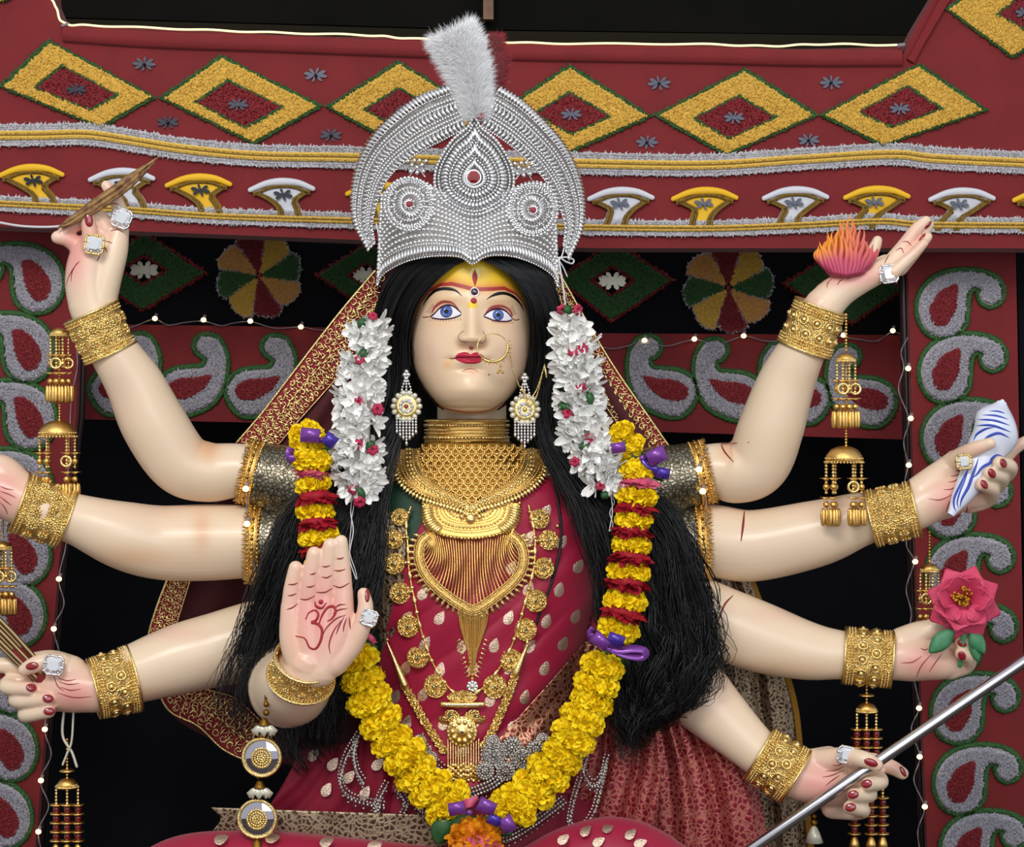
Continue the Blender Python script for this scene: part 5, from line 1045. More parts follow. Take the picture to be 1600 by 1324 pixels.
# coin necklace
CN = thing('coin_necklace', 'long gold necklace of round embossed coins ending in a peacock pendant on the chest', 'necklace', JP(722, 1170))
def rosette(cx, cy, r, lift, name, parent, m='gold_filigree', squash=1., stone='gem_green'):
    k = .001*.96; c = JP(cx, cy, lift); b = MB(); prof = [(r*k, .003), (r*k*1.02, 0), (r*k*.95, -.003), (r*k*.86, -.002), (r*k*.82, -.0045), (r*k*.45, -.003), (r*k*.3, -.007), (.0002, -.0085)]
    b.lathe(c, (0, 1, 0), prof, 28); b.lathe(c, (0, 1, 0), [(r*k, .003), (.0002, .003)], 28)
    a = np.arange(10)*2*PI/10; P = c+np.stack([r*k*.63*np.cos(a), 0*a-.0035, r*k*.63*np.sin(a)], -1); b.beads(P, r*k*.19, (6, 4), (1, .7, 1)); a = np.arange(22)*2*PI/22; P = c+np.stack([r*k*.93*np.cos(a), 0*a-.003, r*k*.93*np.sin(a)], -1); b.beads(P, r*k*.09)
    o = b.obj(name, m, parent)
    if stone: b = MB(); b.beads([c+np.array((0, -.0085, 0))], r*k*.1); sub(b.obj('stone', stone, parent), o)
    return o
lc = cr([(642, 792), (634, 815), (637, 850), (639, 890), (646, 930), (654, 970), (664, 1005), (678, 1040), (697, 1070), (715, 1088)], 80); rc = cr([(826, 790), (832, 815), (836, 845), (835, 880), (828, 915), (818, 950), (808, 985), (797, 1015), (780, 1045), (760, 1070), (738, 1088)], 80)
for L in (lc, rc):
    b = MB(); b.tube(JP(L[:, 0], L[:, 1], 6), .0016, 6); c0 = b.obj('chain', 'gold', CN)
    Q = resamp(L, 17)
    for i in range(16):
        p = JP(np.linspace(Q[i, 0], Q[i+1, 0], 5)[1:4], np.linspace(Q[i, 1], Q[i+1, 1], 5)[1:4], 7); b = MB()
        if i % 2: b.tube(p, np.array((.002, .0036, .0024)), 8)
        else: b.beads([p[1]], .0036, (8, 6))
        sub(b.obj('chain_link', 'gold_light', CN), c0)
for cx, cy, r in [(625, 808, 14), (616, 843, 15), (616, 881, 17), (625, 927, 17), (638, 979, 17.5), (653, 1027, 17.5), (681, 1072, 19), (843, 811, 16), (857, 844, 16), (849, 888, 17), (837, 939, 18), (821, 984, 18), (799, 1032, 18), (773, 1073, 19)]:
    L = lc if cx < 735 else rc; i = np.argmin(np.hypot(*(L-np.array((cx, cy))).T)); q = np.array([(cx, cy), L[i]]); o = rosette(cx, cy, r, 5, 'coin', CN)
    b = MB(); f = np.array([.35, .6, .8, .95])[:, None]; x = q[0]*(1-f)+q[1]*f; b.beads(JP(x[:, 0], x[:, 1], 6), .0026, (8, 6)); sub(b.obj('coin_loop', 'gold_light', CN), o)
pen = rosette(722, 1143, 24, 12, 'pendant_disc', CN, 'gold_light', stone='gem_dark')
b = MB(); q = cr([(700, 1088), (706, 1096), (722, 1100), (738, 1096), (744, 1088), (722, 1080)], 24, True); Pq = JP(q[:, 0], q[:, 1], 10); c_ = JP(722, 1090, 15); b.add(np.concatenate([Pq, [c_]]), [(i, (i+1) % 24, 24) for i in range(24)]); b.tube(Pq, .0014, 5, closed=True); b.beads([c_], .004, (8, 6)); b.obj('pendant_crest', 'gold_filigree', CN)
b = MB(); b.tube(JP(np.array([693., 722, 752]), np.array([1101., 1102, 1101]), 13), .0042, 10); b.beads(JP(np.array([691., 754.]), np.array([1101., 1101]), 13), .004, (8, 6)); bar = b.obj('pendant_bar', 'gold_light', CN); b = MB(); x = np.linspace(698, 747, 12); b.beads(JP(x, x*0+1101.5, 17), .0018); sub(b.obj('pearls', 'tuberose', CN), bar)
for s in (-1, 1):
    q = cr([(722+s*2, 1122), (722+s*8, 1112), (722+s*18, 1108), (722+s*27, 1112), (722+s*30, 1120), (722+s*37, 1119), (722+s*36, 1128), (722+s*26, 1132), (722+s*14, 1130)], 36, True); b = MB(); c_ = q.mean(0); rings = [JP(q[:, 0], q[:, 1], 7), JP(*(c_+(q-c_)*.9).T, 10), JP(*(c_+(q-c_)*.45).T, 13), JP(*(c_+(q-c_)*.02).T, 14)]; b.grid(np.stack(rings), True); pk = b.obj('peacock', 'gold_filigree', CN)
    b = MB(); b.beads([JP(722+s*20, 1119, 15)], .0024); sub(b.obj('stone', 'gem_green', CN), pk)
for i in range(13):
    x = 700+i*4; b = MB(); y0 = 1150+14*math.sqrt(max(0, 1-((x-722-2)/26)**2)); L_ = np.linspace(y0, 1196+3*math.sin(i*1.9), 8); b.tube(JP(x+0*L_, L_, 9), .0011, 5); b.beads(JP(x+0*L_[-1:], L_[-1:]+2, 9), .0028, (6, 4), (1, 1, 1.5)); y = np.array([1204., 1212, 1219]); b.beads(JP(x+0*y, y+2*math.sin(i*2.7), 8), .0029, (6, 4), (1, 1, 1.3)); o = b.obj('pendant_fringe', 'gold_light', CN)
b = MB(); q = cr([(696, 1220), (710, 1213), (724, 1218), (738, 1213), (752, 1219)], 30); b.tube(JP(q[:, 0], q[:, 1], 8), .0035, 6); b.obj('fringe_base', 'gold_dark', CN)
# link chain with cone ends
LK = thing('link_chain', 'gold link chain with cone ends hanging outside the coin necklace', 'necklace', JP(692, 1172))
for cone, pts in (([(605, 1004), (632, 1070)], [(632, 1072), (645, 1095), (660, 1122), (676, 1148), (692, 1172)]), ([(824, 1008), (806, 1052)], [(804, 1058), (795, 1085), (782, 1115), (770, 1142), (757, 1165)])):
    q = np.array(cone, float); f = np.linspace(0, 1, 6)[:, None]; x = q[0]*(1-f)+q[1]*f; b = MB(); b.tube(JP(x[:, 0], x[:, 1], 12), np.array((.0012, .0025, .0035, .0045, .0058, .0062)), 10); b.beads([JP(*(q[0]-np.array((0, 4))), 12)], .003, (8, 6)); cn = b.obj('cone_end', 'gold_light', LK)
    b = MB(); b.beads([JP(*(q[1]+np.array((0, 3))), 12)], .0045, (8, 6)); sub(b.obj('cone_bead', 'gold', LK), cn)
    for c in resamp(cr(pts, 60), 12):
        b = MB(); p = JP(c[0], c[1], 11); b.ring(p, .0052, .0023, (0, -1, 0), 14, 6); b.beads([p], .0034, (6, 4)); b.obj('link', 'gold_filigree', LK)
BC = thing('black_cord', 'thin black cord with a gold bead down the right side of the saree', 'necklace', JP(842, 965))
L = cr([(862, 735), (868, 765), (874, 800), (877, 830), (874, 865), (862, 910), (848, 945), (838, 975)], 50); b = MB(); b.tube(JP(L[:, 0], L[:, 1], 3), .0022, 6); b.obj('cord', 'black_cord', BC); b = MB(); b.beads([JP(871, 822, 4)], .0032, (8, 6)); b.obj('cord_bead', 'gold_light', BC)

# earrings
ze = lambda pts: np.array(pts, float)/4.136+np.array((570, 380))
def earring(cx, cy, label, col):
    d = -112; t = thing('earring', label, 'earring', W(cx, cy+55, d)); k = K(d)
    b = MB()
    for dx in (-10, 0, 10): q = np.array([(cx-.3, cy-48), (cx+dx*.6, cy-30), (cx+dx, cy-12)]); q = resamp(q, 9); b.beads(W(q[:, 0], q[:, 1], d), .0022)
    b.beads(W([cx, cx+3, cx-3], [cy-54, cy-49, cy-49], d), .0038, (8, 6)); b.obj('crystal_hook', 'silver', t)
    c = W(cx, cy, d); b = MB(); b.lathe(c, (0, 1, 0), [(19*k, .003), (19*k, 0), (13*k, -.003), (11*k, -.002), (.0003, -.004)], 28); ds = b.obj('disc', 'gold_light', t)
    a = np.arange(14)*2*PI/14; b = MB(); b.beads(c+np.stack([21*k*np.cos(a), 0*a, 21*k*np.sin(a)], -1), .0042, (8, 6), (1, .7, 1)); sub(b.obj('rim_stones', 'silver_petal', t), ds)
    a = np.arange(9)*2*PI/9; b = MB(); b.beads(c+np.stack([9*k*np.cos(a), 0*a-.005, 9*k*np.sin(a)], -1), .0032, (6, 4)); sub(b.obj('stone_ring', 'crystal', t, smooth=False), ds)
    b = MB(); b.beads([c+np.array((0, -.007, 0))], .0036, (8, 6)); sub(b.obj('centre_stone', col, t), ds)
    for i in range(7):
        x = cx-15+i*5; n = 8-abs(i-3)*1.3; y = cy+20+np.arange(int(n))*4.6; b = MB(); b.beads(W(x+0*y, y, d), .0022, (6, 4), (1, 1, 1.1)); b.beads(W([x], [y[-1]+6], d), .0026, (6, 4), (.9, .9, 1.6)); b.obj('crystal_strand', 'silver', t)
earring(635, 635, 'crystal chandelier earring with red centre on the left side of the face', 'gem_red')
earring(820, 640, 'crystal chandelier earring with gold centre under the chains right of the chin', 'gold_light')
NR = thing('nose_ring', 'large gold nose ring with beads and a fine chain to the ear', 'nose ring', FP(780, 575, 8))
a = np.linspace(0, 2*PI, 40, endpoint=False); c = (769.5, 543); P = FP(np.full(40, 752.), np.full(40, 540.), 0)*0+W(c[0]+24*np.cos(a), c[1]+21.5*np.sin(a), -188+6*np.cos(a)); P = P*1.0
b = MB(); b.tube(P, .0009, 6, closed=True); hp = b.obj('hoop', 'gold_light', NR)
a = np.linspace(-.15, 2.25, 17); b = MB(); b.beads(W(c[0]+24*np.cos(a), c[1]+22.5*np.sin(a), -190), .0026, (6, 4)); a = np.linspace(-.4, 2.2, 13); b.beads(W(c[0]+28*np.cos(a), c[1]+26*np.sin(a), -189), .0016, (6, 4)); sub(b.obj('hoop_beads', 'gold_light', NR), hp)
b = MB(); b.beads(W([782, 781, 785, 778], [572, 578, 582, 582], -188), .0023, (6, 4)); b.obj('drop', 'gold', NR)
b = MB(); L = cr([(794, 538), (798, 560), (804, 585), (812, 605)], 40); b.beads(np.stack([W(x, y, min(float(fsurf(x, y))-4, -110)) for x, y in L]), .00095, (6, 4))
for e in ((851, 570), (850, 574)):
    L = cr([(814, 604), (826, 622), (838, 610), e], 50); b.beads(W(L[:, 0], L[:, 1]+(4 if e[1] > 572 else 0)*np.sin(np.linspace(0, PI, 50))*3, -125), .0012, (6, 4))
b.obj('ear_chain', 'gold_light', NR, kind='stuff'); b = MB(); b.tube(W([851, 853, 854], [572, 582, 590], -126), np.array((.001, .002, .001)), 6); b.obj('hair_hook', 'gold_light', NR)

# bangles
def bangle(name, label, p0, p1, r0, r1, d0, d1, style=0):
    a = W(*p0, d0); c = W(*p1, d1); ax = unit(c-a); L = np.linalg.norm(c-a); k0, k1 = K(d0), K(d1); t = thing(name, label, 'bangle', (a+c)/2); r0 *= 1.07; r1 *= 1.07
    x = unit(np.cross(ax, (0, 1, 0))); y = np.cross(ax, x); rr = lambda f: np.interp(f, [0, 1], [r0*k0, r1*k1])
    b = MB(); b.lathe(a, ax, [(rr(f)*s_, f*L) for f, s_ in ((0, .96), (0, 1.02), (.06, 1.03), (.16, 1.0), (.84, 1.0), (.94, 1.03), (1, 1.02), (1, .96), (.5, .955), (0, .96))], 64); b.obj('cuff', 'gold_filigree', t)
    n = 64; th = np.arange(n)*2*PI/n; circ = lambda f, s_, th=th: a+ax*f*L+(np.cos(th)[:, None]*x+np.sin(th)[:, None]*y)*rr(f)*s_
    for f in (.01, .99): b = MB(); b.tube(circ(f, 1.03), .0022, 6, closed=True); b.obj('rim', 'gold_light', t)
    b = MB()
    for f in ((.08, .14, .2, .8, .86, .92) if style else (.08, .15, .85, .92)): b.beads(circ(f, 1.035), .0017 if style else .0015)
    b.obj('bead_rows', 'gold_light', t, kind='stuff')
    nf = 12
    for row, f in ((0, .36), (1, .64)):
        for i in range(nf):
            an = (i+.5*row)*2*PI/nf; o = np.cos(an)*x+np.sin(an)*y; p = a+ax*f*L+o*rr(f)*1.02; s = np.cross(o, ax); b = MB()
            if p[1] > (a[1]+c[1])/2+.012: continue
            q = np.arange(8)*2*PI/8; R_ = min(.0085, L*.14)
            if style: b.ring(p, R_*.8, .0016, o, 12, 5); b.beads([p], R_*.55, (6, 4))
            else: b.inst(SPH[(6, 4)][0], SPH[(6, 4)][1], p+(np.cos(q)[:, None]*ax+np.sin(q)[:, None]*s)*R_*.62, [np.stack([(math.cos(z)*ax+math.sin(z)*s)*R_*.42, (-math.sin(z)*ax+math.cos(z)*s)*R_*.2, o*R_*.25], -1) for z in q]); b.beads([p], R_*.3, (6, 4))
            b.obj('rosette' if style else 'flower', 'gold_light', t)
bangle('bangle', 'wide gold floral bangle on the wrist below the raised wooden arrow', (142, 487), (173, 552), 41, 39, -28, -16)
bangle('bangle', 'wide gold bangle with a hinge on the palm cut off at the left edge', (29, 785), (104, 811), 44, 43, -20, 2)
bangle('bangle', 'gold bangle with raised rosettes on the fist holding golden rods', (146, 1077), (210, 1060), 43, 48, -20, 0, 1)
bangle('bangle', 'slim gold bangle on the blessing hand with the red Om', (478, 1030), (470, 1060), 44, 48, -232, -205)
bangle('bangle', 'gold openwork bangle on the wrist below the flame', (1282, 478), (1256, 546), 37, 40, -30, -18, 1)
bangle('bangle', 'wide gold floral bangle on the wrist holding the conch', (1360, 811), (1431, 795), 41, 40, -6, -20)
bangle('bangle', 'gold bangle with raised rosettes on the wrist holding the lotus', (1318, 1024), (1394, 1031), 40, 40, -10, -20, 1)
bangle('bangle', 'gold bangle with raised rosettes on the wrist of the shaft hand', (1185, 1177), (1243, 1214), 41, 43, -60, -70, 1)
# rings
def finger_ring(label, u, v, d, size, ang, gold=False, fr=None):
    t = thing('finger_ring', label, 'ring', W(u, v, d)); k = K(d); c = W(u, v, d); s = size*k; m = 'gold_light' if gold else 'silver'
    ca, sa = math.cos(ang), math.sin(ang); X = np.array((ca, 0, -sa)); Z = np.array((sa, 0, ca)); Y = np.array((0, 1., 0))
    oc = np.array([(1, .68), (.68, 1), (-.68, 1), (-1, .68), (-1, -.68), (-.68, -1), (.68, -1), (1, -.68)])*.95; lv = [(.95, .006), (1., .0), (.62, -.0045)]
    V = np.concatenate([c+(oc[:, :1]*X+oc[:, 1:]*Z)*s*.8*f+Y*h for f, h in lv]+[[c-Y*.0045]]); F = []
    for i in range(2):
        for j in range(8): F.append((i*8+j, i*8+(j+1) % 8, i*8+8+(j+1) % 8, i*8+8+j))
    F += [(16+j, 16+(j+1) % 8, 24) for j in range(8)]; b = MB(); b.add(V, F); b.obj('crystal', 'crystal', t, smooth=False)
    b = MB(); q = np.concatenate([oc, oc[:1]])*s*.95; q = resamp(q, 17)[:-1]; P = c+q[:, :1]*X+q[:, 1:]*Z+Y*.001; b.tube(P, .0017, 6, closed=True); st = b.obj('setting', m, t)
    b = MB(); b.beads(P[::2]-Y*.002, .0024, (6, 4)); sub(b.obj('prongs', m, t), st)
    f = fr or size*.85; b = MB(); b.ring(c+Y*(f*k+.003), f*k, .0018, (Z if abs(sa) < 2 else X), 24); b.obj('band', m, t)
finger_ring('big clear crystal ring on the pointing finger behind the wooden arrow', 190, 341, -52, 16, .35); finger_ring('big clear crystal ring in gold on the thumb below the wooden arrow', 147, 382, -74, 16, .15, True)
finger_ring('big clear crystal ring on the thumb of the fist holding golden rods', 84, 1040, -66, 16, .1); finger_ring('clear crystal ring on the thumb of the blessing hand', 577, 966, -262, 13, .3)
finger_ring('big clear crystal ring under the open palm with the flame', 1389, 428, -50, 15, -.15); finger_ring('clear crystal ring in gold on the thumb gripping the conch', 1506, 722, -88, 12, -.1, True)
finger_ring('clear crystal ring on the thumb over the steel shaft', 1322, 1180, -118, 14, .2)
b = None

# hanging clusters (kaleere)
def drops(b, x, y, d, n, r, ln, k):
    a = np.arange(n)*2*PI/n+.3; b.inst(SPH[(6, 4)][0], SPH[(6, 4)][1], W(x, y, d)+np.stack([r*k*np.cos(a), r*k*np.sin(a), 0*a-ln*k*.5], -1), np.diag((.0034, .0022, ln*k*.55)))
def dome(t, x, y, r, d, m='gold'):
    k = K(d); c = W(x, y, d); b = MB(); b.lathe(c, (0, 0, -1), [(.0005, 0), (r*.35*k, .001), (r*.7*k, r*.2*k), (r*.93*k, r*.5*k), (r*k, r*.85*k), (r*.94*k, r*.86*k), (r*.6*k, r*.4*k)], 28); o = b.obj('dome', m, t)
    b = MB(); a = np.arange(36)*2*PI/36; b.beads(c+np.stack([r*k*np.cos(a), r*k*np.sin(a), 0*a-r*.85*k], -1), .0018); b.beads(c+np.stack([r*.96*k*np.cos(a), r*.96*k*np.sin(a), 0*a-r*.65*k], -1), .0015); sub(b.obj('dome_beads', 'gold_light', t), o)
def strand(t, x, y0, y1, d, seq, m='gold_light', m2=None):
    k = K(d); b = MB(); y = np.arange(y0, y1, 5.2); b.beads(W(x+0*y, y, d), 2.7*k); o = b.obj('bead_strand', m, t); 
    for yy, kind in seq:
        b = MB(); c = W(x, yy, d)
        if kind == 'star':
            a = np.arange(8)*2*PI/8; b.inst(*TUFT, np.repeat([c], 8, 0), np.stack([np.stack([-np.sin(a)*.004, np.cos(a)*.004, 0*a], -1), np.repeat([(0, 0, .004)], 8, 0), np.stack([np.cos(a), np.sin(a), .15+0*a], -1)*.011], -1)); b.beads([c], .0045, (6, 4), (1, 1, .5)); nm = 'star_spacer'
        elif kind == 'ring': b.ring(c+np.array((0, -.003, 0)), .0078, .0022, (0, -1, 0), 16, 6); nm = 'ring_link'
        elif kind == 'ball': b.beads([c], .0052, (8, 6)); nm = 'gold_ball'
        elif kind == 'ruby': b.lathe(c, (0, 0, 1), [(.0004, -.006), (.0045, -.005), (.0052, 0), (.0045, .005), (.0004, .006)], 10); sub(b.obj('red_bead', 'ruby_bead', t), o); continue
        elif kind == 'disc': b.lathe(c, (0, 0, 1), [(.0004, -.0012), (.010, -.001), (.010, .001), (.0004, .0012)], 14); nm = 'disc_spacer'
        elif kind == 'drop': drops(b, x, yy, d, 7, 6, 27, k); nm = 'leaf_drops'
        elif kind == 'bell': b.lathe(c, (0, 0, -1), [(.0004, -.004), (.004, -.002), (.007, .006), (.0085, .014), (.006, .014)], 12); drops(b, x, yy+13, d, 5, 5, 14, k); nm = 'bell'
        sub(b.obj(nm, 'gold' if kind not in ('ring',) else 'gold_light', t), o)
def gold_kaleera(label, x, y0, d, group, sx=1, top_dome=True, flare=True, long_top=0, two=True):
    t = thing('hanging_ornament', label, 'ornament', W(x, y0, d), group); k = K(d)
    if long_top: b = MB(); y = np.arange(y0-long_top, y0, 5.); b.beads(W(x+0*y, y, d), 2.4*k); b.obj('hanging_chain', 'gold', t)
    if top_dome: dome(t, x, y0, 15, d)
    for dx, dd in ((-14, 0), (-5, -10), (5, -9), (14, 0), (0, 9)):
        strand(t, x+dx, y0+14, y0+66, d+dd, [(y0+44, 'star'), (y0+56, 'ring' if dx in (-5, 14) else 'ball'), (y0+72, 'star'), (y0+84, 'ball'), (y0+90, 'drop')])
    if two:
        y1 = y0+145; b = MB(); y = np.arange(y0+66, y1, 4.6); b.beads(W(x+0*y, y, d), 2.3*k); b.obj('centre_chain', 'gold', t); dome(t, x-3, y1, 30, d, 'gold')
        for dx, dd in ((-28, 0), (-17, -14), (-14, 14), (14, -14), (17, 12), (27, 0)):
            strand(t, x-3+dx, y1+26, y1+78, d+dd, [(y1+52, 'star'), (y1+64, 'ring' if dx in (-16, 14) else 'ball'), (y1+82, 'star'), (y1+92, 'ball'), (y1+98, 'drop')])
gk = 'gold bead clusters hanging from the bangles'
gold_kaleera('double gold bead cluster hanging from the bangle below the wooden arrow', 93, 512, -2, gk)
gold_kaleera('double gold bead cluster hanging from the bangle below the flame', 1322, 552, -58, gk, long_top=60)
gold_kaleera('gold dome cluster hanging behind the lotus petals', 1452, 880, 20, gk, two=False, long_top=48)
gold_kaleera('gold bead cluster cut off at the left edge above the golden rods', 4, 845, 20, gk, two=False, long_top=30)
def red_kaleera(label, x, y0, d, top=40, n=(-17, 0, 17)):
    t = thing('hanging_ornament', label, 'ornament', W(x, y0, d), 'red and gold bead clusters'); k = K(d)
    b = MB(); y = np.arange(y0-top, y0+1, 5.); b.beads(W(x+0*y, y, d), 2.3*k); b.lathe(W(x, y0-12, d), (0, 0, -1), [(.0004, -.002), (.012, 0), (.012, .002), (.0004, .003)], 14); b.obj('hanging_chain', 'gold', t)
    dome(t, x, y0, 16, d)
    for i, dx in enumerate(n):
        s = []
        for j in range(4): s += [(y0+42+j*14, 'disc'), (y0+49+j*14, 'ruby')]
        strand(t, x+dx, y0+14, y0+98, d-6*(i % 2), s+[(y0+98, 'disc'), (y0+106, 'bell')])
red_kaleera('red and gold bead cluster hanging at the lower left below the rod fist', 105, 1216, -10, 60)
red_kaleera('red and gold bead cluster hanging from the bangle of the lotus hand', 1354, 1098, -10, 30, (-15, 0, 15))
red_kaleera('red and gold bead cluster hanging below the hand on the steel shaft', 1357, 1205, -40, 10, (-22, 4, 22))
# string loop of the lower left cluster
b = MB(); L = cr([(100, 1108), (98, 1150), (112, 1175), (120, 1198)], 20); b.tube(W(L[:, 0], L[:, 1], -12), .0022, 6); L = cr([(115, 1108), (112, 1158), (104, 1180), (98, 1195)], 20); b.tube(W(L[:, 0], L[:, 1], -16), .0018, 6)
tg = thing('tie_cord', 'cream cord loop tying the red bead cluster below the rod fist', 'cord', W(105, 1165, -12)); b.obj('cord_loop', 'silver_petal', tg)
# mirror disc hanging of the blessing hand
MH = thing('mirror_hanging', 'hanging of two round mirrors and gold beads below the blessing hand', 'ornament', W(405, 1300, -200)); d = -200; k = K(d)
L = cr([(417, 1062), (416, 1080), (416, 1098)], 14); b = MB(); b.beads(W(L[:, 0], L[:, 1], d), np.linspace(2.2, 3, 14)*k, (8, 6)); b.beads(W([417, 416, 416], [1090, 1101, 1114], d), np.array((4, 4.6, 5.2))*k, (12, 8)); b.obj('bead_strand', 'gold_dark', MH)
for cx, cy, yb in ((409, 1184, 1128), (402, 1280, 1226)):
    c = W(cx, cy, d); r = 29*k
    b = MB(); b.lathe(W(cx+4, yb-6, d), (0, 0, -1), [(.001, 0), (.004, .001), (.008, .009), (.009, .011), (.001, .012)], 14); cp = b.obj('cap', 'gold_dark', MH)
    b = MB(); a = np.linspace(0, 2*PI, 48, endpoint=False); ro = (18+3*np.sin(a*9))*k; P0 = W(cx+4, yb+4, d)+np.stack([5*k*np.cos(a), 5*k*np.sin(a), 0*a], -1); P1 = W(cx+4, yb+18, d)+np.stack([ro*np.cos(a), ro*.5*np.sin(a), .004*np.sin(a*9)], -1); b.grid(np.stack([P0, (P0+P1)/2+np.array((0, 0, .002)), P1]), True); o = b.obj('skirt_petal', 'silver_petal', MH); solid(o, .0008)
    b = MB(); b.lathe(c, (0, 1, 0), [(r, .004), (r, 0), (r*.9, -.002), (.0003, -.002)], 48); b.lathe(c, (0, 1, 0), [(r, .004), (.0003, .004)], 48); mr = b.obj('mirror_disc', 'mirror_clear', MH)
    b = MB(); a = np.arange(60)*2*PI/60; b.tube(c+np.stack([r*np.cos(a), 0*a-.001, r*np.sin(a)], -1), .0028, 6, closed=True); b.beads(c+np.stack([r*1.0*np.cos(a), 0*a-.004, r*np.sin(a)], -1), .0017); sub(b.obj('gold_rim', 'gold_light', MH), mr)
    b = MB()
    for q, n in ((.5, 26), (.36, 18), (.22, 11), (.1, 5)): a = np.arange(n)*2*PI/n; b.beads(c+np.stack([r*q*np.cos(a), 0*a-.004, r*q*np.sin(a)], -1), .0021)
    sub(b.obj('bead_medallion', 'gold_light', MH), mr)
b = MB(); b.lathe(W(402, 1311, d), (0, 0, -1), [(.001, 0), (.006, .004), (.009, .012), (.016, .03), (.001, .03)], 16); b.beads(W([404, 408], [1214, 1150], d), .004, (8, 6)); b.obj('lower_cap', 'gold_dark', MH)
TS = thing('small_tassel', 'little gold bead tassel hanging under the steel shaft near the pallu', 'ornament', W(1272, 1310, -50)); b = MB(); b.beads(W([1272, 1272, 1272], [1268, 1276, 1286], -50), np.array((.003, .004, .0055)), (8, 6)); b.obj('beads', 'gold_dark', TS)
b = MB(); b.lathe(W(1272, 1290, -50), (0, 0, -1), [(.001, 0), (.005, .004), (.009, .012), (.014, .026), (.001, .024)], 16); b.obj('skirt_petal', 'silver_petal', TS)
# silver waist belt with swags
WB = thing('waist_belt', 'silver filigree waist belt with beaded swags around the saree', 'belt', W(760, 1240, -130)); wdp = lambda u, v: np.minimum(chest(u, v)-20-.09*np.maximum(0, np.asarray(v, float)-1150), -116-.12*np.maximum(0, np.asarray(v, float)-1150))
def swag(pts, rows=2, r=2.4, drops_=True, d_=0):
    L = cr(pts, 80); b = MB()
    for j in range(rows):
        Q = ribbon(L, (j-(rows-1)/2)*6.)[0]; Q = resamp(Q, int(np.linalg.norm(np.diff(Q, axis=0), axis=1).sum()/5)); b.beads(W(Q[:, 0], Q[:, 1], wdp(Q[:, 0], Q[:, 1])-d_), r*.001)
    if drops_:
        Q = resamp(L, 26); b.beads(W(Q[:, 0], Q[:, 1]+8, wdp(Q[:, 0], Q[:, 1])-d_), .0028, (6, 4), (.8, .8, 1.5)); b.beads(W(Q[::2, 0], Q[::2, 1]+15, wdp(Q[::2, 0], Q[::2, 1])-d_), .0022, (6, 4))
    b.obj('bead_swag', 'silver_dull', WB, kind='stuff')
swag([(560, 1145), (553, 1170), (558, 1200), (568, 1218)], 2); swag([(560, 1145), (540, 1180), (532, 1215), (545, 1240), (580, 1252), (600, 1256)], 2); swag([(604, 1222), (592, 1245), (588, 1268), (604, 1285), (625, 1275), (635, 1252), (618, 1228)], 2); swag([(640, 1235), (660, 1262), (700, 1262), (730, 1245)], 2)
swag([(918, 1172), (912, 1200), (925, 1222), (940, 1210), (948, 1180)], 2); swag([(905, 1215), (895, 1250), (890, 1285), (905, 1295), (925, 1270), (935, 1240), (945, 1200)], 2); swag([(880, 1250), (840, 1280), (800, 1305), (770, 1312)], 3, 3.)
swag([(655, 1150), (670, 1180), (690, 1200)], 3); swag([(735, 1240), (770, 1225), (800, 1200), (850, 1170), (875, 1150)], 3, 3.)
for cx, cy, r in ((772, 1180, 20), (800, 1168, 15), (816, 1186, 17), (838, 1172, 14), (758, 1205, 13), (790, 1206, 14), (848, 1156, 9), (655, 1160, 10), (672, 1185, 10), (770, 1160, 10)):
    c = W(cx, cy, wdp(cx, cy)-5); b = MB(); k = .001*.95
    for q, n, br in ((1., 18, .0026), (.66, 12, .0024), (.33, 7, .0024)): a = np.arange(n)*2*PI/n; b.beads(c+np.stack([r*q*k*np.cos(a), 0*a-.003*(1-q), r*q*k*np.sin(a)], -1), br); 
    b.ring(c, r*k*.83, .0018, (0, -1, 0), 20, 5); b.beads([c-np.array((0, .004, 0))], .0032); b.lathe(c, (0, 1, 0), [(r*k, .002), (.0003, .001)], 20); b.obj('filigree_rosette', 'silver_dull', WB)
# ================================================================== GARLANDS
def flower_mesh(name, m, rx, ry, rz, n, pl, pw, seed, ruff=.5, m_core=None, cone=None):
    """dense round flower: petals on an ellipsoid; axis = local Z is the stem axis"""
    r = np.random.RandomState(seed); b = MB(); V, F = SPH[(12, 8)]; b.add(V*np.array((rx, ry, rz))*.86, F)
    i = np.arange(n)+.5; ph = np.arccos(1-2*i/n); th = PI*(1+5**.5)*i; nrm = np.stack([np.cos(th)*np.sin(ph), np.sin(th)*np.sin(ph), np.cos(ph)], -1); p = nrm*np.array((rx, ry, rz))*.84
    z = unit(nrm/np.array((rx, ry, rz))+ruff*r.randn(n, 3)*22); x = unit(np.cross(z, r.randn(n, 3))); y = np.cross(z, x)
    PT = (np.array([(-.5, 0, 0), (.5, 0, 0), (.62, .18, .6), (-.62, .18, .6), (.3, -.12, 1.), (-.3, -.12, 1.)]), [(0, 1, 2, 3), (3, 2, 4, 5)])
    b.inst(*PT, p, np.stack([x*pw, y*pw, z*pl*(.7+.6*r.rand(n))[:, None]], -1)); return b.mesh(name, m, smooth=True)
MG = [flower_mesh('marigold', 'marigold', .028, .026, .0145, 300, .0066, .0074, s) for s in (11, 12, 13, 14)]
MO = flower_mesh('marigold_orange', 'marigold_orange', .037, .034, .026, 300, .011, .008, 15)
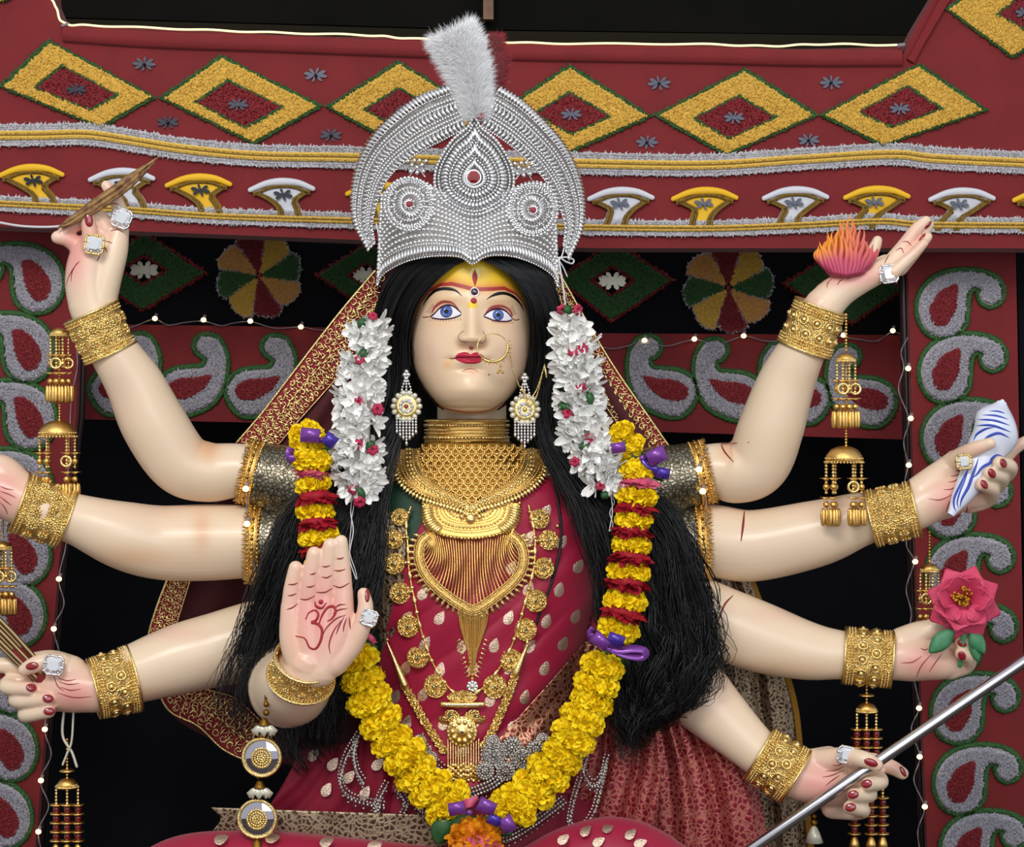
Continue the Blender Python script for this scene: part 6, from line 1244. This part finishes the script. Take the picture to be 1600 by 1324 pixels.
def carnation_mesh(m, seed):
    r = np.random.RandomState(seed); b = MB(); n = 90; a = r.rand(n)*2*PI; el = r.rand(n)*.95+.1
    z = np.stack([np.cos(a)*np.cos(el), np.sin(a)*np.cos(el), np.sin(el)], -1); x = unit(np.cross(z, r.randn(n, 3))*.4+np.stack([-np.sin(a), np.cos(a), 0*a], -1)); y = np.cross(z, x)
    PT = (np.array([(-.3, 0, 0), (.3, 0, 0), (.6, .1, .6), (-.6, .1, .6), (0, 0, 1.)]), [(0, 1, 2, 3), (3, 2, 4)]); b.inst(*PT, np.stack([np.cos(a), np.sin(a), 0*a], -1)*(.009+.006*r.rand(n))[:, None]-np.array((0, 0, .004)), np.stack([x*.0085, y*.006, z*(.012+.007*r.rand(n))[:, None]], -1)); b.inst(SPH[(12, 8)][0], SPH[(12, 8)][1], [(0, 0, -.003)], [np.diag((.020, .019, .010))]); return b.mesh('red_carnation', m)
CA = [carnation_mesh('carnation', s) for s in (21, 22)]; CP_ = carnation_mesh('pink_petal', 23)
def put(parent, name, me, u, v, d, ang, s=1., tilt=0., roll=0., label=None):   # local Z along the garland direction (angle in the photo plane)
    ax = Vector((math.cos(ang), 0, -math.sin(ang))); ax.rotate(Matrix.Rotation(tilt, 4, Vector((1, 0, 0)))); q = ax.to_track_quat('Z', 'Y').to_matrix().to_4x4()
    p = W(u, v, d); o = link(name, me, parent, Matrix.Translation(Vector([float(x) for x in p])) @ q @ Matrix.Rotation(roll, 4, 'Z') @ Matrix.Scale(s*K(d)/.001, 4), label=label); return o
GAR = thing('marigold_garland', 'long yellow marigold garland with dark red carnations forming a V on the statue chest', 'garland', W(740, 1290, -170))
def gd(u, v): return np.minimum(chest(u, v)-34-np.interp(v, [700, 1000, 1150, 1300], [10, 10, 12, 30]), -152)
def run(pts, s=1., label=None, dz=0):
    P = np.array(pts, float); T = np.gradient(P, axis=0) if len(P) > 1 else np.array([(1., .1)])
    for i, (u, v) in enumerate(P): put(GAR, 'marigold', MG[i % 4], u, v, gd(u, v)+dz+rnd.uniform(-3, 3), math.atan2(T[i, 1], T[i, 0])+rnd.uniform(-.12, .12), s*rnd.uniform(.94, 1.07), 0, rnd.uniform(0, 6))
RT = [(968, 684), (990, 690)]
run([(489, 683), (470, 690)], .95, dz=15); run([(488, 720), (489, 757), (493, 800), (498, 838), (508, 880)], 1.05)
run([(968, 680), (985, 700)], .95, dz=15); run([(995, 736), (994, 775), (990, 813), (986, 852), (982, 894), (977, 940), (966, 984)], 1.12)
run([(559, 1030), (567, 1062), (577, 1094), (595, 1128), (612, 1158), (634, 1183), (650, 1209), (673, 1233), (696, 1264)], 1.24); run([(718, 1244)], .9)
run([(941, 1042), (932, 1070), (925, 1097), (910, 1124), (896, 1152), (878, 1182), (856, 1208), (834, 1234), (808, 1258)], 1.28); run([(780, 1262)], 1.)
for u, v, a, s, mi in [(487, 740, 95, .9, 2), (493, 779, 85, 1.1, 0), (496, 819, 85, 1.1, 1), (995, 756, 95, 1.1, 2), (992, 794, 97, 1.1, 0), (988, 832, 97, 1.1, 1), (984, 873, 97, 1.15, 0), (981, 914, 97, 1.2, 1), (974, 960, 102, 1.2, 0), (500, 860, 85, 1., 1)]:
    me_ = (CA+[CP_])[mi]; put(GAR, 'red_carnation' if mi < 2 else 'pink_carnation', me_, u, v, gd(u, v)-2, R(a), s*1.2, 0, rnd.uniform(0, 6))
put(GAR, 'orange_marigold', MO, 742, 1314, -212, -1.5, 1.15, label='big orange marigold ball at the point of the garland'); put(GAR, 'pink_carnation', CP_, 744, 1322, -232, 1.6, 1.3, 1.2)
gth = cr([(489, 683), (488, 720), (493, 800), (508, 880), (535, 970), (559, 1030), (577, 1094), (634, 1183), (696, 1264), (742, 1290), (808, 1258), (878, 1182), (932, 1070), (950, 1015), (966, 984), (986, 852), (995, 736), (968, 680)], 160); b = MB(); b.tube(W(gth[:, 0], gth[:, 1], gd(gth[:, 0], gth[:, 1])), .003, 6); b.obj('thread', 'leaf', GAR)
def leaf_mesh(b, u0, v0, u1, v1, d, w, curl=4.):
    f = np.linspace(0, 1, 9)[:, None]; t = np.linspace(-1, 1, 5)[None]; ax = unit(np.array((u1-u0, v1-v0))); nn = np.array((-ax[1], ax[0])); L = math.hypot(u1-u0, v1-v0); wd_ = w*np.sin(np.clip(f*.93+.05, 0, 1)*PI)**.8
    U = u0+ax[0]*L*f+nn[0]*wd_*t; Vv = v0+ax[1]*L*f+nn[1]*wd_*t; b.grid(W(U, Vv, d+curl*np.abs(t)*1.2-curl*np.sin(f*PI)))
def leaf(parent, u0, v0, u1, v1, d, w, m='leaf', name='leaf'):
    b = MB(); leaf_mesh(b, u0, v0, u1, v1, d, w); o = b.obj(name, m, parent); solid(o, .0008); return o
for q in [(520, 700, 462, 712, -140, 11), (520, 695, 470, 722, -138, 10), (955, 702, 1010, 722, -140, 11), (990, 705, 1036, 752, -136, 12), (545, 1008, 590, 1012, -150, 9), (950, 1012, 985, 1040, -140, 11), (935, 1012, 975, 1018, -146, 10), (700, 1275, 682, 1320, -195, 18), (745, 1280, 700, 1300, -196, 16), (745, 1280, 800, 1305, -196, 14), (545, 995, 520, 1010, -150, 8)]: leaf(GAR, *q)
put(GAR, 'pink_carnation', CP_, 578, 998, -168, 2.2, .5)
# ribbons: bows of wide shiny ribbon
def bow(label, d, knot, curls, tails=()):        # loops of flat ribbon, each a curled strip lying about its own axis
    t = thing('ribbon_bow', label, 'ribbon', W(knot[0], knot[1], d))
    for u, v, ang, rad, wid, a0, a1, m in curls:
        th = np.linspace(R(a0), R(a1), 22); k = K(d); ax = np.array((math.cos(R(ang)), 0, -math.sin(R(ang)))); up = np.array((-ax[2], 0, ax[0])); rr = rad*k*(1+.12*np.sin(th*2))
        arc = W(u, v, d-8)+rr[:, None]*(np.cos(th)[:, None]*up*1.0+np.sin(th)[:, None]*np.array((0, -.75, 0))); b = MB()
        b.grid(np.stack([arc+ax*wid*k*x_ for x_ in (-.5, 0, .5)])); solid(b.obj('ribbon_loop', m, t), .0008)
    for pts, w, m in tails:
        L = cr(np.array(pts, float), 24); l, r_ = ribbon(L, w); f = np.linspace(0, 1, 24); b = MB(); b.grid(np.stack([W(l[:, 0], l[:, 1], d-4-5*np.sin(f*5)), W(r_[:, 0], r_[:, 1], d-4+5*np.sin(f*5+.6))])); solid(b.obj('ribbon_tail', m, t), .0008)
    b = MB(); b.beads([W(knot[0], knot[1], d-2)], .0045, (12, 8), (1.2, .8, 1)); b.obj('knot', 'purple_ribbon', t)
P_, V_ = 'purple_ribbon', 'violet_ribbon'
bow('purple ribbon bow at the upper left of the marigold garland', -172, (502, 688), [(485, 681, 5, 11, 30, -60, 230, P_), (516, 688, -55, 10, 20, -60, 220, V_)], [([(455, 700), (452, 712), (458, 722)], 6, P_)])
bow('purple ribbon bow at the upper right of the marigold garland', -170, (1004, 716), [(1026, 713, -25, 12, 30, -70, 240, P_), (966, 700, -10, 8, 22, -50, 230, P_), (1036, 740, 10, 8, 20, -60, 240, V_)], [([(1004, 716), (1018, 730), (1030, 742)], 6, V_)])
bow('purple ribbon bow beside the hair where the garland halves meet on the right', -196, (955, 1008), [(938, 1002, 40, 10, 28, -60, 220, P_), (962, 1000, 20, 9, 26, -50, 240, V_)], [([(940, 1008), (965, 1016), (990, 1014), (1008, 1018), (1004, 1027), (980, 1024), (955, 1014)], 6, P_), ([(926, 1004), (922, 990), (928, 982)], 5, P_)])
bow('purple ribbon bow at the bottom point of the garland above the orange marigold', -226, (733, 1270), [(714, 1264, -8, 10, 26, -60, 230, P_), (760, 1261, 25, 11, 28, -60, 230, P_), (792, 1288, 62, 11, 24, -60, 230, P_), (772, 1282, 25, 8, 20, -60, 200, V_)], [([(722, 1258), (736, 1254), (748, 1250)], 7, 'pink_petal')])
# tuberose strings
def tuberose_mesh(seed):
    r = np.random.RandomState(seed); b = MB(); b.tube(np.array([(0, 0, -.016), (.001, 0, -.008), (0, 0, 0), (0, 0, .004)]), np.array((.0012, .0018, .0026, .003)), 7)
    for i in range(7):
        a = i*2*PI/7+r.rand()*.5; o = np.array((math.cos(a), math.sin(a), 0)); tn = np.array((-o[1], o[0], 0)); L = .019+.008*r.rand(); f = np.linspace(0, 1, 6)[:, None]; t = np.linspace(-1, 1, 4)[None, :, None]; tilt = .5+.7*r.rand()
        cen = o*(np.sin(tilt)*L*f)[:, :]+np.array((0, 0, 1.))*(np.cos(tilt)*L*f-.004*(f**2)); w_ = .0056*np.sin(np.clip(f*.86+.12, 0, 1)*PI)**.6
        b.grid(cen[:, None]+tn*(t*w_[:, None])+np.array((0, 0, .0018))*(t**2))
    return b.mesh('tuberose', 'tuberose')
TM = [tuberose_mesh(s) for s in (31, 32, 33, 34)]; br_ = random.Random(9)
def bud_mesh():
    b = MB(); 
    for i in range(6):
        a = i*1.05; o = np.array((math.cos(a), 0.25, math.sin(a))); tn = np.array((-o[2], 0, o[0])); f = np.linspace(0, 1, 6)[:, None, None]; t = np.linspace(-1, 1, 4)[None, :, None]
        b.grid(o*f*.011+tn*t*.006*np.sin(np.clip(f*.8+.15, 0, 1)*PI)+np.array((0, -.006, 0))*np.sin(f*2.6)+np.array((0, .003, 0))*t*t)
    return b.mesh('rose_bud', 'rose_bud')
BUD = bud_mesh()
def tuberose_string(label, line, wid, d, n, buds, leaves, tail):
    t = thing('tuberose_garland', label, 'garland', W(*line[-1], d)); L = cr(line, 100); wv = np.interp(np.linspace(0, 1, 100), np.linspace(0, 1, len(wid)), wid)
    b = MB(); b.tube(W(L[:, 0], L[:, 1], d+12), wv*.42*.001*.95, 10); b.obj('packed_stems', 'tuberose', t)
    for i in range(n):
        f = (i+.5)/n*.98; j = int(f*99); a = br_.uniform(-1.45, 1.45); off_ = math.sin(a); u = L[j, 0]+off_*wv[j]*.52; v = L[j, 1]+br_.uniform(-5, 5)
        dirv = Vector((off_*1.1+br_.uniform(-.3, .3), -math.cos(a)*.8-.25, -.35+br_.uniform(-.6, .35))).normalized(); q = dirv.to_track_quat('Z', 'Y').to_matrix().to_4x4(); p = W(u, v, d-math.cos(a)*wv[j]*.35)
        link('tuberose', TM[i % 4], t, Matrix.Translation(Vector([float(x) for x in p])) @ q @ Matrix.Rotation(br_.uniform(0, 6), 4, 'Z') @ Matrix.Scale(br_.uniform(1.05, 1.35), 4))
    for u, v in buds: link('rose_bud', BUD, t, Matrix.Translation(Vector([float(x) for x in W(u, v, d-24)])) @ Matrix.Rotation(br_.uniform(0, 3), 4, 'Y') @ Matrix.Rotation(br_.uniform(-.6, .6), 4, 'X') @ Matrix.Scale(br_.uniform(.7, .95), 4))
    for q in leaves: leaf(t, *q, d-26, 7)
    b = MB(); T = cr(tail, 40); b.tube(W(T[:, 0], T[:, 1], d-4), .0009, 5); T2 = T+np.array((4, 0))*np.sin(np.linspace(0, 9, 40))[:, None]; b.tube(W(T2[:, 0], T2[:, 1], d-2), .0007, 5); b.obj('thread', 'string_white', t)
tuberose_string('white tuberose garland with pink buds hanging left of the face', [(578, 508), (572, 545), (566, 590), (562, 640), (560, 690), (556, 735), (560, 775)], [22, 34, 40, 42, 42, 42, 28], -142, 74, [(583, 494), (562, 562), (560, 628), (590, 640), (560, 695), (582, 703), (552, 765), (562, 785)], [(560, 560, 575, 545), (570, 498, 560, 512), (585, 690, 572, 702), (556, 760, 570, 780)], [(552, 770), (548, 800), (552, 830), (546, 870), (556, 905)])
tuberose_string('white tuberose garland with pink buds hanging right of the face', [(895, 500), (897, 540), (902, 590), (908, 640), (920, 690), (938, 730), (955, 765)], [24, 34, 38, 42, 42, 40, 30], -142, 80, [(878, 484), (903, 484), (910, 545), (895, 548), (908, 606), (888, 645), (922, 686), (898, 722), (938, 760)], [(880, 478, 892, 490), (918, 612, 925, 632), (872, 632, 892, 640), (905, 700, 920, 695), (940, 770, 950, 778)], [(955, 775), (957, 800), (952, 830)])

# ================================================================== THINGS HELD IN THE HANDS
# wooden arrow: a bundle of split sticks
WA = thing('wooden_arrow', 'weathered brown wooden arrow held in the raised hand at upper left', 'arrow', W(90, 358, -55)); r = np.random.RandomState(3); dA = -62
for i in range(11):
    f = np.linspace(0, 1, 14); o = r.randn()*5; s0 = r.uniform(0, .12); s1 = r.uniform(.72, 1.); f = s0+(s1-s0)*f; u = 90+163*f; v = 358-116*f+10*np.sin(f*PI)*.6-9*f*(1-f); nrm_ = np.array((.58, .81)); w_ = o*np.sin(np.clip(f*.9+.08, 0, 1)*PI)
    b = MB(); b.tube(W(u+nrm_[0]*w_+r.randn(14)*.8, v+nrm_[1]*w_, dA+r.randn()*3), np.interp(f, [0, .3, .75, 1], [.0014, .0042, .0036, .0006]), 6); b.obj('split_stick', 'wood_stick', WA)
# bundle of golden rods
GR = thing('golden_rods', 'bundle of dull golden rods gripped by the fist at lower left', 'rod bundle')if False else thing('golden_rods', 'bundle of dull golden rods gripped by the fist at lower left', 'rods', W(60, 1060, -45))
for i in range(6): o = (i-2.5)*6.2; b = MB(); b.tube(W([-60+o*.75, 8+o*.72, 62+o*.6], [930-o*.7, 998-o*.62, 1054-o*.5], -36-6*(i % 2)), .0036, 10); rd_ = b.obj('rod', 'rod_gold', GR)
b = MB(); b.tube(W([30, 72], [1020, 1064], -32), .013, 10); b.obj('red_grip', 'red_cloth', GR)
# steel shaft
RS = thing('steel_shaft', 'long polished steel weapon shaft slanting through the lower right hand', 'shaft', W(1330, 1220, -121)); b = MB(); b.tube(W([1130, 1330, 1640], [1357, 1219, 1006], -121), .0088, 24); b.obj('shaft', 'rod_steel', RS)
b = MB(); b.tube(W([1118, 1132], [1365, 1356], -121), .0105, 20); b.obj('end_ferrule', 'silver_dull', RS)
# flame
FLM = thing('flame_ornament', 'carved pink and orange flame standing on the open palm at upper right', 'flame', W(1320, 428, -45)); r = np.random.RandomState(5); cb, ct = np.array(lin('#b23a5c')[:3]), np.array(lin('#f0961c')[:3]); cm = np.array(lin('#d65a68')[:3])
for ring_, (n, ro, hh) in enumerate(((17, 42, 62), (15, 30, 84), (10, 16, 96))):
    for i in range(n):
        a = PI*(.02+.96*i/(n-1)) if ring_ < 2 else PI*(.1+.8*i/(n-1)); x = -math.cos(a); dz = -math.sin(a); fl_ = np.linspace(0, 1, 14); lean = x*ro*.45; h = hh*(1-.42*abs(x)**1.5)*(.88+.2*r.rand())
        u = 1322+x*ro*.68+lean*np.sin(fl_*PI*.55)+3.2*np.sin(fl_*7+i*1.3)*fl_; v = 428-5*abs(x)-h*fl_; d = -46+dz*ro*.55*(1-.55*fl_)+(8*ring_); rad = np.interp(fl_, [0, .25, .6, 1], [.0034, .0048, .004, .0004]); b = MB(); P = W(u, v, d); b.tube(P, rad, 8, flat=.8)
        V = b.V[0]; z = (V[:, 2]-P[0, 2])/(P[-1, 2]-P[0, 2]); z = np.clip(z, 0, 1)[:, None]; mixo = np.clip((z-.35)*2.2, 0, 1); left_ = np.clip(.95-.016*(u.mean()-1305), .05, 1); C = cb*(1-z)+cm*z; C = C*(1-mixo*left_)+ct*mixo*left_; b.C = [C]; b.obj('flame_tongue', 'flame', FLM)
b = MB(); b.inst(SPH[(12, 8)][0], SPH[(12, 8)][1], [W(1322, 424, -44)], [np.diag((.032, .026, .012))], col=[cb]); b.obj('flame_base', 'flame', FLM)
# conch
CNC = thing('conch_shell', 'white conch shell with blue painted stripes in the right hand', 'conch', W(1492, 802, -50)); ax0 = np.array((1566, 628.)); ax1 = np.array((1490, 805.)); f = np.linspace(0, 1, 60); rp = np.interp(f, [0, .03, .07, .12, .19, .27, .36, .45, .55, .7, .85, 1], [5, 11, 20, 29, 34, 36, 34, 28, 25, 21, 15, 5]); rp = np.convolve(np.pad(rp, 2, 'edge'), np.ones(5)/5, 'valid')
bow_ = np.stack([8*np.sin(f*PI*1.2), 0*f], -1); cen = ax0*(1-f[:, None])+ax1*f[:, None]+bow_; dC = -42; P = W(cen[:, 0], cen[:, 1], dC-30*f); T = unit(np.gradient(P, axis=0)); X = unit(np.cross(T, (0, 1., 0))); Y = np.cross(X, T); a = np.arange(40)*2*PI/40
rad = rp[:, None]*.00098*(1+.12*np.sin(a[None]-f[:, None]*15)*(f[:, None] < .5)); S = P[:, None]+rad[..., None]*(np.cos(a)[None, :, None]*X[:, None]+.8*np.sin(a)[None, :, None]*Y[:, None]); b = MB(); b.grid(S, True); b.beads([P[0]], .004, (12, 8)); b.obj('shell', 'conch_white', CNC)
tr = BVHTree.FromPolygons([Vector(x) for x in b.V[0]], b.F[:59*40])
def conch_line(pts, w):
    L = cr(c6(pts), 24); Q = []
    for u_, v_ in L:
        p = Vector(W(u_, v_, 0.)); h = tr.ray_cast(EYE, (p-EYE).normalized())
        if h[0] is not None: Q.append(np.array(h[0]+h[1]*.0002))
    if len(Q) > 3: b = MB(); b.tube(np.array(Q), w*.0014*np.sin(np.linspace(.15, PI-.15, len(Q))), 6); b.obj('painted_stripe', 'conch_blue', CNC)
for pts, w in [([(750, 135), (840, 140), (910, 160)], 1.2), ([(690, 172), (820, 180), (940, 215)], 1.3), ([(640, 215), (800, 225), (955, 272)], 1.4), ([(595, 275), (780, 272), (965, 335)], 1.5), ([(605, 420), (640, 355), (720, 305), (800, 290)], 1.5), ([(690, 415), (760, 370), (850, 345), (950, 390)], 1.7),
               ([(880, 560), (830, 548), (780, 585), (760, 625), (690, 665), (640, 730), (600, 765)], 1.8), ([(655, 575), (630, 660), (600, 740), (560, 850), (500, 960), (480, 1040)], 1.8), ([(590, 620), (540, 720), (480, 840), (430, 950), (425, 1030), (445, 1080)], 1.5), ([(560, 680), (530, 780), (480, 900), (455, 1000), (470, 1050)], 1.)]: conch_line(pts, w)
# lotus
LOT = thing('lotus_flower', 'deep pink lotus with golden stamens held in the right hand', 'flower', W(1506, 1000, -70)); c7 = lambda x, y: (x/2.793+1180, y/2.793+850); r = np.random.RandomState(8)
def petal(cu, cv, ang, L, w, d, lift, curl, col, name='petal'):
    f = np.linspace(0, 1, 10)[:, None]; t = np.linspace(-1, 1, 9)[None]; ax = np.array((math.cos(ang), math.sin(ang))); nn = np.array((-ax[1], ax[0])); wd_ = w*np.sin(np.clip(f*.72+.14, 0, 1)*PI)**.7*(1-.5*f**4); ln = L*f*(1-.16*t**2*f)
    U = cu+ax[0]*ln+nn[0]*wd_*t; Vv = cv+ax[1]*ln+nn[1]*wd_*t; D = d-lift*f**1.0+curl*f**2.2-6*(t**2)*np.sin(f*PI)+0*t; b = MB(); c0, c1 = np.array(lin(col)[:3]), np.array(lin('#e0557a')[:3]); g_ = np.broadcast_to((.15+.3*f+.25*t**2*f), U.shape).reshape(-1, 1); C = c0*(1-g_)+c1*g_
    b.grid(W(U, Vv, D), col=C); o = b.obj(name, 'lotus', LOT); solid(o, .0012)
lc_ = (1506, 938)
for i in range(8): a = i*PI/4+.3; petal(lc_[0]+8*math.cos(a), lc_[1]+4+8*math.sin(a), a, 52, 26, -70, 6, 14, '#cb2d55')
for i in range(6): a = i*PI/3+.8; petal(lc_[0]+7*math.cos(a), lc_[1]+2+7*math.sin(a), a, 42, 23, -80, 22, 10, '#cf3058')
for a, L, w in ((-2.9, 34, 20), (-1.9, 32, 20), (-1.0, 34, 22), (-.1, 34, 20)): petal(lc_[0]+9*math.cos(a), lc_[1]+8*math.sin(a), a, L, w, -86, 34, 8, '#c92a52')
for a, L, w in ((1.55, 30, 16), (2.4, 30, 14), (.75, 32, 14)): petal(lc_[0]+10*math.cos(a), lc_[1]+6+8*math.sin(a), a, L, w, -92, 18, 22, '#d23a60')
for i in range(34): a = r.rand()*2*PI; q = r.rand()**.5*17; b = MB(); x = lc_[0]-3+q*math.cos(a); y = lc_[1]-4+q*math.sin(a); b.tube(W([lc_[0]-2+.4*q*math.cos(a), x], [lc_[1]-2+.4*q*math.sin(a), y], np.array([-84, -104+r.rand()*6])), .0010, 5); b.beads([W(x, y, -104)], .0019); b.obj('stamen', 'stamen', LOT)
b = MB(); b.beads([W(lc_[0], lc_[1], -74)], .016, (12, 8), (1, .6, 1)); b.obj('flower_heart', 'lotus' if False else 'stamen', LOT)
for q in ((1490, 985, 1452, 1020, -72, 14), (1515, 985, 1538, 1022, -66, 12), (1518, 992, 1528, 1034, -62, 9)): leaf(LOT, *q, 'leaf_pale')
b = MB(); b.tube(W([1506, 1506, 1500], [950, 990, 1040], np.array([-60, -62, -50])), .004, 8); b.obj('stem', 'leaf_pale', LOT)
# sleeve fairy lights
string_light('fairy lights along the hem of the left sleeves', [(384, 700), (381, 730), (384, 764), (386, 790), (387, 820), (392, 860), (398, 895)], [(384, 764), (386, 819)], -8)
string_light('fairy lights along the hem of the right sleeves', [(1106, 700), (1098, 718), (1092, 733), (1100, 765), (1104, 800), (1100, 850)], [(1092, 734), (1098, 768)], -8)
b = MB(); b.lathe((-.06, .03, 0), (0, 0, 1), [(.0005, 0), (.62, 0), (.62, .3), (.58, .34), (.56, .4), (.5, .43), (.0005, .43)], 48); pl = thing('statue_plinth', 'round dark red plinth carrying the statue, below the picture', 'plinth', (-.06, .03, 0)); b.obj('plinth_block', 'plinth', pl)
b = MB(); a = np.arange(60)*2*PI/60; b.tube(np.stack([-.06+.62*np.cos(a), .03+.62*np.sin(a), 0*a+.3], -1), .012, 6, closed=True); b.obj('plinth_moulding', 'gold_dark', pl)
